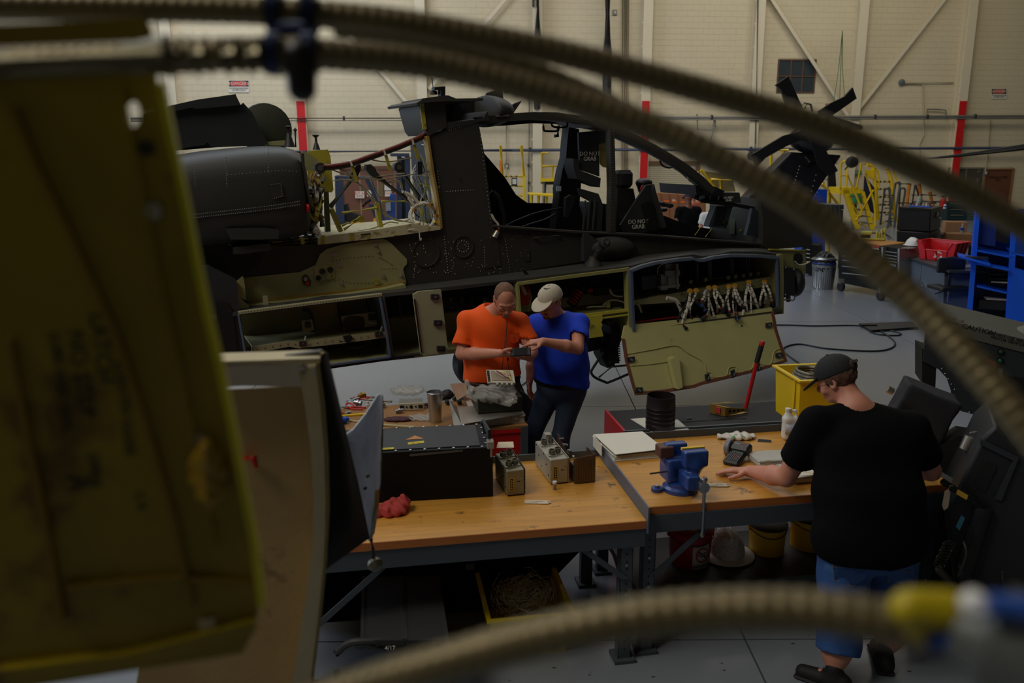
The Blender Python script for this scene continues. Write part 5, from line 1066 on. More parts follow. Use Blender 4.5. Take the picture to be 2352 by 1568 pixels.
MB().tube([JK['head'] + HK @ V((q,y,.0)) for q,y in ((-.078,.075),(-.084,.02),(-.086,-.02))],.0018,5).build('glasses_arm',eyeg,pk_)
# ---- men far behind, seen over the cockpit
def far_man(label,px,top,Y,shirtm,trm,skinm,fwd,w_=.2,extra=None,hh=1.8,cupm=None):
    p=at(px,top,Y);x,y=p.x,Y;k=p.z/hh;t=T('person',label,'person',(x,y,0));f=V(fwd).normalized();sd=f.cross(V((0,0,1)));TRf=frame(f,(0,0,1));L=lambda a,b,c:V((x,y,0)) + sd*a + f*b + V((0,0,c*k))
    J=dict(hip=L(0,0,.95),chest=L(0,0,1.3),neck=L(0,0,1.5),head=L(0,.03,1.68),HR=frame(f + V((0,0,-.1)),(0,0,1)),TR=TRf,w=w_,d=.14,sh=[L(-w_ + .01,0,1.44),L(w_ - .01,0,1.44)],el=[L(-w_ - .06,-.02,1.15),L(w_ + .06,-.02,1.15)],wr=[L(-w_ - .07,.05,.9),L(w_ + .07,.05,.9)],
             kn=[L(-.1,0,.5),L(.1,0,.5)],an=[L(-.11,0,.09),L(.11,0,.09)],foot=[f,f],hand=[((0,0,-1),sd,.3,1),((0,0,-1),-sd,.3,-1)])
    body(J,.014,skinm,parent=t);shirt(J,shirtm,t,L(0,0,.9),.075,.6,h=.014,wr_=.003);trousers(J,trm,t,L(0,0,.95),h=.016);shoes(J,black(),t);return t,J
t,J=far_man('man in black shirt and orange trimmed dark cap seen from behind over the cockpit sill',1583,443,18.2,blk_c,denim,skin_d,(-.25,1,0),.23)
cap(J['head'],J['HR'],M('cap_navy',(26,34,58),.8),t,1.08);MB().tube([J['head'] + J['HR'] @ V((.09*math.cos(a),-.01 + .11*math.sin(a),.025)) for a in [i*.35 for i in range(9,18)]],.006,5).build('orange_trim',M('trim_orange',(236,110,30),.6),t)
t,J=far_man('grey haired man in dull red shirt standing behind the man in the orange trimmed cap',1592,436,19.3,M('dull_red_cotton',(158,70,66),.85),M('camouflage',(120,112,88),.8,var=.5,scale=24),skin_m,(-.9,.3,0),.21)
hair_cap(J['head'],J['HR'],M('grey_hair',(140,134,122),.9,var=.3,scale=50),t,th=.008,h=.01,cuts=[((0,.04,.06),(0,1,.3)),((0,0,-.05),(0,.4,-1))])
t,J=far_man('man in speckled white shirt partly hidden by the instrument frame',1640,457,17.4,M('white_cotton',(205,204,202),.85,var=.15,scale=60),denim,skin_m,(.2,1,0),.2)
hair_cap(J['head'],J['HR'],M('dark_hair'),t,th=.008,h=.01,cuts=[((0,.04,.06),(0,1,.3)),((0,0,-.05),(0,.4,-1))])

# ================================================================ benches and what lies on them
BF=Fr(.73,4.155,9.3);B=BF.w;zb1=.87;zb2=.92
def bx(mb,u0,u1,v0,v1,z0,z1,F_=BF):return mb.prism([F_.w(u0,v0,z0),F_.w(u1,v0,z0),F_.w(u1,v1,z0),F_.w(u0,v1,z0)],V((0,0,z1 - z0)))
wood=M('maple_block',(202,144,60),.38,var=.12,scale=3,bump=.015,bscale=120,stain=((96,70,44),.61,8),obj_var=.08,stretch=(1,9,9))
edge_w=M('maple_edge',(190,112,48),.45,var=.1,stretch=(1,10,10),scale=3)
bgm=M('bench_grey',(74,82,88),.5,var=.06)
random.seed(12)
def tabletop(t,u0,u1,v0,v1,z,nm='stave'):
    bx(MB(),u0,u1,v0,v0 + .004,z - .045,z - .0015).build('front_edge',edge_w,t);n=22;w_=(v1 - v0 - .004)/n
    for i in range(n):
        u=u0
        while u < u1 - .01:
            L=random.uniform(.45,1.1);e=min(u1,u + L)
            if u1 - e < .2:e=u1
            bx(MB(),u + .0003,e - .0003,v0 + .004 + i*w_ + .0003,v0 + .004 + (i + 1)*w_ - .0003,z - .045,z + random.uniform(-.0003,.0003)).build('stave',wood,t,smooth=0);u=e
def leg_(t,u,v,z1,foot=True,wl=.075):
    l=MB();bx(l,u - wl/2,u + wl/2,v,v + .006,.02,z1);bx(l,u - wl/2,u - wl/2 + .006,v,v + .06,.02,z1);bx(l,u + wl/2 - .006,u + wl/2,v,v + .06,.02,z1);lg=l.build('leg',bgm,t,kind=None)
    hm=MB()
    for k in range(int((z1 - .1)/.045)):c=B(u,v,.08 + k*.045);hm.lathe([(.0055,0),(.0055,.002),(.001,.002)],c,-BF.n,8)
    hm.build('punched_holes',dblack(),lg,kind='stuff');bx(MB(),u - .06,u + .06,v - .03,v + .1,0,.02).build('foot_plate',bgm,lg)
    for z in (.3,.42,.6):MB().lathe([(.009,0),(.009,.005),(.001,.007)],B(u,v,z),-BF.n,8).build('bolt',steel(),lg)
def dbl(t,a,b,v):MB().prism([B(a[0],v,a[1]),B(a[0] + .05,v,a[1]),B(b[0] + .05,v,b[1]),B(b[0],v,b[1])],BF.n*.005).build('diagonal_brace',bgm,t)
t1_=T('workbench','left maple topped grey steel workbench carrying the big black case','workbench',B(-1,.5,0))
tabletop(t1_,-2.3,-.004,.0,1.0,zb1);bx(MB(),-2.3,-.005,.01,.02,zb1 - .155,zb1 - .046).build('front_rail',bgm,t1_);bx(MB(),-2.3,-.005,.98,.99,zb1 - .155,zb1 + .045).build('back_rail',bgm,t1_)
for u in (-.10,-1.86):
    for v in (.03,.88):leg_(t1_,u,v,zb1 - .046)
dbl(t1_,(-.13,.52),(-.40,.74),.02);dbl(t1_,(-1.84,.38),(-1.45,.72),.02);MB().prism([B(-.1,.09,.45),B(-.1,.14,.45),B(-.1,.9,.75),B(-.1,.85,.75)],BF.u*.005).build('diagonal_brace',bgm,t1_)
t2_=T('workbench','right maple topped grey steel workbench with the blue vice','workbench',B(1,.6,0))
tabletop(t2_,.006,1.88,.06,1.10,zb2);bx(MB(),.003,1.88,.05,.06,zb2 - .15,zb2 - .046).build('front_rail',bgm,t2_);bx(MB(),.003,1.88,1.10,1.11,zb2 - .15,zb2 + .05).build('back_rail',bgm,t2_)
bx(MB(),-.003,.005,-.02,1.11,zb2 - .12,zb2 + .035).build('side_rail',M('rail_blue_grey',(92,104,122),.45),t2_);bx(MB(),1.88,1.885,.05,1.11,zb2 - .15,zb2 + .03).build('side_rail',bgm,t2_)
sl=BF.w(-.005,1.0,.95);MB().prism([B(-.006,.93,zb2 + .0),B(-.006,1.06,zb2),B(-.006,1.06,zb2 + .03),B(-.006,.93,zb2 + .03)],-BF.u*.002).build('maker_plate',M('plate_pale',(150,160,180),.5),t2_)
for u in (.05,1.80):
    for v in (.09,1.02):leg_(t2_,u,v,zb2 - .046)
dbl(t2_,(.06,.50),(.36,.77),.08)
for u,v in ((.05,.09),):
    c=B(u + .02,v - .01,0);MB()
# low dolly under the right bench
dl=T('dolly','low dark steel dolly on castors under the right workbench','dolly',B(1,.7,0));bx(MB(),.08,1.75,.35,1.0,.19,.24).build('deck',M('dolly_dark',(58,60,54),.6),dl);bx(MB(),.08,1.75,.345,.35,.16,.245).build('front_lip',bgm,dl)
for u,v in ((1.6,.42),(.2,.42),(1.6,.92),(.2,.92)):
    c=B(u,v,.075);w_=MB().lathe([(.03,-.02),(.07,-.018),(.075,0),(.07,.018),(.03,.02)],c,BF.n,24).build('wheel',rubber(),dl);MB().lathe([(.001,-.024),(.04,-.021),(.03,-.012)],c,BF.n,16).build('hub',alum(),w_);MB().box(c + V((0,0,.07)),(.06,.05,.06),BF.a).build('fork',alum(),dl)
def bucket(name,label,cx,cy,z,r0,r1,h,mat,lid=None,group=None):
    p=on(cx,cy,z) if z is not None else cx;t=T(name,label,'bucket',p,0,group)
    MB().lathe([(.001,0),(r0,0),(r0 + .004,.01),(r1,h),(r1 + .008,h),(r1 + .008,h - .012),(r1 - .002,h - .012),(r1 - .004,h),(r0 - .003,.006),(.001,.006)] if not lid else [(.001,0),(r0,0),(r1,h),(.001,h)],p,seg=32).build('shell',mat,t)
    if lid:MB().lathe([(r1 + .006,h - .01),(r1 + .01,h + .003),(r1 - .01,h + .012),(.001,h + .012)],p,seg=32).build('lid',lid,t)
    MB().tube([p + V((r1*1.03*math.cos(a),r1*1.03*math.sin(a),h*.86 - .03*math.sin(a*1) ** 2)) for a in [math.pi + i*math.pi/12 for i in range(13)]],.003,6).build('bail_handle',M('dull_rail'),t)
    for q in (-1,1):MB().box(p + V((q*(r1 + .004),0,h*.86)),(.012,.03,.03)).build('handle_lug',mat,t)
    return t,p
t,p=bucket('bucket','red lidded bucket with the FOD label under the bench',1583,1287,.24,.125,.14,.23,M('bucket_red',(160,16,20),.4),M('bucket_red'))
def wrap(o_mat,nm,p,r,a0,a1,z0,z1,par,n=10):
    A1=[p + V((r*math.cos(a0 + (a1 - a0)*i/n),r*math.sin(a0 + (a1 - a0)*i/n),z0)) for i in range(n + 1)];return MB().grid([A1,[q + V((0,0,z1 - z0)) for q in A1]]).build(nm,o_mat,par,solid=.0006,fix=False)
lb=wrap(sign_w,'paper_label',p,.1355,-1.65,-.75,.01,.17,t);ca=-1.2;c=p + V((.139*math.cos(ca),.139*math.sin(ca),.105));nn=V((math.cos(ca),math.sin(ca),0));ru=V((-math.sin(ca),math.cos(ca),0))
text('FOD',M('label_navy',(30,34,60),.6),c + nn*.002,ru,(0,0,1),.042,t,depth=.0006);MB().tube([c + nn*.004 + ru*.045*math.cos(a) + V((0,0,.045*math.sin(a))) for a in [i*math.pi/12 for i in range(24)]],.004,6,closed=True).build('ban_ring',sign_r,t)
MB().tube([c + nn*.005 + ru*-.032 + V((0,0,.032)),c + nn*.005 + ru*.032 + V((0,0,-.032))],.004,6).build('ban_bar',sign_r,t);text('ONLY YOU CAN PREVENT\nFOREIGN OBJECT DAMAGE',M('label_navy'),p + nn*.139 + V((0,0,.032)),ru,(0,0,1),.011,t,depth=.0005)
MB().lathe([(.001,.002),(.05,.002),(.052,0)],p + V((0,-.02,.242)),seg=20).build('lid_sticker',M('sticker_pale',(170,160,140),.5,var=.5,scale=30),t)
bucket('pail','yellow steel pail with dark lid, between hard hat and second yellow pail',1760,1262,.24,.112,.118,.19,M('pail_yellow',(240,190,20),.45,var=.08),M('lid_dark',(52,44,26),.5));bucket('pail','second yellow steel pail, half hidden by the man in black',1856,1250,.24,.118,.122,.21,M('pail_yellow'),M('lid_dark'))
t,p=(lambda p:(T('hard_hat','white full brim hard hat with a dark picture sticker under the bench','hard hat',p),p))(on(1668,1272,.25))
S=Sdf(p - V((.25,.25,.05)),p + V((.25,.25,.25)),.006);S.ell(p + V((0,0,.03)),(.115,.14,.14),k=0);S.plane(p + V((0,0,.02)),(0,0,-1));S.cone(p + V((0,-.1,.155)),p + V((0,.1,.155)),.018,k=.02)
for q in (-1,1):S.cone(p + V((q*.04,-.1,.13)),p + V((q*.04,.1,.14)),.008,k=.012)
S.ell(p + V((0,0,.03)),(.108,.133,.132),k=0,op='sub');hh=S.build('shell',white(),t);MB().lathe([(.105,.03),(.13,.025),(.175,.008),(.18,.004),(.174,.002),(.13,.017),(.105,.022)],p,seg=40).build('brim',white(),t)
o_=decal(hh,[(1630,1216),(1655,1206),(1672,1212),(1662,1232),(1640,1252),(1625,1240)],.001,.003).build('sticker',M('picture_sticker',(74,60,96),.4,var=.9,scale=40,stain=((140,60,50),.5,30)),t)
# bins and steps below the left bench
yb=M('bin_yellow',(238,210,14),.42,var=.06)
def tray(t,cx,cy,w_,d_,z0,z1,rz,mat,th=.006,flare=1.12,lipw=.02,nm='shell'):
    R=Matrix.Rotation(rz,3,'Z');q=lambda a,b,z,s:V((cx,cy,z)) + R @ V((a*w_/2*s,b*d_/2*s,0));cs=[(-1,-1),(1,-1),(1,1),(-1,1)];f=flare
    r=[[q(a,b,z0,1) for a,b in cs],[q(a,b,z1,f) for a,b in cs],[q(a,b,z1 + .0,f + lipw*2/w_) for a,b in cs],[q(a,b,z1 + .012,f + lipw*2/w_) for a,b in cs],[q(a,b,z1 + .012,f - th*2/w_) for a,b in cs],[q(a,b,z0 + th,1 - th*2/w_) for a,b in cs]]
    return MB().loft(r).build(nm,mat,t,smooth=20)
p=on(1200,1446,.0);t=T('storage_bin','yellow storage bin full of tangled wire offcuts under the left bench','bin',(p.x,p.y,0));tray(t,p.x,p.y,.42,.52,.0,.26,BF.a,yb);random.seed(4)
wires=MB()
for k in range(150):
    a=random.uniform(0,6.28);r=random.uniform(.05,.17);c=V((p.x + random.uniform(-.06,.06),p.y + random.uniform(-.09,.09),.18 + random.uniform(0,.1)));e=random.uniform(.5,1)
    wires.tube([c + V((r*math.cos(a + s*.45)*1.0,r*math.sin(a + s*.45)*1.25*e,.02*math.sin(s + a) + .02*math.sin(2.3*s))) for s in range(random.randint(5,12))],random.choice((.0012,.0016)),4,cap=False)
tag(wires.build('wire_offcuts',M('wire_grey',(226,220,196),.5),None,loc=(p.x,p.y,.2),fix=False),'tangled pale wire offcuts heaped in the yellow bin','wire',kind='stuff')
DF=Fr(*on(1000,1412,0).xy,7);t=T('dark_backdrop','matt black backdrop with slanted end, added to darken the space under the left bench','chest',DF.w(0,.15,0));mk=M('backdrop_black',(9,9,10),.9,spec=.1)  # added dark block that keeps the space under the bench black
o_=poly([(700,1262),(1338,1262),(1272,1330),(1196,1396),(700,1432)],0,.3,DF).build('backdrop_body',mk,t,bevel=.01);poly([(700,1256),(1345,1256),(1336,1268),(700,1270)],-.02,.32,DF).build('lid',mk,t)
for x in (820,1080):MB().box(DF.px(x,1300,-.01),(.05,.02,.04),DF.a).build('clasp',M('dull_rail'),t)
for x in (760,1120):c=DF.px(x,1400,.15);MB().box((c.x,c.y,.03),(.05,.05,.06)).build('foot',rubber(),t)
t=T('step_stand','dark grey steel two plank step stand with curved rail under the left bench','step stand',on(900,1560,0));dg=M('step_grey',(58,60,60),.6,.3,var=.15)
for a,b in ((0,1),(1.06,2.06)):
    q=lambda u,v:on(826 + 90*u + 10,1460 - 0*v,.42) + (BF.n*.62*v) + BF.u*0
    P=[on(832 + 100*a*.95,1470,.42),on(832 + 95*b,1470,.42)];P=[P[0],P[1],P[1] + BF.n*.65,P[0] + BF.n*.65];MB().prism(P,V((0,0,-.03))).build('tread_plank',M('tread_dark',(40,41,42),.8),t);MB().tube([P[0],P[3]],.01,8).build('edge_tube',dg,t);MB().tube([P[1],P[2]],.01,8).build('edge_tube',dg,t)
tp=[on(762,1568,.25),at(772,1500,3.75),at(800,1478,3.75),at(840,1472,3.75),at(980,1470,3.8),at(1020,1482,3.8),at(1034,1520,3.8),at(1036,1580,3.8)];MB().tube(spline(tp[1:],6),.02,10).build('curved_rail',dg,t)
text('INSP DUE',M('worn_stencil',(36,36,36),.6),at(842,1487,3.725),(1,0,0),(0,0,1),.028,t,depth=.002);text('4/17',M('stencil_white'),at(896,1488,3.73),(1,.05,0),(0,0,1),.03,t,depth=.002)
for x,y in ((775,1560),(1036,1560)):p=at(x,y,3.78);MB().cyl(p + V((0,0,.05)),V((p.x,p.y,0)),.018,8).build('leg',dg,t)
for x in (845,1015):p=on(x,1475,.40) + BF.n*.6;MB().cyl(p,V((p.x,p.y,0)),.016,8).build('leg',dg,t)
# --- big black case
t=T('equipment_case','large black equipment case with silver screws and orange warning triangle','case',B(-1.3,.55,zb1));EC=Fr(*on(1133,1139,zb1 + .004).xy,7.0);E=EC.w
EC2=EC;D=.42;top=at(1131,1030,1).z;ztop=EC.px(1131,1027).z;L0=-.98
MB().prism([E(L0,0,zb1 + .004),E(0,0,zb1 + .004),E(0,D,zb1 + .004),E(L0,D,zb1 + .004)],V((0,0,ztop - zb1 - .004))).build('body',M('case_black',(12,12,14),.6,var=.1,spec=.25),t,bevel=.004)
MB().prism([E(L0 + .02,.03,ztop),E(-.07,.03,ztop),E(-.07,D - .03,ztop),E(L0 + .02,D - .03,ztop)],V((0,0,.006))).build('lid_plate',M('lid_black',(38,39,43),.5),t)
for i in range(12):
    for v in (.014,D - .014):MB().lathe([(.009,0),(.008,.006),(.001,.008)],E(-.06 - i*.082,v,ztop),(0,0,1),10).build('screw',steel(),t)
for i in range(4):MB().lathe([(.009,0),(.008,.006),(.001,.008)],E(-.035,.07 + i*.09,ztop),(0,0,1),10).build('screw',steel(),t)
MB().prism([EC.px(941,1048,-.004),EC.px(1063,1037,-.004),EC.px(1063,1033,-.004),EC.px(941,1043,-.004)],EC.n*.004).build('trim_strip',M('strip_grey',(100,98,90),.4,.5),t)
def onp(x,y,z):return on(x,y,z)
zt_=ztop + .0068
MB().prism([onp(932,1010,zt_),onp(974,1007,zt_),onp(953,1000,zt_)],V((0,0,.0012))).build('warning_triangle',M('triangle_orange',(196,128,60),.5,var=.3,scale=60),t);MB().prism([onp(937,1021,zt_),onp(974,1017,zt_),onp(974,1012,zt_),onp(937,1016,zt_)],V((0,0,.001))).build('yellow_label',M('label_yellow',(206,188,40),.5),t)
MB().prism([onp(872,1033,zt_),onp(904,1031,zt_),onp(905,1027,zt_),onp(872,1029,zt_)],V((0,0,.001))).build('yellow_label',M('label_yellow'),t)
text('CAUTION',blk_t,onp(956,1017,zt_ + .0014),EC.u,EC.n,.012,t,depth=.0004);text('CAUTION',blk_t,onp(888,1030,zt_ + .0014),EC.u,EC.n,.009,t,depth=.0004)
hp=[EC.px(1113,995,.20),EC.px(1107,970,.20),EC.px(1110,966,.2),EC.px(1124,990,.03),EC.px(1124,1010,.03)];MB().tube(hp,.011,10).build('carry_handle',black(),t);MB().box(EC.px(1126,1019,-.0),(.04,.06,.045),EC.a,bev=.004).build('handle_bracket',alum(),t);MB().box(EC.px(1128,1039,.0),(.012,.02,.05),EC.a).build('latch_tab',alum(),t)
# --- connector boxes
def conn_box(label,x0,x1,yt,yb,pback,rz,mat,lidm,nconn=4,w_=None):
    F_=Fr(*on(x0,yb,zb1 + .006).xy,rz);P0=F_.px(x0,yb);P1=F_.px(x1,yb);zt=F_.px(x0,yt).z;W=(P1 - P0).length;D=pback
    t=T('connector_box',label,'electronics',P0);q=F_.w;MB().prism([q(0,0,zb1 + .008),q(W,0,zb1 + .008),q(W,D,zb1 + .008),q(0,D,zb1 + .008)],V((0,0,zt - zb1 - .008))).build('housing',mat,t,bevel=.006)
    for (a,b) in ((.12,.12),(.12,.9),(.88,.12),(.88,.9)):MB().cyl(q(W*a,D*b,zb1),q(W*a,D*b,zb1 + .009),.01,8).build('foot',rubber(),t)
    MB().prism([q(W,.0,zb1 + .008),q(W,D,zb1 + .008),q(W,D,zt + .012),q(W,0,zt + .004)],F_.u*.004).build('side_plate',lidm,t)
    for i,(a,b) in enumerate(((.28,.22),(.66,.28),(.3,.74),(.72,.8))[:nconn]):
        c=q(W*a,D*b,zt);r=.019;cn=MB().lathe([(r*1.25,0),(r*1.25,.006),(r,.008),(r,.03),(r*1.08,.032),(r*1.08,.036),(r*.85,.036),(r*.82,.012),(.001,.012)],c,seg=20).build('connector',M('conn_metal',(128,124,108),.35,.7),t)
        MB().box(c + V((0,0,.003)),(r*2.9,r*2.9,.006),rz=F_.a).build('flange',mat,cn)
    for i in range(6):MB().lathe([(.005,0),(.005,.003),(.001,.004)],q(0,D*(.1 + .16*i),zb1 + .05 + .05*(i % 3)),-F_.u,8).build('screw',M('screw_dark',(40,40,40),.4,.6),t)
    cy=(zb1 + zt)/2;MB().prism([q(W*.12,-.002,cy - .045),q(W*.42,-.002,cy - .045),q(W*.42,-.002,cy + .035),q(W*.12,-.002,cy + .035)],F_.n*.002).build('caution_label',M('label_gold',(190,150,40),.5),t)
    MB().prism([q(W*.19,-.003,cy - .038),q(W*.35,-.003,cy - .038),q(W*.35,-.003,cy + .03),q(W*.19,-.003,cy + .03)],F_.n*.001).build('label_field',blk_t,t)
    for k in range(4):c=q(W*.27,-.0045,cy - .027 + k*.015);MB().prism([c + V((0,0,.0065)),c + F_.u*.0065,c - V((0,0,.0065)),c - F_.u*.0065],F_.n*.001).build('label_diamond',M('label_gold'),t)
    for a in (.62,.7):MB().lathe([(.004,0),(.001,.001)],q(W*a,-.001,cy + .01),-F_.n,8).build('dimple',M('screw_dark'),t)
    MB().lathe([(.007,0),(.006,.004),(.001,.005)],q(W*.82,-.001,cy + .03),-F_.n,8).build('screw',steel(),t)
    return t,q,W,D,zt
cbm=M('box_olive_grey',(140,134,110),.42,.35,var=.1);cbl=M('box_silver',(168,164,150),.4,.4,var=.1)
t,q,W,D,zt=conn_box('left connector box with tied paper tag beside the black case',1164,1205,1082,1139,.30,14,cbm,M('plate_black',(26,26,28),.4))
tg=MB().prism([q(.0,D*.85,zt + .05),q(W*.9,D*.7,zt + .06),q(W*1.0,D*.9,zt + .075),q(.02,D*1.0,zt + .07)],V((0,0,.001))).build('paper_tag',M('tag_paper',(214,196,168),.7),t);MB().tube(spline([q(.06,D*.7,zt + .06),q(0,D*.6,zt + .05),q(.05,D*.5,zt + .045),q(W,D*.6,zt + .05),q(W*1.05,D*.5,zt + .02)],5),.0016,5).build('tag_string',rubber(),tg)
t,q,W,D,zt=conn_box('larger silver connector box right of the tagged one',1264,1305,1056,1112,.34,14,cbl,alum())
MB().box(q(W*.75,D*1.02,zt + .02),(.04,.05,.04),rz=.3).build('bracket',cbl,t)
# open chassis frame next to it
t=T('chassis_frame','empty brown metal chassis frame beside the silver connector box','electronics',on(1330,1100,zb1));cm=M('chassis_metal',(104,88,72),.4,.6,var=.2,scale=12);F_=Fr(*on(1321,1111,zb1 + .002).xy,14);q=F_.w;W=.125;hh_=.18
MB().prism([q(0,0,zb1 + .002),q(W,0,zb1 + .002),q(W,0,zb1 + hh_),q(0,0,zb1 + hh_ - .015)],F_.n*.003).build('front_plate',cm,t);MB().prism([q(W,0,zb1 + .002),q(W,.16,zb1 + .002),q(W,.16,zb1 + hh_ - .01),q(W,0,zb1 + hh_)],F_.u*.003).build('side_plate',cm,t)
MB().prism([q(0,0,zb1 + .002),q(W,0,zb1 + .002),q(W,.34,zb1 + .002),q(0,.34,zb1 + .002)],V((0,0,.003))).build('base_plate',cm,t)
sidep=[q(0,0,zb1 + .002),q(0,.36,zb1 + .002),q(0,.36,zb1 + .2),q(0,.30,zb1 + .2),q(0,.28,zb1 + .175),q(0,.2,zb1 + .175),q(0,.18,zb1 + .15),q(0,.12,zb1 + .15),q(0,.10,zb1 + .11),q(0,.03,zb1 + .11),q(0,.02,zb1 + .16),q(0,0,zb1 + .16)];MB().prism(sidep,-F_.u*.003).build('side_plate',cm,t)
for k in range(7):MB().cyl(q(.012 + k*.016,-.003,zb1 + .01),q(.012 + k*.016,-.003,zb1 + hh_ - .02),.003,6).build('rib',cm,t)
for k in range(4):MB().box(q(.0,.04 + .08*k,zb1 + .19 - .01*(3 - k)),(.012,.03,.012),rz=.6*k).build('clip',steel(),t)
MB().lathe([(.045,0),(.045,.006),(.035,.006),(.035,0)],q(.05,.06,zb1 + .005),seg=20).build('bore_ring',cm,t)
p=on(1274,1124,zb1);t=T('vial','small clear vial with white cap in front of the silver box','vial',p);MB().lathe([(.001,0),(.011,0),(.011,.04),(.009,.04),(.009,.003),(.001,.003)],p,seg=16).build('tube',M('clear_plastic',(200,200,195),.15,trans=.8,var=0,bump=0),t);MB().lathe([(.013,.038),(.013,.052),(.001,.053)],p,seg=16).build('cap',white(),t)
def papertag(label,c,rz,L,W,mat,string=True,z=zb1):
    t=T('paper_tag',label,'tag',c,rz);m=RM[t];q=lambda a,b,h=0:m @ V((a,b,h));MB().prism([q(-L/2,-W/2,.001),q(L*.38,-W/2,.003),q(L/2,-W*.25,.004),q(L/2,W*.25,.004),q(L*.38,W/2,.003),q(-L/2,W/2,.001)],V((0,0,.0008))).build('card',mat,t)
    MB().lathe([(.006,0),(.006,.001),(.003,.0012)],q(L*.43,0,.0048),seg=12).build('eyelet',M('eyelet_brown',(126,62,40),.6),t)
    if string:
        for s_ in (-1,1):MB().tube(spline([q(L*.43,0,.006),q(L*.6,s_*.02,.004),q(L*.75,s_*.05,.002),q(L*.85,s_*.035,.002),q(L*(1 - .5*(s_ < 0)),s_*.07,.002)],5),.001,5).build('string',cable(),t)
    for k in range(2):MB().box(q(-.02 + .03*k,-.01 + .012*k,.0045),(.045,.0016,.0004),rz=rz).build('pen_mark',M('ink_blue',(60,66,110),.6),t)
papertag('buff paper tag with string lying on the left bench',on(1235,1153,zb1 + .001),-.08,.15,.05,M('tag_paper'));papertag('buff tag with charred corner lying beside the vice',on(1648,1114,zb2 + .001),-.05,.14,.05,M('tag_paper'))
# rag
t=T('shop_rag','crumpled red shop rag at the left end of the bench','rag',on(900,1180,zb1));p=on(897,1178,zb1);S=Sdf(p - V((.2,.2,.03)),p + V((.22,.2,.15)),.006);S.ell(p + V((.0,0,.02)),(.10,.07,.035),k=0).ell(p + V((.06,.04,.045)),(.05,.05,.035),k=.03).ell(p + V((-.08,-.03,.02)),(.05,.04,.03),k=.02).cone(p + V((-.02,.01,.05)),p + V((.07,.05,.075)),.012,.008,k=.02);S.wrinkle(.008,(50,45,70));S.plane(p + V((0,0,.001)),(0,0,-1));S.build('cloth',M('rag_red',(176,62,58),.9,var=.15),t)
# --- binder, tin, papers on the right bench and cart
t=T('ring_binder','white ring binder full of paper lying on the right bench','binder',on(1450,1040,zb2));F_=Fr(*on(1408,1060,zb2 + .002).xy,9);q=F_.w;wh=M('binder_white',(226,222,206),.35,var=.03)
MB().prism([q(0,0,zb2 + .002),q(.34,.02,zb2 + .002),q(.30,.30,zb2 + .002),q(-.05,.28,zb2 + .002)],V((0,0,.004))).build('lower_cover',wh,t)
for k in range(6):MB().prism([q(.01 + .004*k,.01 + .002*k,zb2 + .007 + k*.005),q(.33,.03,zb2 + .007 + k*.005),q(.29,.29,zb2 + .007 + k*.005),q(-.03,.27,zb2 + .007 + k*.005)],V((0,0,.0042))).build('paper_block',M('paper_%d' % (k % 2),(222 - 10*(k % 2),216 - 8*(k % 2),198),.8),t)
MB().prism([q(.0,.0,zb2 + .04),q(.0,.0,zb2 + .044),q(-.06,.29,zb2 + .075),q(-.06,.29,zb2 + .07)],F_.u*.004).build('spine_edge',wh,t)
MB().prism([q(.015,-.0,zb2 + .046),q(.35,.03,zb2 + .050),q(.29,.31,zb2 + .074),q(-.05,.30,zb2 + .078)],V((0,0,.004))).build('top_cover',wh,t);MB().prism([q(-.05,.30,zb2 + .002),q(-.05,.30,zb2 + .08),q(-.045,.1,zb2 + .078),q(-.045,.1,zb2 + .002)],-F_.u*.003).build('spine',wh,t)
MB().prism([q(.03,.0,zb2 + .040),q(.33,.02,zb2 + .043),q(.32,.1,zb2 + .05),q(.0,.1,zb2 + .05)],V((0,0,.003))).build('inner_cover',M('binder_inner',(48,50,60),.5),t)
p=on(1690,1006,zb2 + .002);t=T('parts_bag','crumpled clear parts bag with green and pink printed label','bag',p);S=Sdf(p - V((.16,.14,.02)),p + V((.16,.14,.08)),.005);S.ell(p + V((0,0,.014)),(.125,.06,.02),k=0);S.wrinkle(.008,(60,55,60),2);S.plane(p + V((0,0,.001)),(0,0,-1));bg=S.build('film',M('poly_film',(206,200,188),.3,var=.1,bump=.05,bscale=60),t)
decal(bg,[(1645,1000),(1650,990),(1690,996),(1712,1003),(1708,1010),(1680,1004)],.001,.006).build('label_band',M('band_green',(110,170,120),.6),t);decal(bg,[(1650,1003),(1690,1006),(1708,1012),(1700,1017),(1655,1010)],.001,.006).build('label_band',M('band_pink',(206,150,140),.6),t)
p=on(1755,1012,zb2);tag(MB().prism([p + V((-.05,-.02,.001)),p + V((.04,-.035,.001)),p + V((.05,.01,.001)),p + V((-.03,.03,.001))],V((0,0,.002))).build('rubber_patch',rubber(),None,loc=p),'small black rubber offcut behind the clear box','offcut')
# label printer
t=T('label_printer','grey handheld label printer with black keypad and red keys','label printer',on(1690,1055,zb2));Ro=Matrix.Rotation(-.62,3,'Z') @ Matrix.Rotation(.18,3,'X');c=on(1692,1058,zb2) + V((0,0,.04));L=lambda x,y,z:c + Ro @ V((x,y,z));gm=M('printer_grey',(128,128,136),.45)
MB().box(L(0,-.03,-.005),(.10,.17,.035),m=Ro,bev=.01).build('body',black(),t);MB().box(L(0,.07,.01),(.125,.09,.06),m=Ro,bev=.015).build('head',M('printer_dark',(40,41,46),.45),t)
MB().lathe([(.001,0),(.045,0),(.055,.006),(.055,.03),(.05,.036),(.001,.036)],L(-.10,.07,.0),Ro @ V((1,0,0)),26).build('label_drum',gm,t);MB().lathe([(.022,-.002),(.026,-.002),(.026,.001),(.022,.001)],L(-.10,.07,.0),Ro @ V((1,0,0)),20).build('drum_ring',gm,t);MB().box(L(-.04,.0,-.01),(.03,.2,.03),m=Ro,bev=.008).build('side_guard',gm,t)
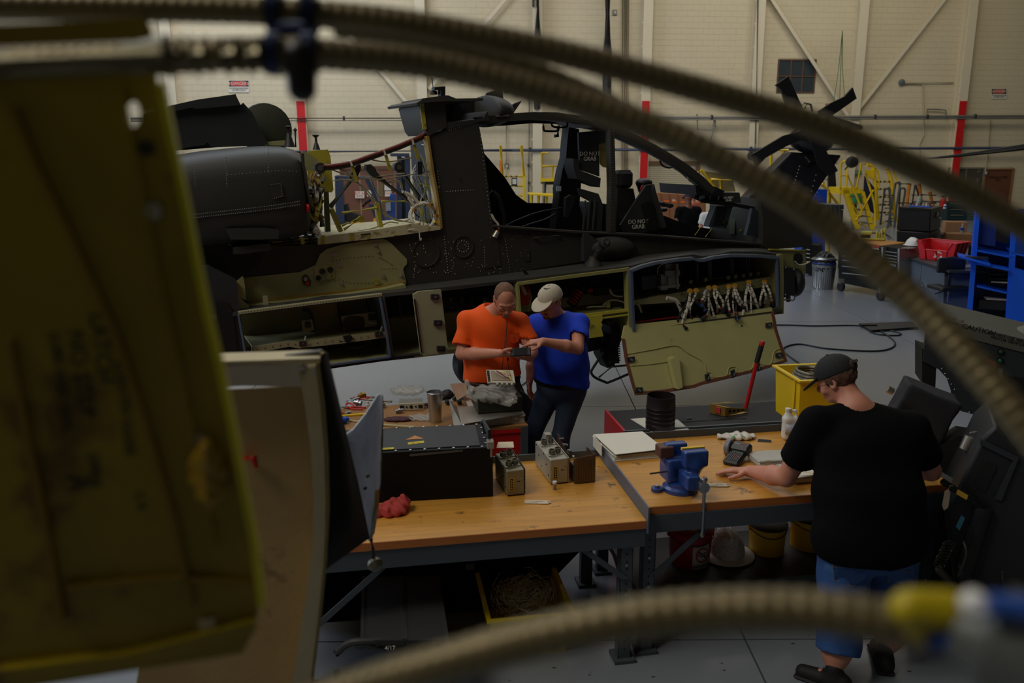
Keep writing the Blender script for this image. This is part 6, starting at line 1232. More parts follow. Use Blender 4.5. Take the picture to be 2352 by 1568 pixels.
MB().box(L(0,.012,.0135),(.07,.022,.003),m=Ro).build('display',M('display_grey',(84,92,84),.2),t);text('TLS',sign_w,L(-.025,.07,.0405),Ro @ V((1,0,0)),Ro @ V((0,1,0)),.02,t,depth=.0004);text('2200',sign_r,L(.018,.07,.0405),Ro @ V((1,0,0)),Ro @ V((0,1,0)),.018,t,depth=.0004)
for i in range(7):
    for j in range(6):MB().box(L(-.036 + i*.012,-.012 - j*.015,.0145),(.008,.010,.004),m=Ro,bev=.0015).build('key',M('key_red',(176,34,44),.4) if (i,j) in ((4,1),(5,2),(3,2),(4,3)) else M('key_grey',(92,94,100),.5),t)
# clear cases and sheet
cp_=M('case_clear',(206,204,196),.2,var=.05,alpha=.72)
for lb_,x,y,w_,d_,rz in (('flat clear parts case behind the label printer',1770,1062,.24,.17,.15),('clear parts case with papers under the man\'s arm',1842,1095,.24,.2,.15)):
    p=on(x,y,zb2);t=T('parts_case',lb_,'case',p);R=Matrix.Rotation(rz,3,'Z');MB().box(p + V((0,0,.02)),(w_,d_,.036),m=R,bev=.01).build('base',cp_,t);MB().box(p + V((0,0,.044)),(w_*1.02,d_*1.02,.012),m=R,bev=.005).build('lid',cp_,t);MB().box(p + V((-w_*.2,-d_/2 - .004,.04)),(.03,.008,.02),m=R).build('catch',cp_,t)
p=on(1835,1083,zb2 + .055);t=T('paper_sheets','white paper sheets lying on the clear case','paper',p)
for k in range(3):MB().box(p + V((.01*k,.006*k,.002*k)),(.2,.15,.0012),rz=.3 - .1*k).build('sheet',sign_w,t)
MB().box(p + V((.05,-.03,.0065)),(.09,.004,.0006),rz=-.5).build('yellow_stripe',yellow(),t)
# vice
t=T('bench_vice','blue swivel bench vice bolted to the front of the right bench','vice',on(1566,1118,zb2));c=on(1566,1118,zb2);vb=M('vice_blue',(34,68,140),.35,var=.1,coat=.3);Rv=Matrix.Rotation(BF.a + .05,3,'Z');L=lambda x,y,z:c + Rv @ V((x,y,z))
MB().lathe([(.085,0),(.085,.02),(.07,.03),(.07,.045),(.06,.05),(.001,.05)],L(0,0,0),seg=32).build('swivel_base',vb,t);MB().lathe([(.001,.0),(.028,.0),(.028,.018),(.001,.018)],L(-.115,.01,0),seg=16).build('base_lug',vb,t);MB().lathe([(.001,.0),(.028,.0),(.028,.018),(.001,.018)],L(.105,.01,0),seg=16).build('base_lug',vb,t);MB().cyl(L(-.115,.01,.018),L(-.115,.01,.03),.011,6).build('bolt',steel(),t)
S=Sdf(L(0,0,.1) - V((.3,.3,.14)),L(0,0,.1) + V((.3,.3,.2)),.005)
S.box(L(-.02,.03,.105),(.055,.06,.06),Rv,.012,k=.015);S.box(L(-.02,.035,.18),(.055,.025,.05),Rv,.008,k=.02);S.build('rear_jaw_body',vb,t)
S=Sdf(L(0,0,.1) - V((.3,.3,.14)),L(0,0,.1) + V((.3,.3,.2)),.005);S.box(L(.035,-.07,.185),(.06,.028,.04),Rv,.01,k=.01);S.cone(L(.035,-.07,.15),L(.02,-.06,.085),.04,.036,k=.02);S.box(L(.005,-.04,.085),(.032,.10,.035),Rv,.008,k=.015);S.build('front_jaw_body',vb,t)
MB().box(L(.035,-.045,.225),(.115,.016,.012),m=Rv).build('jaw_plate',yellow(),t,label='yellow jaw strip');MB().box(L(-.075,.03,.195),(.07,.07,.055),m=Rv,bev=.004).build('anvil',M('anvil_brown',(92,56,44),.5),t)
MB().cyl(L(.04,-.11,.08),L(.04,-.18,.078),.022,18,r2=.026).build('spindle_head',steel(),t);MB().cyl(L(.042,-.172,.115),L(.042,-.172,-.155),.0085,12).build('bar_handle',steel(),t)
for z in (.118,-.158):MB().lathe([(.001,-.014),(.010,-.010),(.014,0),(.010,.010),(.001,.014)],L(.042,-.172,z),seg=14).build('bar_knob',steel(),t)
MB().cyl(L(-.06,-.01,.05),L(-.06,-.01,.10),.012,12).build('lock_bolt',M('worn_metal'),t);MB().cyl(L(-.05,-.01,.105),L(-.165,-.02,.105),.0045,8).build('lock_bar',M('worn_metal'),t);MB().cyl(L(.09,.03,.09),L(.135,.05,.105),.005,8).build('lock_lever',M('worn_metal'),t)
text('VISE',M('vice_letter',(16,34,80),.5),L(-.038,-.034,.10),Rv @ V((0,0,1)),-(Rv @ V((1,0,0))),.03,t,depth=.001)
t.scale=(1.2,1.2,1.2);t.location=on(1562,1124,zb2)
# --- red cart with black mat behind the right bench
t=T('tool_cart','red tool cart with ribbed black mat top behind the right bench','cart',B(.8,1.7,0));KF=Fr(.835,5.80,9.3);K=KF.w;zc=.80;rc=M('cart_red',(190,28,40),.4,var=.05)
bx(MB(),0,1.55,0,.5,.1,zc - .02,KF).build('cabinet_body',rc,t);bx(MB(),.0,1.55,0,.5,zc - .02,zc,KF).build('top_mat',M('mat_black',(34,35,37),.75,var=.1,bump=.05),t)
for k in range(2):bx(MB(),.42 + .0,1.0,.12 + .02*k,.125 + .02*k,zc,zc + .003,KF).build('mat_rib',black(),t)
bx(MB(),-.02,1.57,-.02,0,zc - .05,zc + .012,KF).build('front_lip',bgm,t);bx(MB(),-.02,0,0,.5,.1,zc + .012,KF).build('side_panel',rc,t);bx(MB(),1.5,1.57,.35,.5,zc,zc + .03,KF).build('corner_red',rc,t)
for u in (.1,1.45):
    for v in (.06,.44):MB().lathe([(.02,-.015),(.05,-.015),(.05,.015),(.02,.015)],K(u,v,.05),KF.n,18).build('castor',rubber(),t)
p=K(.62,.44,zc);hd=[K(1.12,.47,zc),at(1745,800,6.2),at(1751,787,6.15)];hb=T('jack_handle','red jack handle with black grip standing behind the cart','handle',V((hd[0].x,hd[0].y,0)))
b0=at(1714,932,6.32);b1=at(1738,832,6.32);b2=at(1749,793,6.32);MB().cyl(b0 + (b0 - b1).normalized()*.9,b1,.016,12).build('tube',red(),hb);MB().cyl(b1,b2,.021,14).build('grip',rubber(),hb);MB().lathe([(.021,0),(.022,.02),(.016,.035),(.001,.04)],b2,b2 - b1,14).build('grip_end',red(),hb)
p=on(1517,985,zc + .003);t=T('paper_sheets','creased white paper under the dark ribbed tin','paper',p);P=[on(1448,962,zc + .002),on(1492,958,zc + .002),on(1550,962,zc + .003),on(1585,993,zc + .002),on(1510,1000,zc + .002)];MB().prism(P,V((0,0,.001))).build('sheet',sign_w,t);MB().prism([a + V((.02,-.02,.0012)) for a in P],V((0,0,.001))).build('sheet',sign_w,t)
p=on(1516,982,zc + .005);t=T('ribbed_tin','open dark brown ribbed metal cylinder standing on white paper','tin',p);R_0=.108;prof=[(R_0 - .002,.001),(R_0,0)]
for k in range(5):z=.04 + .032*k;prof+=[(R_0,z - .004),(R_0 + .0025,z),(R_0,z + .004)]
prof+=[(R_0 - .004,.255),(R_0 - .006,.255),(R_0 - .006,.02),(.001,.02)];MB().lathe(prof,p,seg=40).build('shell',M('tin_brown',(62,54,56),.38,.6,var=.15),t);MB().lathe([(R_0 - .01,.12),(.06,.13),(.001,.125)],p,seg=30).build('inner_ring',M('tin_brown'),t)
p=on(1660,950,zc + .003);t=T('gold_bracket','gold anodised perforated bracket box on the black mat','electronics',p);gold=M('gold_anodised',(176,142,66),.4,.6,var=.1);q=lambda a,b,h:p + V((a,b,h)) + V((0,0,0))
MB().prism([q(-.1,.02,0),q(.0,-.07,0),q(.0,-.07,.075),q(-.1,.02,.075)],V((.004,.004,0))).build('end_plate',gold,t);MB().prism([q(.0,-.07,.0),q(.2,.02,.02),q(.2,.02,.035),q(.0,-.07,.075)],V((0,.003,0))).build('side_plate',gold,t);MB().prism([q(-.1,.02,.07),q(.0,-.07,.07),q(.05,-.05,.065),q(-.06,.03,.065)],V((0,0,.003))).build('top_flange',gold,t)
MB().prism([q(-.1,.02,.072),q(-.08,.01,.074),q(.12,.09,.06),q(.06,.11,.06)],V((0,0,.003))).build('top_flange',gold,t);MB().prism([q(-.1,.02,0),q(.0,-.07,0),q(.2,.02,.0),q(.1,.11,0)],V((0,0,.003))).build('base_plate',gold,t)
for k in range(4):MB().lathe([(.014 - .002*k,.0),(.014 - .002*k,.002),(.001,.002)],q(.04 + .038*k,-.052 + .017*k,.038 - .002*k),(.4,-.9,0),14).build('lightening_hole',dblack(),t)
MB().box(q(-.045,-.03,.04),(.045,.02,.045),rz=-.75).build('red_label',M('label_red',(190,60,60),.5),t);MB().box(q(-.02,-.01,.04),(.05,.05,.05),rz=-.75).build('inner_block',dblack(),t)
p=on(1577,962,zc + .004);tag(MB().cyl(p,p + V((.04,.01,.004)),.005,8).build('screw',M('screw_teal',(90,130,120),.4,.5),None,loc=p),'loose screw on the black mat right of the ribbed tin','screw');p=on(1754,977,zc + .004);tag(MB().cyl(p,p + V((.03,-.01,.004)),.005,8).build('screw',steel(),None,loc=p),'loose silver screw on the black mat near the yellow bin','screw')
# yellow bin, oil bottle
p=on(1850,985,zb2 + .0);t=T('storage_bin','tall yellow storage bin holding a coiled cable behind the man in black','bin',p);tray(t,p.x + .06,p.y + .16,.30,.36,zb2 + .03,zb2 + .36,.12,yellow(),flare=1.1)
MB().box((p.x - .095,p.y + .02,zb2 + .25),(.004,.03,.2),rz=.12).build('rib',yellow(),t);cl=T('coiled_cable','coiled braided cable lying in the yellow bin','cable',(p.x + .06,p.y + .16,zb2 + .3))
for k in range(4):MB().tube([V((p.x + .06 + (.12 - .01*k)*math.cos(a),p.y + .16 + (.14 - .01*k)*math.sin(a),zb2 + .32 + .02*k)) for a in [i*.3 for i in range(21)]],.012,8,closed=True).build('cable_turn',M('braid',(120,118,108),.4,.5,var=.3,scale=60),cl)
p=on(1812,1008,zb2);t=T('oil_bottle','white plastic bottle with handle in front of the yellow bin','bottle',p);S=Sdf(p - V((.09,.09,.01)),p + V((.09,.09,.26)),.005);S.box(p + V((0,0,.08)),(.05,.035,.08),None,.02);S.cone(p + V((-.015,0,.15)),p + V((-.02,0,.195)),.034,.017,k=.02);S.cone(p + V((.03,0,.2)),p + V((.05,0,.14)),.009,k=.01);S.cone(p + V((-.01,0,.2)),p + V((.03,0,.2)),.009,k=.01);S.build('bottle_body',white(),t)
MB().lathe([(.02,0),(.02,.018),(.001,.02)],p + V((-.02,0,.2)),seg=16).build('cap',white(),t);wrap(M('bottle_label',(180,186,206),.5),'label',p + V((0,.0,0)),.056,-2.4,-1.2,.05,.12,t)
# --- red cabinet with clutter behind the left bench
LF=Fr(.10,5.68,12);K2=LF.w;zr=.9;t=T('tool_cabinet','red steel cabinet bench with scratched wooden top behind the black case','cabinet',K2(-.8,.3,0))
bx(MB(),-2.1,0,0,.68,.08,zr - .03,LF).build('body',M('cabinet_red',(200,22,14),.4,var=.05),t);bx(MB(),-2.1,.01,-.01,.69,zr - .03,zr,LF).build('top',M('scratched_top',(150,108,62),.5,var=.2,scale=6,stain=((90,64,40),.6,9)),t);bx(MB(),-.045,.01,-.014,0,.08,zr - .01,LF).build('corner_post',bgm,t);bx(MB(),-2.1,0,-.012,0,zr - .05,zr - .02,LF).build('top_lip',M('cabinet_red'),t);bx(MB(),-2.1,0,.02,.66,0,.08,LF).build('plinth',black(),t)
p=on(1127,968,zr + .0);t=T('parts_case','wide clear compartment box under the sheet metal tray','case',p);bx(MB(),-.36,-.005,.04,.58,zr,zr + .055,LF).build('base',M('case_clear2',(196,188,172),.3,alpha=.85),t);bx(MB(),-.37,.0,.03,.59,zr + .055,zr + .068,LF).build('lid',M('case_clear2'),t)
for k in range(3):bx(MB(),-.3 + .1*k,-.26 + .1*k,.025,.03,zr + .035,zr + .066,LF).build('catch',M('case_clear2'),t)
for k in range(5):bx(MB(),-.3 + .06*k,-.297 + .06*k,.05,.57,zr + .003,zr + .05,LF).build('divider',M('case_clear2'),t)
t=T('metal_tray','bent grey sheet metal tray beneath the dark box','tray',on(1075,950,zr + .07));P=[on(1060,975,zr + .072),on(1205,950,zr + .072),on(1190,925,zr + .072),on(1050,935,zr + .072)];MB().prism(P,V((0,0,.002))).build('sheet',alum(),t)
MB().prism([P[0],P[3],P[3] + V((-.06,0,.06)),P[0] + V((-.05,0,-.03))],V((0,0,.002))).build('bent_flange',alum(),t)
p=on(1140,938,zr + .078);t=T('dark_box','open dark olive box draped with a plastic bag beside the orange man','box',p);ob=M('box_dark_olive',(36,36,26),.5);bz=LF.a
Rb=Matrix.Rotation(LF.a,3,'Z');MB().box(p + V((0,.06,.055)),(.33,.30,.11),m=Rb,bev=.004).build('shell',ob,t)
S=Sdf(p - V((.3,.2,.05)),p + V((.3,.35,.35)),.007);S.ell(p + V((-.01,.05,.10)),(.21,.19,.05),k=0);S.cone(p + V((-.18,.0,.13)),p + V((-.22,.05,.19)),.03,.01,k=.03);S.ell(p + V((.09,-.1,.09)),(.09,.06,.03),k=.03);S.wrinkle(.013,(34,38,40),1)
tb=T('plastic_bag','crumpled translucent plastic bag draped over the dark box','bag',p + V((0,0,.12)));S.plane(p + V((0,0,.085)),(.3,.3,-1));S.build('film',M('poly_film_clear',(190,188,178),.15,var=.1,alpha=.38,bump=.12,bscale=50),tb)
p2=at(1150,866,p.y + .02);t=T('circuit_unit','small beige circuit unit with red and white wires on the plastic bag','electronics',p2);Rq=mat3((1,.1,-.05),(-.1,.9,.4),(.1,-.35,.9));MB().box(p2,(.20,.15,.022),m=Rq,bev=.003).build('board_case',M('unit_beige',(190,182,160),.5),t);MB().box(p2 + Rq @ V((0,0,.013)),(.14,.11,.006),m=Rq).build('board',M('board_brown',(150,132,112),.5),t)
for k in range(6):MB().box(p2 + Rq @ V((-.09,-.06 + .022*k,.014)),(.016,.012,.01),m=Rq).build('terminal',black(),t)
for k,m_ in enumerate((cable(),redt(),cable(),cable(),yellow())):MB().tube(spline([p2 + Rq @ V(v) for v in ((-.04 + .01*k,.05,.02),(-.03 + .02*k,.0,.04),(.02 + .01*k,-.03,.03),(.07,.02 - .02*k,.025))],5),.003,5).build('wire',m_,t)
for k in range(4):MB().lathe([(.012,0),(.012,.02),(.001,.02)],p2 + Rq @ V((-.03 + .035*k,-.075,0)),Rq @ V((0,-1,0)),10).build('connector',alum(),t)
p=on(1000,968,zr);t=T('steel_tumbler','tall brushed steel drinking tumbler on the cluttered bench','tumbler',p);MB().lathe([(.001,0),(.042,0),(.044,.006),(.056,.21),(.058,.225),(.055,.228),(.052,.21),(.001,.2)],p,seg=36).build('cup',M('brushed_steel',(190,190,192),.28,1,var=.1,stretch=(1,1,12)),t);MB().lathe([(.052,.215),(.045,.218),(.001,.216)],p,seg=24).build('lid',black(),t)
t=T('metal_chassis','grey metal bracket with round and square holes by the tumbler','electronics',on(945,942,zr));p=on(945,942,zr);MB().box(p + V((0,0,.03)),(.19,.012,.055),rz=.1,bev=.002).build('face_plate',M('unit_beige'),t);MB().box(p + V((-.01,.07,.05)),(.18,.13,.006),rz=.1).build('top_sheet',alum(),t);MB().box(p + V((-.01,.09,.025)),(.17,.1,.05),rz=.1).build('block',bar_g,t)
for x,r,sq in ((-.07,.016,1),(-.035,.007,0),(0,.013,0),(.035,.007,0),(.07,.016,1)):
    c=p + V((x,-.007 + x*.1,.03));(MB().box(c,(r*2,.003,r*1.6),rz=.1) if sq else MB().lathe([(r,0),(r,.002),(.001,.002)],c,(.1,-1,0),14)).build('opening',dblack(),t)
def blob(name,label,cat,x,y,r,mat,z=zr,wr=.006,part='film',seed=0,zoff=0.):
    p=on(x,y,z);t=T(name,label,cat,p);m=max(r);S=Sdf(p - V((m*1.4,m*1.4,.03)),p + V((m*1.4,m*1.4,r[2]*2 + .04)),.006);S.ell(p + V((0,0,r[2]*.8 + zoff)),r,k=0);S.wrinkle(wr,(45,48,50),seed);S.plane(p + V((0,0,.001 + zoff)),(0,0,-1));S.build(part,mat,t);return t
pf=M('poly_film_clear')
blob('plastic_bag','puffed clear plastic bag behind the steel tumbler','bag',940,918,(.14,.08,.035),pf,wr=.011,zoff=.05);blob('plastic_bag','flat clear plastic bag left of the tumbler base','bag',965,962,(.11,.07,.012),pf,seed=3,wr=.008);blob('grip_tool','black rubber covered tool with a red ring behind the tumbler','tool',1027,915,(.05,.06,.04),rubber(),wr=.003)
blob('cloth','dark maroon folded cloth at the bench edge','cloth',915,965,(.11,.05,.014),M('maroon',(76,44,52),.9),wr=.003)
for x0,y0,x1,y1,r,m_,lb in ((870,975,952,981,.008,M('wood_dowel',(176,160,116),.6),'thin pale wooden dowel at the front edge'),(780,955,868,948,.007,yellow(),'yellow folding rule behind the grey flap'),(770,962,860,972,.006,M('wood_dowel'),'pale stick left of the maroon cloth'),(805,914,900,922,.007,alum(),'flat silver metal bar on the clutter'),(838,918,870,914,.006,alum(),'silver rod at the back of the clutter')):
    a,b=on(x0,y0,zr + r),on(x1,y1,zr + r);d_=b - a;tag(MB().box((a + b)/2,(d_.length,r*3,r*1.6),rz=math.atan2(d_.y,d_.x),bev=.001).build('bar',m_,None,loc=(a + b)/2),lb,'bar')
def pliers(label,x,y,rz):
    p=on(x,y,zr + .01);t=T('pliers',label,'pliers',p);R=Matrix.Rotation(rz,3,'Z');L=lambda a,b,c=0:p + R @ V((a,b,c))
    for s_ in (-1,1):MB().tube(spline([L(0,0),L(-.04,s_*.022),L(-.09,s_*.03),L(-.13,s_*.02)],4),[.006]*12 + [.008],8).build('handle',M('grip_red',(206,40,28),.45),t);MB().tube([L(0,0),L(.02,s_*.009),L(.055,s_*.003)],[.008,.009,.004],8).build('jaw',steel(),t)
pliers('red handled pliers lying behind the grey flap',850,912,.2);pliers('red handled pliers at the far left of the clutter',800,935,2.9);pliers('second pair of red pliers beside the far left ones',790,948,.5);pliers('red handled pliers just behind the black case',800,925,1.9)
random.seed(8)
for k,(lb,m_) in enumerate((('small chrome fitting left of the bracket, upper',steel()),('small chrome fitting left of the bracket, lower',steel()),('white tape roll left of the bracket',sign_w),('wooden block beside the tape roll',M('wood_dowel')),('loose socket beside the maroon cloth',steel()),('blue capped marker near the bench edge',blue()),('dark hose offcut behind the bracket',rubber()),('brass fitting behind the pliers',M('brass',(170,130,60),.35,.8)))):
    x,y=((818,922),(822,932),(845,935),(878,935),(918,948),(792,972),(985,935),(832,915))[k];p=on(x,y,zr + .001);t=T('fitting',lb,'fitting',p);a=random.uniform(0,3)
    d_=V((math.cos(a),math.sin(a),.15));r=.014 + .006*(k % 2);MB().lathe([(.001,-.03),(r,-.03),(r,-.01),(r*1.3,-.008),(r*1.3,.008),(r*.8,.01),(r*.8,.03),(.001,.03)],p + V((0,0,r*1.3)),d_ if k != 2 else (0,0,1),12 if k != 3 else 4).build('fitting_body',m_,t)
for k in range(7):
    p=on(1010 + 9*k,905 + (k % 3)*9,zr + .02);tag(MB().box(p,(.05,.03,.03),rz=k,bev=.004).build('small_part',[alum(),bar_g,rubber()][k % 3],None,loc=p),['small metal part left of the brown folder','small olive part behind the tumbler','little black part between tumbler and tray','small silver part nearest the brown folder','tiny olive part at the back edge','tiny black part beside the tray flange','small silver part under the brown folder'][k],'part')
t=T('folder','brown folder leaning behind the metal tray','folder',on(1060,905,zr + .05));P=[at(1034,882,6.2),at(1070,880,6.2),at(1075,905,6.05),at(1050,920,6.0)];MB().prism(P,V((0,0,.004))).build('cover',M('folder_brown',(146,112,88),.7),t)

# ================================================================ things far across the hall
yl=yellow();stp=M('step_tread',(120,118,104),.6,.3)
def far(name,label,cat,F_,px,py,off=0.):p=F_.px(px,py,off);return T(name,label,cat,(p.x,p.y,0))
def FT(t,F_,nm,pts,r,off,mat,sm=1):return tubeP(pts,r,off,sm,6,F_).build(nm,mat,t)
def FP(t,F_,nm,pts,o0,o1,mat,**k):return poly(pts,o0,o1,F_).build(nm,mat,t,**k)
def ground(t):
    vs=[(c,v) for c in t.children if c.type == 'MESH' for v in c.data.vertices];lo=min(v.co.z for _,v in vs) if vs else 0;b=RM[t].translation.z
    for c,v in vs:
        if v.co.z < lo + .12:v.co.z=-b
# fork truck
G=Fr(-4,26.5,6);t=far('fork_truck','dark blue and yellow fork truck parked behind the stripped engine bay','fork truck',G,850,480,.6);nv_=M('truck_navy',(40,50,74),.45);ty=M('truck_yellow',(220,160,20),.5)
FP(t,G,'mast',[(912,359),(922,359),(924,560),(910,560)],0,.15,nv_);FP(t,G,'mast',[(930,359),(942,359),(944,560),(932,560)],0,.15,nv_);FP(t,G,'mast_head',[(896,352),(940,352),(940,360),(897,359)],-.05,.3,nv_);FP(t,G,'mast_back',[(920,362),(934,362),(934,520),(920,520)],.2,.3,M('mast_dark',(30,44,52),.5))
FP(t,G,'guard_post',[(769,406),(787,406),(792,519),(771,519)],0,.12,nv_);FP(t,G,'guard_roof',[(768,404),(848,406),(852,412),(790,411),(770,409)],0,1.0,nv_);FP(t,G,'guard_post',[(846,408),(854,412),(873,460),(888,515),(878,515),(864,462),(838,414)],0,.1,nv_);FT(t,G,'guard_edge',[(848,408),(871,462)],.03,-.03,M('dull_cable'))
FP(t,G,'seat',[(789,470),(797,468),(802,486),(828,496),(832,506),(790,508)],.2,.7,black());FP(t,G,'counterweight',[(792,511),(832,511),(836,526),(792,526)],0,1.0,ty);FP(t,G,'bonnet',[(857,504),(874,496),(884,522),(860,526)],0,1.0,ty)
FP(t,G,'dash',[(846,470),(860,470),(870,492),(862,506),(856,490)],.2,.6,nv_);FT(t,G,'steering_wheel',[(833,474),(842,465),(852,458)],.05,.3,black());FP(t,G,'chassis',[(765,524),(905,522),(905,548),(765,550)],0,1.0,M('mast_dark'))
for x in (795,890):c=G.px(x,545,-.05);c.z=.3;MB().lathe([(.1,-.1),(.3,-.1),(.3,.1),(.1,.1)],c,G.n,20).build('wheel',rubber(),t)
t=far('pallet_truck','blue lifting truck standing right of the fork truck mast','truck',G,900,500,-1.2);FP(t,G,'body',[(896,446),(908,446),(908,520),(888,545),(886,505)],-1.2,-.8,M('truck_blue',(36,66,130),.5));FP(t,G,'control_box',[(886,466),(897,464),(898,484),(886,484)],-1.3,-1.2,M('box_grey_blue',(130,140,150),.5));c=G.px(896,545,-1);c.z=.1;MB().lathe([(.03,-.05),(.1,-.05),(.1,.05),(.03,.05)],c,G.n,14).build('wheel',rubber(),t)
# yellow access stands behind the rear cockpit
G=Fr(0,25.5,6);t=far('access_stand','narrow yellow access stand with striped rungs seen through the rear cockpit','stand',G,1178,460)
for a,b in ((1148,1153),(1196,1202)):
    for d in (0,3):FT(t,G,'post',[(a + d,334),(b + d - (a == 1148)*0,405),(b + d + 2,530)],.03,0,yl)
for y in (405,427,449):FT(t,G,'rung',[(1153,y),(1200,y)],.035,0,yl);[FT(t,G,'black_stripe',[(x,y),(x + 4,y)],.037,-.004,black()) for x in (1160,1172,1184)]
FP(t,G,'clip_board',[(1175,408),(1188,408),(1188,426),(1175,426)],-.06,-.03,blk_t);FP(t,G,'sheet',[(1177,411),(1186,411),(1186,423),(1177,423)],-.07,-.06,sign_w);FP(t,G,'orange_strip',[(1147,368),(1150,368),(1151,395),(1148,395)],-.05,-.03,M('trim_orange'))
t=far('work_platform','yellow railed work platform with black deck seen through the rear cockpit','platform',G,1270,450,-1)
for pts in ([(1244,351),(1244,418)],[(1299,351),(1299,418)],[(1244,352),(1257,352)],[(1290,352),(1299,352)],[(1244,382),(1299,381)],[(1270,382),(1269,416)]):FT(t,G,'guard_rail',pts,.04,-.6,yl)
FP(t,G,'toe_board',[(1244,410),(1299,409),(1299,416),(1244,417)],-.65,-.6,yl);FP(t,G,'black_deck',[(1251,417),(1300,417),(1300,424),(1251,424)],-.6,.3,black())
for x in (1244,1268,1292):FT(t,G,'truss_leg',[(x + 8,424),(x,520)],.045,-.3,M('truss_grey',(110,112,116),.4,.4))
t=far('step_table','low yellow framed step table left of the railed work platform','table',G,1245,450,-2);FP(t,G,'deck',[(1219,445),(1278,448),(1279,452),(1219,448)],-2.4,-1.6,yl)
for x in (1221,1237,1255,1276):FT(t,G,'leg',[(x,447),(x,545)],.05,-2.3,yl)
# lockers
G=Fr(3.2,24.5,3)
for i,x in enumerate((1493,1520,1539,1559,1590)):
    x1=(1520,1539,1559,1590,1622)[i];t=far('locker',['brown locker partly behind the armour panel, leftmost of the row','second brown locker from the armour panel','brown locker left of the dark shirted man','brown locker just behind the dark shirted man','brown locker right of the dark shirted man'][i],'locker',G,x,500,.3)
    y=443 + i*1.2;lm=M('locker_brown',(150,100,68),.5,var=.05);FP(t,G,'body',[(x,y),(x1 - .6,y),(x1 - .6,545),(x,545)],0,.5,lm);FP(t,G,'door',[(x + 3,y + 5),(x1 - 3,y + 5),(x1 - 3,540),(x + 3,540)],-.02,0,lm)
    FP(t,G,'orange_label',[(x + 5,459 + i),(x + 17,459 + i),(x + 17,463 + i),(x + 5,463 + i)],-.03,-.02,M('trim_orange'));
    if i % 2 == 0:FP(t,G,'white_label',[(x + 5,456 + i),(x + 12,456 + i),(x + 12,459 + i),(x + 5,459 + i)],-.03,-.02,sign_w)
for t_ in list(C.objects):
    if t_.name.split('.')[0] in ('access_stand','work_platform','step_table','locker'):ground(t_)
# second helicopter's tail
G=Fr(5.5,17.2,8);t=far('tail_assembly','black tail fin and four blade tail rotor of a second helicopter behind','helicopter tail',G,1770,480,.3);tb=M('tail_black',(30,31,33),.4,var=.12,scale=2)
fin=FP(t,G,'tail_fin',[(1817,349),(1935,356),(1858,468),(1800,530),(1730,530),(1690,490),(1710,460),(1770,395)],0,.35,tb,bevel=.04)
def blade(pts,off=-.45):return FP(t,G,'rotor_blade',pts,off,off + .06,tb)
blade([(1782,195),(1811,175),(1841,241),(1862,300),(1845,306),(1829,262),(1805,241),(1795,207)]);blade([(1880,256),(1908,237),(1940,222),(1959,201),(1968,226),(1914,264),(1886,276)],-.3);blade([(1724,355),(1732,352),(1799,312),(1840,300),(1848,318),(1804,337),(1758,363),(1738,385)],-.3);blade([(1852,300),(1870,300),(1900,350),(1925,392),(1905,404),(1880,380),(1868,340)],-.4)
gp=G.px(1862,322,.05);S=Sdf((-.7,-.5,-.5),(.7,.5,.5),.03).ell((0,0,0),(.47,.36,.27),k=0);S.build('gearbox_fairing',M('fairing_gloss',(26,27,30),.22),t,xf=Matrix.Translation(gp) @ Matrix.Rotation(G.a,4,'Z') @ Matrix.Rotation(.15,4,'Y'))
FP(t,G,'tip_fairing',[(1850,290),(1884,260),(1915,266),(1983,288),(1985,298),(1960,300),(1925,320),(1860,340),(1845,320)],-.05,.4,tb,bevel=.05);MB().lathe([(.001,-.3),(.06,-.3),(.08,-.1),(.07,.1),(.03,.14),(.001,.14)],G.px(1858,300,-.3),-G.n,16).build('rotor_hub',tb,t)
c=G.px(1900,262,.1);MB().lathe([(.13,-.06),(.09,.06),(.001,.06)],c,seg=16).build('beacon_base',tb,t);MB().lathe([(.055,.06),(.055,.13),(.001,.13)],c,seg=14).build('beacon_clear',M('clear_lens',(190,170,160),.2,alpha=.8),t);MB().lathe([(.055,.13),(.05,.2),(.001,.22)],c,seg=14).build('beacon_red',M('lens_red',(150,26,24),.3),t)
for pts in ([(1848,250),(1853,238),(1862,240),(1866,258)],[(1838,244),(1850,236)]):FT(t,G,'pitch_link',pts,.02,-.4,black(),1)
rv=MB();random.seed(2)
for p_,n in (([(1925,372),(1865,460)],12),([(1838,378),(1818,440)],8),([(1876,396),(1856,470)],6)):riv(rv,p_,n,-.01,G,r=.02)
rv.build('rivets',M('rivet_metal'),fin,kind='stuff',fix=False,smooth=0);FP(t,G,'fin_bracket',[(1825,356),(1868,362),(1882,365),(1868,372),(1855,380)],-.08,0,tb);FT(t,G,'bracket_pin',[(1850,360),(1860,372)],.015,-.1,alum())
t=T('rotor_blade','long thin grey rotor blade reaching in from the right edge','rotor blade',WF.px(2300,340,-9));poly([(2120,364),(2200,354),(2270,344),(2420,320),(2420,332),(2271,350),(2200,359)],-9,-8.94,WF).build('blade_skin',M('blade_grey',(90,92,92),.4),t);poly([(2120,366),(2271,351),(2420,333),(2420,338),(2200,361)],-9,-8.9,WF).build('trailing_edge',dblack(),t)
# dark pod hanging over the yellow steps
p=at(1957,372,28);t=T('work_lamp','dark round lamp head clipped above the yellow steps','lamp',p);MB().lathe([(.001,-.16),(.16,-.13),(.2,0),(.16,.13),(.001,.16)],p,(.2,-1,0),16).build('lamp_head',black(),t);MB().cyl(p + V((-.1,0,-.1)),p + V((-.17,.1,-.25)),.025,8).build('bracket',black(),t)
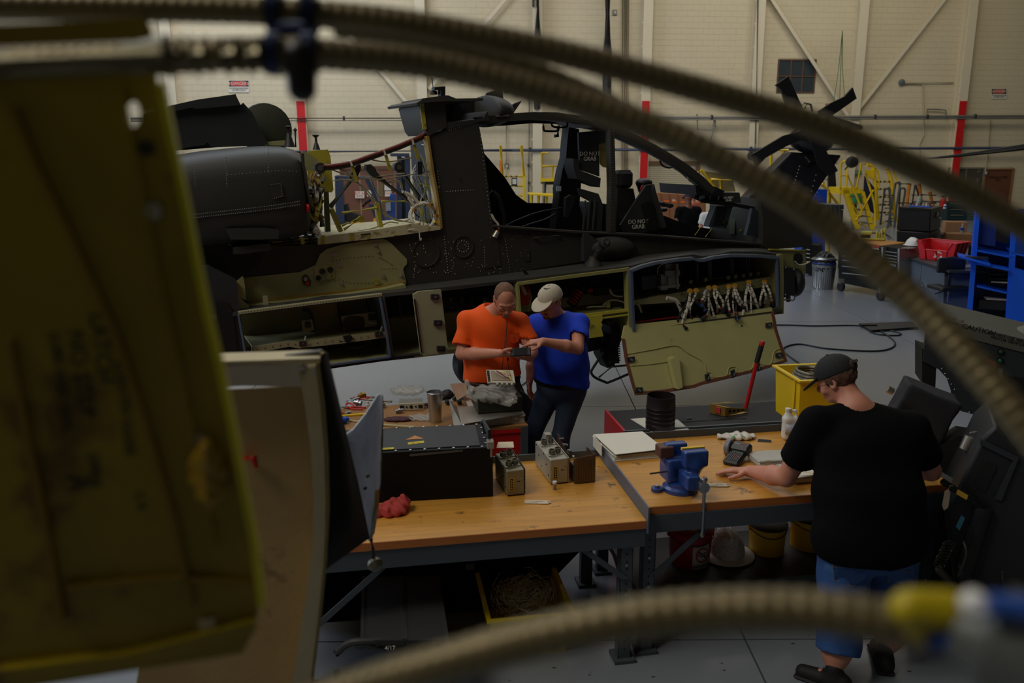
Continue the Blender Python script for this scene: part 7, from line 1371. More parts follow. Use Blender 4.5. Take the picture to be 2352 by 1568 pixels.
# yellow steps
G=Fr(12,29.3,6);t=far('rolling_steps','yellow rolling steps with grey treads beside the blue panel','steps',G,1985,500,-.2);sy=M('steps_yellow',(226,190,20),.45)
for pts in ([(1936,436),(1950,436),(1976,527),(1966,527)],[(1977,436),(1986,440),(2010,527),(2000,527)]):FP(t,G,'stringer',pts,-.6,-.5,sy)
for k,y in enumerate((452,467,482,497,513)):FP(t,G,'tread',[(1951 + 4.5*k,y - 1),(1983 + 5*k,y - 1),(1984 + 5*k,y + 1.5),(1952 + 4.5*k,y + 1.5)],-.6,-.2,stp)
FP(t,G,'platform',[(1929,431),(1977,431),(1977,444),(1928,446)],-.6,.2,sy)
for pts in ([(1932,373),(1930,431)],[(1932,373),(1946,373),(1943,431)],[(1930,403),(1944,403)],[(1945,398),(1979,483),(1967,497)],[(1978,376),(1967,431)],[(1987,397),(2008,468),(2010,520)],[(1979,376),(1990,376)],[(1929,444),(1926,525)],[(1948,446),(1975,500)],[(2006,436),(1966,505)],[(1975,513),(1990,520)]):FT(t,G,'hand_rail',pts,.035,-.6,sy,3)
t=far('tall_steps','tall yellow steps with black striped rungs right of the blue panel','steps',G,2030,510,.3)
for pts,r in (([(1992,378),(2004,385),(2010,427),(2016,506)],.07),([(2010,385),(2018,400),(2018,428),(2011,430)],.035),([(2038,386),(2048,420),(2052,470),(2058,510)],.07),([(2052,390),(2058,410),(2056,430)],.035),([(2015,480),(2000,512)],.04),([(2020,515),(2055,498)],.05)):FT(t,G,'frame_tube',pts,r,.2,sy,5)
for y in (417,434,452,470,488):
    FT(t,G,'rung',[(2008,y),(2052,y)],.04,.2,sy);[FT(t,G,'black_stripe',[(x,y),(x + 3,y)],.043,.19,black()) for x in (2012,2020,2030,2040)]
FP(t,G,'top_plate',[(1988,390),(2006,390),(2008,412),(1998,408)],.1,.2,sy)
p=G.px(1998,450,-.2);tag(poly([(1986,404),(2008,430),(2010,492),(1992,480),(1984,450)],-.2,-.16,G).build('fabric_panel',M('navy_fabric',(26,32,60),.8),None,loc=p),'dark navy fabric panel hanging between the two yellow steps','panel')
t=far('drum','green drum behind the yellow rolling steps','drum',G,1966,450,1.0);c=G.px(1966,458,1);MB().lathe([(.001,0),(.28,0),(.28,.42),(.25,.44),(.001,.44)],V((c.x,c.y,c.z - .1)),seg=20).build('drum_body',M('drum_green',(24,130,76),.5),t);MB().lathe([(.05,0),(.05,2),(.001,2)],V((c.x,c.y,0)),seg=8).build('stand',black(),t);t.children[1].scale=(1,1,.4)
gs=M('steps_grey',(74,78,84),.5)
for lb,tubes,off in (('grey rolling ladder with arched rails, left of the pair',([(2057,421),(2048,470),(2038,527)],[(2057,421),(2062,419),(2067,423),(2060,470),(2054,525)],[(2032,435),(2022,515)],[(2032,434),(2040,433),(2043,437),(2046,520)],[(2063,422),(2090,422)]),.0),('grey rolling ladder with arched rail, right of the pair',([(2067,436),(2064,500)],[(2067,436),(2072,432),(2079,438),(2072,480)],[(2102,424),(2090,500)],[(2103,424),(2124,500)],[(2060,466),(2150,466)],[(2112,447),(2150,448)],[(2118,462),(2158,463)]),.5)):
    t=far('rolling_ladder',lb,'ladder',G,tubes[0][0][0],500,off)
    for pts in tubes:FT(t,G,'rail_tube',pts,.035,off,gs,4)
    for k in range(5):y=448 + 15*k;x=tubes[0][0][0];FT(t,G,'rung',[(x - 26 + 1*k,y),(x - 6,y)] if off == 0 else [(x + 28,y),(x + 52,y)],.03,off,gs)
t=far('step_ladder','orange step ladder behind the black case','ladder',G,2120,470,1.2)
for pts in ([(2089,421),(2082,475)],[(2111,420),(2118,480)],[(2136,440),(2144,480)]):FT(t,G,'ladder_rail',pts,.07,1.2,M('ladder_orange',(216,132,24),.5))
t=far('fire_extinguisher','red fire extinguisher on the wall by the red column','extinguisher',G,2164,465,2.0);c=G.px(2164,478,2.0);MB().lathe([(.001,0),(.1,0),(.1,.3),(.04,.38),(.03,.44),(.001,.44)],c,seg=16).build('cylinder',red(),t);MB().box(c + V((0,0,.46)),(.14,.05,.05)).build('valve',black(),t);t.location.z=0
for lb,x0,x1,m_ in (('dark teal drawer cabinet at the foot of the wall',2176,2221,M('teal_dark',(30,56,66),.5)),('pale teal drawer cabinet right of the darker one',2221,2262,M('teal_pale',(70,92,92),.5))):
    t=far('drawer_cabinet',lb,'cabinet',G,(x0 + x1)/2,500,2.6);FP(t,G,'body',[(x0,462),(x1 - 1,462),(x1 - 1,506),(x0,506)],2.4,2.9,m_)
    for y in (466,480,493):FP(t,G,'drawer',[(x0 + 3,y),(x1 - 4,y),(x1 - 4,y + 11),(x0 + 3,y + 11)],2.37,2.4,m_);FP(t,G,'drawer_handle',[(x0 + 8,y),(x1 - 8,y),(x1 - 8,y + 2),(x0 + 8,y + 2)],2.33,2.37,stp)
p=G.px(1911,420,.9);tag(poly([(1906,396),(1919,396),(1921,430),(1917,443),(1904,441),(1903,410)],.9,1.0,G).build('black_bag',M('bag_black',(26,27,28),.35,bump=.1,bscale=20),None,loc=p),'black plastic bag hanging on the wall left of the rolling steps','bag')
G2=Fr(9.4,23,6);t=far('railing','yellow sloping railing behind the transit cases','railing',G2,1900,470);[FT(t,G2,'rail_tube',pts,.05,0,sy) for pts in ([(1888,422),(1925,468)],[(1902,435),(1902,470)],[(1905,448),(1906,540)])]
t=far('railing','yellow work platform rail beside the tail rotor','railing',G2,1790,380,1);[FT(t,G2,'rail_tube',pts,.045,1,sy) for pts in ([(1771,345),(1810,345)],[(1771,345),(1770,520)],[(1800,345),(1800,520)],[(1771,376),(1812,375)])]
t=far('railing','yellow netted frame behind the windscreen post','railing',G2,1650,440,0);[FT(t,G2,'rail_tube',pts,.05,-.5,sy) for pts in ([(1598,400),(1594,440),(1593,560)],[(1598,400),(1604,396)],[(1633,412),(1680,414)],[(1654,413),(1655,440)],[(1610,390),(1640,430)])];poly([(1610,392),(1680,400),(1690,440),(1640,440)],-.4,-.38,G2).build('netting',M('net_olive',(120,104,30),.7,var=.3,scale=12,alpha=.7),t)
t=far('crate','blue crate behind the grey transit cases','crate',G2,1880,460,-1);FP(t,G2,'body',[(1856,434),(1900,435),(1900,520),(1856,520)],-1,-.3,blue())
for t_ in list(C.objects):
    if t_.name.split('.')[0] in ('railing','crate'):ground(t_)
G3=Fr(7.6,19.5,4);tc=M('transit_grey',(84,90,94),.45)
for lb,x0,x1,y0 in (('grey ribbed transit case, left of two on the stand',1850,1892,469),('grey ribbed transit case, right of two on the stand',1893,1937,470)):
    t=far('transit_case',lb,'case',G3,(x0 + x1)/2,500);FP(t,G3,'body',[(x0,y0 + 12),(x1,y0 + 12),(x1 - 2,513),(x0 + 2,513)],0,.5,tc);FP(t,G3,'lid',[(x0 - 1,y0),(x1 + 1,y0),(x1 + 1,y0 + 11),(x0 - 1,y0 + 11)],-.02,.52,tc)
    for k in range(4):FP(t,G3,'rib',[(x0 + 4 + k*10,y0 + 1),(x0 + 8 + k*10,y0 + 1),(x0 + 8 + k*10,510),(x0 + 4 + k*10,510)],-.05,0,tc)
    FP(t,G3,'catch',[(x0 + 14,490),(x0 + 24,490),(x0 + 24,500),(x0 + 14,500)],-.07,-.04,black());c=G3.px((x0 + x1)/2,513,.25)
t=far('case_stand','dark stand carrying the grey transit cases','stand',G3,1894,513,.25);FP(t,G3,'top',[(1846,513),(1942,513),(1942,517),(1846,517)],-.03,.55,black())
for x in (1850,1936):c=G3.px(x,515,.2);MB().cyl(c,V((c.x,c.y,0)),.04,8).build('leg',black(),t)
# big black case with the blue tray
CF=Fr(*at(2059,553,17.5).xy,-38);t=T('storage_chest','large black two tier storage chest with blue tray of vials on top','chest',(at(2059,553,17.5).x + .5,17.6,0));cb=M('chest_black',(15,15,18),.4)
FP(t,CF,'upper_chest',[(2064,477),(2138,481),(2136,533),(2059,528)],0,1.0,cb,bevel=.02);FP(t,CF,'lower_chest',[(2059,529),(2136,534),(2136,600),(2059,592)],0,1.0,cb,bevel=.02);FP(t,CF,'lid',[(2063,475),(2139,480),(2139,484),(2063,479)],-.03,1.03,cb)
e1=CF.px(2138,500) + CF.n*.55;MB().tube([e1 + CF.u*.02 + CF.n*.12,e1 + CF.u*.07 + CF.n*.08 - V((0,0,.05)),e1 + CF.u*.07 - CF.n*.08 - V((0,0,.05)),e1 + CF.u*.02 - CF.n*.12],.015,8).build('carry_handle',steel(),t);MB().box(e1 + CF.u*.01 + V((0,0,.03)),(.02,.14,.1),CF.a).build('handle_plate',steel(),t)
zz=CF.px(2100,478).z + .02;tp0=on(2114,476,zz);t=T('parts_tray','blue tray on top of the black storage chest','tray',tp0);MB().box(tp0 + V((0,0,.02)),(.42,.2,.03),CF.a,bev=.008).build('tray_body',blue(),t)
def bottle(label,p,h,r,mat,capm,lab=None):
    t=T('bottle',label,'bottle',p);MB().lathe([(.001,0),(r,0),(r*1.02,h*.3),(r,h*.62),(r*.4,h*.85),(r*.38,h*.93),(.001,h*.93)],p,seg=16).build('bottle_body',mat,t);MB().lathe([(r*.45,h*.9),(r*.45,h),(.001,h)],p,seg=12).build('cap',capm,t)
    if lab:MB().lathe([(r*1.04,h*.3),(r*1.04,h*.58)],p,seg=16).build('label',lab,t)
pet=M('clear_bottle',(170,184,180),.12,var=0,bump=0,alpha=.6);bottle('clear drink bottle with orange cap standing in the blue tray',tp0 + CF.u*-.04 + CF.n*.04 + V((0,0,.035)),.24,.045,pet,M('cap_orange',(220,80,40),.4),M('label_mint',(150,180,160),.5))
for k,lb in enumerate(('vial at the left end of the blue tray','second vial from the left in the blue tray','white capped vial left of centre in the blue tray','brown vial right of the white capped one','cream vial towards the right of the tray','taller cream vial near the right end','dark vial at the right end of the blue tray')):
    p=tp0 + CF.u*(-.18 + .06*k) - CF.n*.05 + V((0,0,.035));t=T('vial',lb,'vial',p);MB().lathe([(.001,0),(.016,0),(.016,.05),(.010,.055),(.001,.055)],p,seg=10).build('vial_body',[bar_g,M('eyelet_brown'),sign_w,M('eyelet_brown'),M('wood_dowel'),sign_w,bar_g][k],t);MB().lathe([(.013,.055),(.013,.07 + .01*(k == 5)),(.001,.07 + .01*(k == 5))],p,seg=10).build('cap',[sign_w,redt(),sign_w,black(),sign_w,M('wood_dowel'),redt()][k],t)
bottle('small blue and white bottle on the far corner of the black chest',on(2170,479,zz),.1,.03,sign_w,M('cap_brown',(120,90,76),.5),blue())
# far maple bench with black tool chests; its face recedes towards us
TF=Fr(6.62,16.45,-62);zt2=.95;t=T('workbench','far maple topped bench with black drawer chest and orange warning sticker','workbench',TF.w(.9,.4,0));bk=M('chest_satin',(18,18,20),.6,spec=.25)
a=[on(1925,549,zt2),on(2023,564,zt2),on(2083,557,zt2),on(1985,545,zt2)];MB().prism(a,V((0,0,-.05))).build('top',M('maple_far',(196,136,66),.4,var=.1),t)
FP(t,TF,'drawer_chest',[(1926,560),(2025,569),(2024,668),(1926,648)],0.02,.6,bk);FP(t,TF,'corner_strip',[(2024,568),(2028,568),(2027,670),(2023,670)],0,.6,M('strip_silver',(150,150,146),.35,.6),label='silver corner strip')
for k,y in enumerate((577,592,602,616,632)):FP(t,TF,'drawer',[(1930,y - 6),(2021,y + 2),(2021,y + 9 + k),(1930,y + 1 + k)],0,.02,bk);FP(t,TF,'drawer_handle',[(1934,y - 6),(2018,y + 2),(2018,y + 3.6),(1934,y - 4.2)],-.03,0,M('strip_silver'))
FP(t,TF,'sticker_red',[(2001,563),(2019,565),(2019,570),(2001,568)],-.02,-.01,M('sticker_red',(200,50,36),.5));FP(t,TF,'sticker_white',[(2002,569),(2018,571),(2018,574),(2002,572)],-.02,-.01,sign_w)
for px_,py_ in ((1931,668),(2022,690)):c=on(px_,py_,0);MB().lathe([(.03,-.03),(.09,-.03),(.09,.03),(.03,.03)],V((c.x,c.y,.09)),(1,.3,0),18).build('castor',rubber(),t);MB().box((c.x,c.y,.2),(.08,.08,.1)).build('castor_fork',alum(),t)
TF2=Fr(*on(2030,684,0).xy,-66);t=T('drawer_chest','black drawer chest with silver handles beside the grey cabinet','tool chest',TF2.w(.3,.3,0));FP(t,TF2,'body',[(2028,565),(2063,571),(2062,690),(2029,676)],.02,.5,bk);FP(t,TF2,'corner_strip',[(2062,571),(2066,571),(2064,690),(2060,690)],0,.5,M('strip_silver'))
for y in (577,585,592,599,614,632):FP(t,TF2,'drawer',[(2030,y - 1),(2061,y + 3),(2061,y + 8),(2030,y + 4)],0,.02,bk);FP(t,TF2,'drawer_handle',[(2031,y - 1),(2060,y + 3),(2060,y + 4.6),(2031,y + .6)],-.03,0,M('strip_silver'))
FP(t,TF2,'torn_label',[(2044,606),(2057,608),(2057,614),(2043,614)],-.02,-.01,M('pale_blue'))
TF3=Fr(*on(1852,633,0).xy,-30);t=T('drawer_chest','black drawer chest with white handles behind the dustbin','tool chest',TF3.w(.4,.3,0));FP(t,TF3,'body',[(1850,560),(1880,564),(1880,634),(1850,628)],0,.5,bk);[FP(t,TF3,'drawer_handle',[(1852,y),(1860,y + 1),(1860,y + 3),(1852,y + 2)],-.03,0,sign_w) for y in (572,581,590,600)]
# pump assembly on the bench
p=on(2000,552,zt2);t=T('pump_unit','yellow green hydraulic pump unit lying on the far maple bench','pump',p);q=lambda a,b,c:p + V((a,b,c));ypm=M('pump_yellow',(190,180,70),.5,var=.12)
MB().box(q(0,0,.03),(.52,.09,.04),-.25,bev=.01).build('base_rail',ypm,t);MB().cyl(q(-.2,.05,.14),q(.0,0,.15),.045,14).build('cylinder',ypm,t);MB().cyl(q(.0,0,.15),q(.08,0,.15),.02,10).build('piston_rod',steel(),t);MB().cyl(q(-.2,.03,.08),q(-.02,.02,.08),.04,12).build('motor',black(),t)
for x,h in ((.1,.2),(.15,.16),(.2,.22),(.26,.26)):MB().box(q(x,-.02,h/2),(.03,.05,h),.3,bev=.006).build('upright',ypm,t)
for k in range(6):MB().tube(spline([q(.15,0,.15),q(.25 + .03*k,-.05,.16 - .02*k),q(.3 + .02*k,-.12,.03)],5),.005,5).build('lead',[steel(),rubber()][k % 2],t)
# dustbin
p=on(1889,662,0);t=T('dustbin','ribbed galvanised dustbin with black liner in front of the tool chests','dustbin',p);k_=M('galvanised',(170,172,176),.3,.9,var=.08);n=96;rings=[]
for h,r in ((0,.20),(.02,.205),(.05,.2),(.44,.225),(.46,.235),(.5,.24)):rings.append([p + V(((r + (.006*math.cos(a*32) if .03 < h < .45 else 0))*math.cos(a),(r + (.006*math.cos(a*32) if .03 < h < .45 else 0))*math.sin(a),h)) for a in [i*2*math.pi/n for i in range(n)]])
MB().loft(rings).build('shell',k_,t);S=Sdf(p + V((-.35,-.35,.36)),p + V((.35,.35,.8)),.012);S.cone(p + V((0,0,.44)),p + V((0,0,.56)),.22,.2,k=0);S.wrinkle(.014,(40,40,50));S.build('liner',M('bag_black'),t)
MB().lathe([(.001,.12),(.1,.11),(.24,.06),(.26,.03),(.26,.02),(.001,.02)],p + V((.0,.02,.56)),(.05,.1,1),32).build('lid',k_,t);MB().tube([p + V((.23*math.cos(a),.23*math.sin(a),.53)) for a in [i*.3 for i in range(21)]],.008,6,closed=True).build('blue_tie',blue(),t)
# grey cupboard with hard hat and red bin
CB=Fr(7.53,15.8,-93.9);t=T('cupboard','grey steel cupboard with chrome handle under the red recycling bin','cupboard',CB.w(.9,.5,0));gm_=M('cupboard_grey',(88,98,112),.42)
FP(t,CB,'body',[(2073,590),(2172,614),(2166,722),(2067,680)],.02,1.0,gm_);FP(t,CB,'door',[(2074,594),(2117,604),(2109,693),(2068,676)],0,.02,gm_);FP(t,CB,'door',[(2118,604),(2170,617),(2165,718),(2110,694)],0,.02,gm_)
zt3=CB.px(2073,590).z;MB().prism([CB.w(-.05,-.03,zt3),CB.w(2.0,-.03,zt3),CB.w(2.0,1.3,zt3),CB.w(-.05,1.3,zt3)],V((0,0,.04))).build('top',M('top_slate',(50,56,60),.5),t)
FT(t,CB,'door_handle',[(2113,645),(2118,660)],.018,-.04,steel());FP(t,CB,'name_plate',[(2076,593),(2082,594.5),(2082,598),(2076,596.5)],-.01,0,sign_w)
p=on(2097,566,zt3 + .04);p=V((CB.w(.3,.3,0).x,CB.w(.3,.3,0).y,zt3 + .04));p=on(2096,563,.95);t=T('hard_hat','white hard hat lying on the tool chest beside the red bin','hard hat',p);S=Sdf(p - V((.2,.2,.02)),p + V((.2,.2,.22)),.01);S.ell(p + V((0,0,.0)),(.13,.155,.155),k=0);S.cone(p + V((0,-.12,.1)),p + V((0,.1,.13)),.02,k=.02);S.plane(p + V((0,0,.01)),(0,0,-1));S.build('shell',white(),t);MB().lathe([(.125,.02),(.165,.012),(.168,.006),(.125,.008)],p,seg=30).build('brim',white(),t)
blob('work_gloves','grey and red work gloves left of the red bin','gloves',2086,572,(.12,.08,.02),M('glove_grey',(130,110,104),.8),z=.95,part='glove');
p=on(2162,596,zt3 + .04);t=T('recycling_bin','red recycling bin with white recycling symbol on the grey cupboard','bin',p);ba=-.95;R=Matrix.Rotation(ba,3,'Z');q=lambda a,b,z:V((p.x,p.y,z)) + R @ V((a,b,0));z0,z1=zt3 + .045,zt3 + .38
o_=[[q(x*.30,y*.2,z0) for x,y in ((-1,-1),(1,-1),(1,1),(-1,1))]]
def bq(x,y,z,s=1.):k=s*(1 + .22*(z - z0)/(z1 - z0));return q(x*.30*k,y*.2*k,z)
rb=M('bin_red',(206,24,34),.35,var=.05)
MB().prism([bq(-1,-1,z0),bq(1,-1,z0),bq(1,1,z0),bq(-1,1,z0)],V((0,0,.008))).build('base',rb,t)
for (a0,b0),(a1,b1),cut in (((-1,-1),(1,-1),1),((1,-1),(1,1),0),((1,1),(-1,1),0),((-1,1),(-1,-1),0)):
    top=[bq(a0,b0,z1),bq(a1,b1,z1)] if not cut else [bq(-1,-1,z1),bq(-.75,-1,z1),bq(-.6,-1,z0 + .18),bq(.6,-1,z0 + .18),bq(.8,-1,z1),bq(1,-1,z1)]
    base=[bq(a0,b0,z0),bq(a1,b1,z0)];c_=(bq(-1,-1,z0) + bq(1,1,z0))/2;inn=(c_ - (base[0] + base[1])/2).normalized()*.008
    MB().prism(base + top[::-1],inn).build('wall_panel',rb,t);MB().tube(top,.014,6).build('rim',rb,t)
    for k in (.2,.5,.8):MB().tube([base[0].lerp(base[1],k) - inn,(top[0].lerp(top[-1],k) if not (cut and k == .5) else bq(0,-1,z0 + .16)) - inn],.012,5).build('rib',rb,t)
for k in range(3):
    a=k*2.094;c0=bq(.15,-1.03,z0 + .1);U_=(R @ V((1,0,0)));P=[c0 + U_*r*math.cos(a + s) + V((0,0,r*math.sin(a + s))) for r,s in ((.075,.35),(.075,1.5),(.105,1.5),(.065,2.05),(.03,1.5),(.05,1.4),(.05,.6))];MB().prism(P,(R @ V((0,-1,0)))*.004).build('symbol_arrow',sign_w,t)
# stool
p=on(2172,722,0);t=T('stool','black draughting stool with rounded back in front of the grey cupboard','stool',(p.x,p.y,0));zs=at(2172,660,p.y).z
S=Sdf(p + V((-.4,-.35,zs - .1)),p + V((.4,.35,zs + .1)),.012);S.box(p + V((0,0,zs)),(.27,.23,.035),Matrix.Rotation(.1,3,'Z'),.03);S.build('seat',black(),t);zk=at(2170,608,p.y).z
S=Sdf(p + V((-.4,-.3,zk - .25)),p + V((.4,.4,zk + .25)),.012);S.box(p + V((-.03,-.05,zk)),(.24,.03,.13),None,.03,k=0);S.ell(p + V((-.03,-.05,zk + .0)),(.235,.045,.15),k=.02);S.build('backrest',black(),t)
MB().cyl(p + V((-.02,.0,zs)),p + V((-.03,-.02,zk)),.022,10).build('back_post',black(),t);MB().cyl(p + V((0,0,.08)),p + V((0,0,zs)),.028,14).build('gas_column',steel(),t);MB().tube([p + V((-.02,0,zs - .05)),p + V((-.25,-.05,zs - .1))],.01,6).build('lever',black(),t)
for k in range(5):a=k*1.257;e=p + V((.28*math.cos(a),.28*math.sin(a),.06));MB().cyl(p + V((0,0,.1)),e,.025,8,r2=.015).build('foot_spoke',black(),t);MB().lathe([(.01,-.012),(.03,-.012),(.03,.012),(.01,.012)],e - V((0,0,.03)),(math.cos(a + 1.5),math.sin(a + 1.5),0),12).build('castor',rubber(),t)
# blue computer cabinet
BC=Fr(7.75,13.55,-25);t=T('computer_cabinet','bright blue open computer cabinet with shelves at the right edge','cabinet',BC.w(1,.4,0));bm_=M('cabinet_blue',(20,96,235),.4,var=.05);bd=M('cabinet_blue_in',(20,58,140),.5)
FP(t,BC,'side_post',[(2242,480),(2252,478),(2232,732),(2220,728)],0,.06,bm_);FP(t,BC,'side_panel',[(2246,480),(2249,480),(2229,730),(2226,729)],.06,.8,bm_);FP(t,BC,'centre_post',[(2324,500),(2338,500),(2322,765),(2308,760)],0,.06,bm_)
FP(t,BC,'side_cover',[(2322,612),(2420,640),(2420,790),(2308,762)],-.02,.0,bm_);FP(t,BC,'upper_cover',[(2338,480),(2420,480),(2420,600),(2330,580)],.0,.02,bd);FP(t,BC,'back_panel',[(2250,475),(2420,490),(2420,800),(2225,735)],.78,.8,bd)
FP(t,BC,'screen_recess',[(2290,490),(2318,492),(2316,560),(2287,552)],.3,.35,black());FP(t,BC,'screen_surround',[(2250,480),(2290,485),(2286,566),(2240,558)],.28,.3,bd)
def cshelf(x0,y0,x1,y1,o0=-.0,o1=.75,nm='shelf',m=bm_,th=.03):a,b=BC.px(x0,y0,o0),BC.px(x1,y1,o0);return MB().prism([a,b,b + BC.n*(o1 - o0),a + BC.n*(o1 - o0)],V((0,0,-th))).build(nm,m,t)
cshelf(2238,572,2330,590);cshelf(2244,655,2318,672);cshelf(2224,722,2312,748);cshelf(2322,578,2420,600,nm='shelf')
a,b=on(2205,592,0),0;z_=.92;P=[BC.px(2203,588,-.45),BC.px(2275,606,-.45)];MB().prism([P[0],P[1],P[1] + BC.n*.5,P[0] + BC.n*.5],V((0,0,-.03))).build('keyboard_tray',bm_,t);cshelf(2225,600,2318,618,-.2,.1,'tray_rail')
kb=T('keyboard','black keyboard on the pull out tray of the blue cabinet','keyboard',P[0].lerp(P[1],.5) + BC.n*.2);kc=P[0].lerp(P[1],.5) + BC.n*.22 + V((0,0,.012));MB().box(kc,(.42,.16,.022),BC.a,bev=.005).build('case',black(),kb)
for i in range(12):
    for j in range(4):MB().box(kc + BC.u*(-.18 + i*.033) + BC.n*(-.05 + j*.033) + V((0,0,.014)),(.026,.026,.008),BC.a).build('key',M('key_black',(34,34,38),.5),kb,smooth=0)
c=BC.px(2278,700,.3);t2=T('printer','black box with papers on the lowest shelf of the blue cabinet','box',c);MB().box(c + V((0,0,.02)),(.42,.3,.16),BC.a,bev=.01).build('housing',black(),t2);MB().box(c + V((.03,-.02,.115)),(.3,.22,.02),BC.a + .1).build('paper',sign_w,t2)
c=BC.px(2294,640,.3);t2=T('letter_rack','open black letter rack on the middle shelf of the blue cabinet','rack',c);[MB().box(c + V((0,0,-.06 + .08*k)),(.32,.3,.012),BC.a).build('rack_tier',black(),t2) for k in range(3)];[MB().box(c + BC.u*s*.16 + V((0,0,.02)),(.01,.3,.17),BC.a).build('rack_side',black(),t2) for s in (-1,1)];MB().box(c + V((0,-.03,-.04)),(.26,.22,.015),BC.a).build('paper',sign_w,t2)
# dark desk and boxes beyond the cupboard
for lb,x,y,Y,d,m_ in (('open cardboard box beyond the red recycling bin',2200,546,17.5,(.5,.4,.2),M('cardboard',(150,108,74),.8)),('cardboard box behind the black storage chest',2192,522,21,(.5,.4,.3),M('cardboard'))):
    p=at(x,y,Y);t=T('cardboard_box',lb,'box',(p.x,p.y,p.z - d[2]/2));MB().box(p,d,-.3,bev=.005).build('carton',m_,t);MB().box(p + V((0,0,d[2]/2 + .002)),(d[0],.05,.002),-.3).build('tape',M('tape_brown',(176,140,100),.4),t)
    tp=T('side_table',lb.replace('open ','').replace('cardboard box','dark table carrying the cardboard box'),'table',(p.x,p.y,0));MB().box((p.x,p.y,p.z - d[2]/2 - .02),(1.1,.8,.04),-.3).build('table_top',black(),tp);[MB().box((p.x + sx*.45,p.y + sy*.3,(p.z - d[2]/2)/2 - .02),(.05,.05,p.z - d[2]/2 - .04)).build('leg',black(),tp) for sx in (-1,1) for sy in (-1,1)]
p=at(2200,537,17.5);bottle('clear water bottle with blue label standing on the cardboard box',at(2200,546,17.5) + V((.06,-.02,.100)),.2,.035,pet,sign_w,blue())
# floor cables and the black floor plate
cb_=M('cable_black',(22,22,24),.5);t=T('power_cable','black power cable looping across the floor right of the open panel','cable',on(1950,770,0));P=[on(x,y,.012) for x,y in ((1560,742),(1700,747),(1800,746),(1870,748),(1960,747),(2000,752),(2030,765),(2055,785),(2045,800),(2000,806),(1900,800),(1840,790),(1808,795),(1800,806),(1830,830),(1870,855))];MB().tube(spline(P,8),.012,7).build('cable_run',cb_,t)
t=T('power_cable','shorter black cable loop beside the floor plate','cable',on(2030,764,0));MB().tube(spline([on(x,y,.012) for x,y in ((1985,752),(2010,752),(2040,758),(2068,765),(2060,770),(2020,768),(1998,762))],8),.012,7).build('cable_run',cb_,t)
t=T('floor_plate','flat black hinged floor plate lying where the cables end','plate',on(2035,750,0));MB().prism([on(1974,742,.04),on(2095,738,.04),on(2110,750,.04),on(2000,758,.04)],V((0,0,-.038))).build('plate_body',black(),t);[MB().box(on(1980 + 9*k,745,.05),(.06,.12,.02)).build('tread_block',black(),t) for k in range(4)]
# ================================================================ dark aircraft equipment at the right
NF=Fr(2.55,5.75,-16);t=T('equipment_stand','dark grey aircraft nose unit with indicator lights and caution lettering at right','aircraft unit',NF.w(.8,.3,0));ng=M('unit_slate',(46,50,56),.5,var=.1);nd=M('unit_black',(20,20,22),.6,var=.25)
FP(t,NF,'face_panel',[(2128,745),(2420,800),(2420,985),(2290,965),(2184,938),(2186,900),(2176,870),(2156,848),(2120,830)],0,.03,ng);P=[NF.px(2118,722,0),NF.px(2440,800,0)];MB().prism([P[0],P[1],P[1] + NF.n*.5 + V((0,0,.05)),P[0] + NF.n*.5 + V((0,0,.05))],V((0,0,-.03))).build('top_ledge',M('unit_ledge',(92,94,86),.55,var=.1),t);FP(t,NF,'lip',[(2118,722),(2440,800),(2440,832),(2128,752)],-.012,0,M('unit_ledge'))
wl=M('stencil_black',(22,24,28),.6);upv=V((0,0,1));dirv=(NF.px(2420,798,0) - NF.px(2128,727,0)).normalized()
text('CAUTION',wl,NF.px(2248,757,-.014) - V((0,0,.0)),dirv,upv,.048,t);text('DO NOT USE SERVICE\nMOTOR VEHICLES',wl,NF.px(2318,780,-.014),dirv,upv,.028,t);text('WEIGHT 150 LBS\n2 MAN LIFT',wl,NF.px(2180,735,-.014) - V((0,0,.0)),dirv,upv,.026,t)
for x,y,c_ in ((2202,784,(60,80,50)),(2217,788,(150,60,34)),(2232,791,(176,62,36)),(2298,807,(40,84,60)),(2296,827,(28,110,80))):
    q=NF.px(x,y,0);g=MB().lathe([(.02,0),(.022,.012),(.016,.014)],q,-NF.n,18).build('lamp_bezel',M('bezel',(30,32,34),.4,.5),t);MB().lathe([(.0155,.012),(.010,.018),(.001,.02)],q,-NF.n,16).build('lamp_lens',M('lens_%d_%d' % (c_[0],c_[1]),c_,.3),g)
MB().tube([NF.px(x,y,-.02) for x,y in ((2243,836),(2262,822),(2284,834),(2284,858),(2276,872),(2258,862),(2246,850))],.009,8,closed=True).build('red_guard',M('guard_red',(176,48,40),.5),t);MB().tube([NF.px(2268 + 7*math.cos(a),836 + 8*math.sin(a),-.03) for a in [i*.4 for i in range(16)]],.005,6,closed=True).build('red_ring',M('guard_red'),t)
FP(t,NF,'guard_opening',[(2246,838),(2262,826),(2282,836),(2282,858),(2275,868),(2258,860),(2248,848)],-.004,0,nd);FP(t,NF,'lever',[(2262,840),(2266,838),(2258,860),(2252,856)],-.025,-.015,M('pale_blue'));FP(t,NF,'gauge',[(2292,846),(2304,848),(2302,872),(2289,869)],-.02,0,M('gauge_grey',(110,116,122),.3))
rv=MB()
for p_,n in (([(2138,760),(2400,818)],16),([(2160,840),(2196,900)],5),([(2210,808),(2250,816)],5),([(2195,940),(2300,962)],5)):riv(rv,p_,n,-.002,NF,r=.006)
rv.build('fasteners',M('rivet_metal'),t,kind='stuff',fix=False,smooth=0)
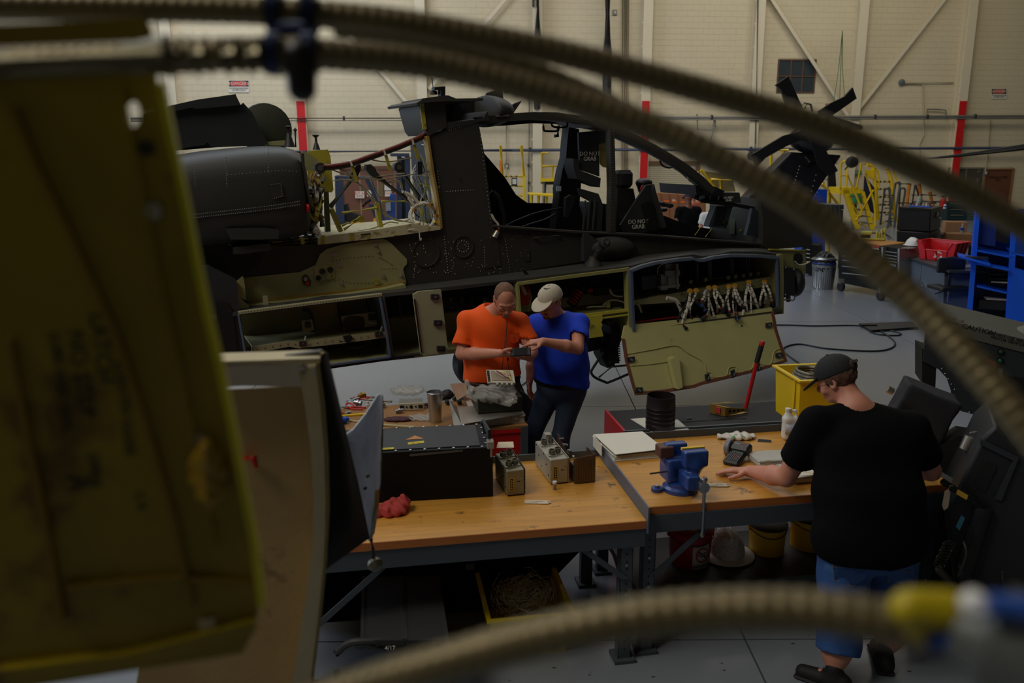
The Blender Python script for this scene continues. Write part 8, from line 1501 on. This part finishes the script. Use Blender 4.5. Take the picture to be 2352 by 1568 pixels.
FP(t,NF,'left_post',[(2118,800),(2152,812),(2148,900),(2130,895),(2118,880)],.02,.3,nd);FP(t,NF,'dark_bay',[(2308,862),(2420,880),(2420,990),(2300,950)],-.01,.02,nd);FP(t,NF,'grey_drawer',[(2330,914),(2420,930),(2420,960),(2326,944)],-.03,-.01,M('drawer_grey',(84,88,96),.5));p=NF.px(2380,760,.25);MB().lathe([(.22,0),(.2,.05),(.1,.1),(.001,.11)],p - V((0,0,.08)),seg=24).build('top_dome',M('unit_ledge'),t)
S=Sdf((-.6,-.4,-.5),(.6,.4,.5),.016);S.box((0,0,0),(.165,.12,.15),Matrix.Rotation(.35,3,'Y'),.015);S.wrinkle(.004,(14,14,14));cv=S.build('fabric_cover',M('cover_charcoal',(36,38,44),.85,bump=.06,bscale=160),t,xf=Matrix.Translation(at(2116,942,4.95)) @ Matrix.Rotation(-.3,4,'Z'))
MB().cyl(at(2037,892,4.8),at(2050,899,4.8),.022,14).build('silver_cap',alum(),t);MB().cyl(at(2215,1032,4.5),at(2230,1004,4.5),.028,16,r2=.034).build('silver_canister',alum(),t);MB().tube([at(2228,994,4.45),at(2270,985,4.5),at(2295,976,4.6)],.005,6).build('stay_wire',alum(),t)
BXF=Fr(2.45,4.35,-24);FP(t,BXF,'main_housing',[(2255,1005),(2290,975),(2345,1045),(2420,1100),(2420,1500),(2200,1400),(2172,1180)],0,.5,M('housing_dark',(30,31,34),.55,var=.2,scale=3),bevel=.02);FP(t,BXF,'housing_edge',[(2252,1008),(2340,1052),(2300,1150),(2285,1145),(2328,1058),(2250,1020)],-.02,0,ng);FP(t,BXF,'louvre_panel',[(2262,1060),(2290,1072),(2262,1130),(2236,1116)],-.01,0,nd)
FP(t,BXF,'lower_body',[(2130,1040),(2200,1000),(2260,1010),(2230,1120),(2240,1568),(2130,1568)],.5,.7,nd)
for a,b,r,m_ in (((2165,1105),(2260,1168),.018,nd),((2196,1378),(2262,1165),.045,nd),((2180,1440),(2232,1210),.02,nd),((2340,1230),(2290,1420),.02,M('worn_metal'))):MB().cyl(at(*a,4.25),at(*b,4.25),r,12).build('linkage_tube',m_,t)
FP(t,BXF,'orange_sticker',[(2200,1124),(2224,1138),(2220,1148),(2196,1134)],-.22,-.215,M('label_gold'));FP(t,BXF,'blue_label',[(2196,1210),(2208,1184),(2216,1190),(2204,1218)],-.2,-.19,M('label_cyan',(50,110,140),.5))
co_=[at(2158 + 10*(k/60.)*2.2 + 14*math.cos(k*.75),1296 - 48*k/60. + 9*math.sin(k*.75),4.2 + .02*math.sin(k*.75 + 1.5)) for k in range(60)];MB().tube(co_,.0035,6).build('coil_spring',M('spring_grey',(90,88,76),.4,.6),t)
for k in range(5):MB().lathe([(.02,0),(.025,.02),(.02,.04)],at(2155 + 9*k,1305 + 10*k,4.2),(.5,0,-.6),12).build('clamp_ring',M('worn_metal'),t)
random.seed(6)
for k in range(12):x,y=random.uniform(2200,2340),random.uniform(1180,1500);MB().tube(spline([at(x,y,4.1),at(x + random.uniform(-20,20),y + 30,4.05),at(x + random.uniform(-30,30),y + 80,4.1)],5),.006,6).build('hose_line',[nd,M('worn_metal'),rubber()][k % 3],t)
tg=T('paper_tag','buff paper tag hanging on the dark unit right of the man in black','tag',at(2175,1140,4.2));MB().prism([at(2170,1128,4.2),at(2178,1124,4.2),at(2183,1130,4.2),at(2178,1165,4.2),at(2168,1172,4.2),at(2164,1160,4.2)],V((0,.002,0))).build('card',M('tag_paper'),tg);MB().tube([at(2177,1128,4.19),at(2182,1115,4.19),at(2188,1116,4.2)],.002,5).build('string',cable(),tg)
# ================================================================ foreground: open panels and hoses of the helicopter beside the camera
fp=M('panel_yellow_green',(150,130,8),.45,var=.28,scale=5,bump=.01,stain=((116,90,6),.56,6));fpe=M('panel_edge_yellow',(214,206,22),.4,var=.15,scale=8)
PF=Fr(-.3,.78,14);t=T('access_door','blurred yellow green aircraft access door filling the left foreground','aircraft door',PF.px(200,800));prof=[(-60,60),(330,40),(346,62),(352,110),(372,190),(400,330),(428,460),(455,600),(480,720),(508,840),(538,980),(562,1120),(590,1260),(606,1395),(598,1440),(570,1500),(-60,1600)]
slit=[(374,261.6)] + [(305 + 17*math.cos(a),262 - 30*math.sin(a)) for a in [.02 + i*(2*math.pi - .04)/20 for i in range(21)]] + [(374,262.4)]
sk=FP(t,PF,'inner_skin',prof[:4] + [(360,190)] + slit + [(x - 12,y) for x,y in prof[5:]],.012,.018,fp)
edge=prof[4:14];R_f=ribbon([(x - 6,y) for x,y in edge],17,-.004,.014,PF).build('edge_flange',fpe,t);ribbon([(x - 95,y) for x,y in edge[:-1]],5,.006,.014,PF).build('bead',fp,t);ribbon([(30,250),(80,380),(150,520),(260,760),(330,960),(400,1200),(440,1400)],14,.004,.014,PF).build('stringer',M('panel_ochre',(136,108,8),.5,var=.2),t);ribbon([(20,780),(60,1000),(110,1250),(140,1430)],14,.004,.014,PF).build('stringer',M('panel_ochre'),t);ribbon([(150,1350),(430,1330),(580,1345)],10,.004,.014,PF).build('cross_rib',M('panel_ochre'),t);ribbon([(-60,1560),(300,1515),(585,1440)],26,.0,.014,PF).build('lower_flange',fp,t)
for x,y,r in ((338,340,14),):MB().lathe([(r/2350.,0),(r/2350.*1.25,.003),(r/2350.*1.25,.006)],PF.px(x,y,.004),-PF.n,20).build('hole_ring',M('ring_dark',(40,36,14),.5),t)
MB().lathe([(.001,.004),(.008,.004),(.010,0)],PF.px(353,484,.012),-PF.n,16).build('fastener',alum(),t);MB().lathe([(.001,.004),(.007,.004),(.009,0)],PF.px(462,1010,.012),-PF.n,16).build('fastener',alum(),t)
S=Sdf((-.04,-.03,-.06),(.04,.03,.06),.002);S.ell((0,0,0),(.018,.012,.036),k=0);S.cone((0,-.01,-.02),(.0,-.012,.03),.007,k=.01);S.wrinkle(.002,(200,200,200));S.build('latch_mechanism',M('latch_gold',(150,120,16),.4),t,xf=Matrix.Translation(PF.px(480,1090,.0)) @ Matrix.Rotation(PF.a,4,'Z'))
dk=M('stencil_ink',(26,24,8),.6);dn=(PF.px(255,1000) - PF.px(225,780)).normalized();
for s_,x,y,sz in (('NO STEP',185,860,.022),('PUSH TO CLOSE',285,940,.013),('LATCH',232,800,.022),('LUBE AND SEAL',140,880,.014),('OPEN',215,1080,.014),('A',178,1110,.03),('L 4',322,1150,.014)):text(s_,dk,PF.px(x,y,.0115),dn,PF.u,sz,t,depth=.0004)
FP(t,PF,'cut_out',[(455,1425),(492,1418),(500,1462),(462,1470)],.008,.0125,M('hole_cream',(206,196,160),.6))
# second cover: tan lined fairing with metal rim
QF=Fr(-.7,1.75,9);t=T('fairing_panel','tan lined aircraft fairing with bare metal rim standing left of the benches','fairing',QF.px(620,1200));tan=M('lining_tan',(186,154,100),.6,var=.18,scale=4,stain=((146,118,78),.62,7));rim=M('rim_metal',(190,176,138),.35,.55,var=.15)
FP(t,QF,'lining',[(430,900),(700,885),(716,1000),(722,1100),(722,1200),(714,1350),(700,1480),(680,1600),(300,1640),(380,1200)],.05,.056,tan)
ribbon([(430,866),(560,860),(660,862),(702,862)],52,.0,.05,QF).build('top_rim',M('rim_bright',(190,178,160),.3,.6,var=.1),t);ribbon([(430,838),(600,833),(735,828)],12,.0,.08,QF).build('top_bead',rim,t)
ribbon([(706,850),(718,930),(730,1040),(734,1150),(732,1250),(722,1360),(708,1460),(690,1600)],[40,36,30,28,28,34,40,46],.0,.05,QF).build('side_rim',rim,t);ribbon([(728,835),(742,940),(750,1060),(752,1180),(746,1300),(732,1440),(712,1600)],7,-.01,.05,QF).build('outer_bead',M('bead_olive',(120,108,60),.4,.4),t)
for x,y in ((693,842),(725,852)):MB().lathe([(.007,0),(.006,.003),(.001,.004)],QF.px(x,y,.0),-QF.n,12).build('rivet',steel(),t)
ob_=M('fairing_black',(15,15,14),.85,var=.15,spec=.1);a1=[QF.px(x,y,.02) for x,y in ((737,822),(750,940),(756,1060),(758,1180),(750,1300))];b1_=[at(x,y,Y) for x,y,Y in ((752,815,1.95),(792,985,2.25),(820,1100,2.45),(848,1235,2.65),(740,1312,1.95))]
MB().grid([a1,b1_]).build('outer_skin',ob_,t,solid=.004);MB().prism([QF.px(430,838,.03),QF.px(600,825,.03),QF.px(738,806,.03),QF.px(752,815,.1),QF.px(738,828,.03),QF.px(430,850,.03)],QF.n*.02).build('top_skin',M('bead_olive2',(66,64,50),.5),t)
MB().tube([at(735,806,1.82),at(741,812,1.82)],.006,8).build('corner_tab',rim,t)
# quilted liner flap
t=T('liner_flap','grey quilted liner flap with ragged yellow glued edge','liner',at(840,1100,2.75));lmt=M('quilt_grey',(196,206,236),.6,0.,var=.2,scale=20,bump=.15,bscale=60,stretch=(1,1,.6));L_=[(868,906),(840,950),(812,985),(788,1002),(800,1060),(812,1120),(820,1180),(832,1225)];Rr=[(876,908),(877,960),(876,1010),(874,1060),(872,1110),(866,1160),(860,1200),(850,1242)];rows=[]
for k in range(8):
    a,b=at(*L_[k],2.62),at(*Rr[k],2.85);rows.append([a.lerp(b,i/6.) + V((0,.0,0)) + ray(850,1000)*(-.03*math.sin(math.pi*i/6.) + .008*math.sin(9*i + 2*k)) for i in range(7)])
MB().grid(rows).build('quilt',lmt,t,solid=.006)
MB().loft([[at(x - .5,y,2.84),at(x + 4,y,2.85),at(x + 4,y,2.88),at(x - .5,y,2.88)] for x,y in Rr]).build('edge_binding',M('edge_brown',(96,74,40),.6,var=.3,scale=20),t);MB().prism([at(x,y,2.80) for x,y in ((858,1130),(870,1124),(868,1180),(852,1236),(842,1230),(850,1190))],V((0,.004,0))).build('glue_patch',M('glue_amber',(196,132,24),.5,var=.2,scale=30),t)
MB().prism([at(x,y,2.79) for x,y in ((864,1168),(870,1166),(860,1225),(850,1240),(852,1215))],V((0,.003,0))).build('torn_edge',M('torn_cream',(170,160,130),.7),t)
for x,y in ((814,1109),(845,1093),(839,1121),(811,1135)):MB().cyl(at(x - 3,y + 2,2.66),at(x + 3,y - 2,2.66),.005,6).build('pin',black(),t)
MB().tube([at(852,1238,2.8),at(856,1262,2.8),at(858,1288,2.8)],.008,7).build('stem',black(),t);MB().lathe([(.001,-.02),(.025,-.016),(.03,.0),(.018,.02),(.001,.024)],at(862,1296,2.8),(.4,-.6,-.4),16).build('foot_knob',M('worn_metal'),t)
p=QF.px(561,1052,.04);tag(MB().tube([p,p + V((.025,-.005,.002)),p + V((.03,-.01,-.02))],[.008,.009,.004],8).build('red_clip',red(),None,loc=p),'small red clip stuck on the tan lining','clip')
# corrugated hoses
hm_=M('hose_braid',(118,106,76),.42,.5,var=.15,scale=30,bump=.02)
def hose(label,pts,R,Y0,pitch=.0105,smooth_to=0.):
    P=spline([at(x,y,Y) for x,y,Y in pts],40);out=[];L=0.;D=[0.]
    for i in range(1,len(P)):L+=(P[i] - P[i - 1]).length;D.append(L)
    n=int(L/(pitch/5));j=0
    for k in range(n):
        s=L*k/(n - 1)
        while j < len(D) - 2 and D[j + 1] < s:j+=1
        out.append((P[j].lerp(P[j + 1],(s - D[j])/max(1e-9,D[j + 1] - D[j])),s))
    rs=[R*(.91 if k % 5 == 0 else .96 if k % 5 == 4 else 1.01) for k in range(n)];t=T('flexible_hose',label,'hose',out[n // 2][0]);MB().tube([p for p,_ in out],rs,20).build('corrugated_tube',hm_,t,smooth=60,fix=False);return t
hA=hose('upper blurred corrugated hose arching across the foreground',[(-80,12,.80),(340,18,.80),(620,26,.80),(900,48,.80),(1238,110,.80),(1486,172,.80),(1800,262,.80),(1979,330,.80),(2180,425,.80),(2352,520,.80),(2500,600,.80)],.0128,.8)
hB=hose('lower blurred corrugated hose falling to the right edge',[(-80,150,.74),(0,146,.74),(200,138,.74),(390,130,.74),(620,122,.75),(760,126,.76),(1000,150,.78),(1238,208,.78),(1486,288,.77),(1602,340,.76),(1805,452,.74),(1926,541,.73),(2088,684,.70),(2220,822,.66),(2352,975,.62),(2450,1100,.6)],.0138,.75)
hC=hose('third hose running between the upper two',[(760,60,.86),(1000,100,.88),(1238,165,.89),(1420,245,.9),(1520,298,.9),(1602,344,.9),(1805,456,.9)],.0098,.86,pitch=.02)
hD=hose('thick blurred hose arching along the bottom edge',[(640,1640,.50),(820,1580,.48),(1000,1528,.46),(1200,1472,.45),(1400,1428,.445),(1600,1404,.44),(1800,1400,.43),(1960,1414,.42),(2120,1446,.41)],.0128,.45)
t=T('pipe_joint','dull metal pipe joint on the lower hose at top left','pipe',at(250,138,.72));MB().tube([at(-80,146,.735),at(390,128,.735)],.0175,20).build('sleeve',M('sleeve_metal',(130,122,92),.3,.5),t)
for x in (395,450,520,575):MB().tube([at(x,129,.742),at(x + 30,127,.742)],.0165,18).build('swage_ring',M('sleeve_metal'),t)
nb=M('anodised_navy',(18,36,74),.3,.5);t=T('hose_clamp','dark blue double hose clamp at the top of the picture','clamp',at(670,90,.77))
for x in (632,712):MB().cyl(at(x - 14,30,.795),at(x + 14,31,.795),.0185,24).build('clamp_band',nb,t);MB().cyl(at(x - 14,124,.75),at(x + 14,124,.75),.0185,24).build('clamp_band',nb,t)
MB().cyl(at(645,78,.77),at(705,78,.77),.011,16).build('bridge',nb,t);S=Sdf((-.04,-.04,-.04),(.04,.04,.04),.002);S.cone((0,0,.02),(0,0,-.006),.014,.0125,k=0);S.build('drain_boss',M('boss_black',(16,14,12),.4),t,xf=Matrix.Translation(at(692,185,.74)))
t=T('hose_coupling','yellow and blue quick coupling blurred at the bottom right corner','coupling',at(2220,1440,.4));S=Sdf((-.08,-.05,-.06),(.09,.05,.06),.002);S.cone((-.013,0,.003),(.008,0,.001),.0095,.0105,k=.004);S.cone((-.01,0,.009),(.02,0,.008),.004,.003,k=.006);S.cone((-.010,-.003,-.009),(.0,0,-.018),.004,.003,k=.006)
S.build('yellow_collar',M('coupling_yellow',(190,170,16),.4),t,xf=Matrix.Translation(at(2138,1408,.40)));MB().cyl(at(2200,1450,.395),at(2300,1490,.38),.014,22,r2=.022).build('grey_body',M('coupling_grey',(96,100,98),.4,.3),t);MB().cyl(at(2280,1470,.38),at(2440,1540,.36),.03,22).build('grey_body',M('coupling_grey'),t)
MB().cyl(at(2270,1388,.36),at(2420,1405,.35),.006,16).build('blue_lever',M('coupling_blue',(40,78,160),.35),t,label='blue lever');MB().cyl(at(2130,1470,.40),at(2240,1445,.39),.006,16).build('blue_lever',M('coupling_blue'),t);MB().lathe([(.001,-.008),(.0065,-.004),(.0065,.004),(.001,.008)],at(2240,1388,.37),(0,-1,0),16).build('white_button',white(),t)
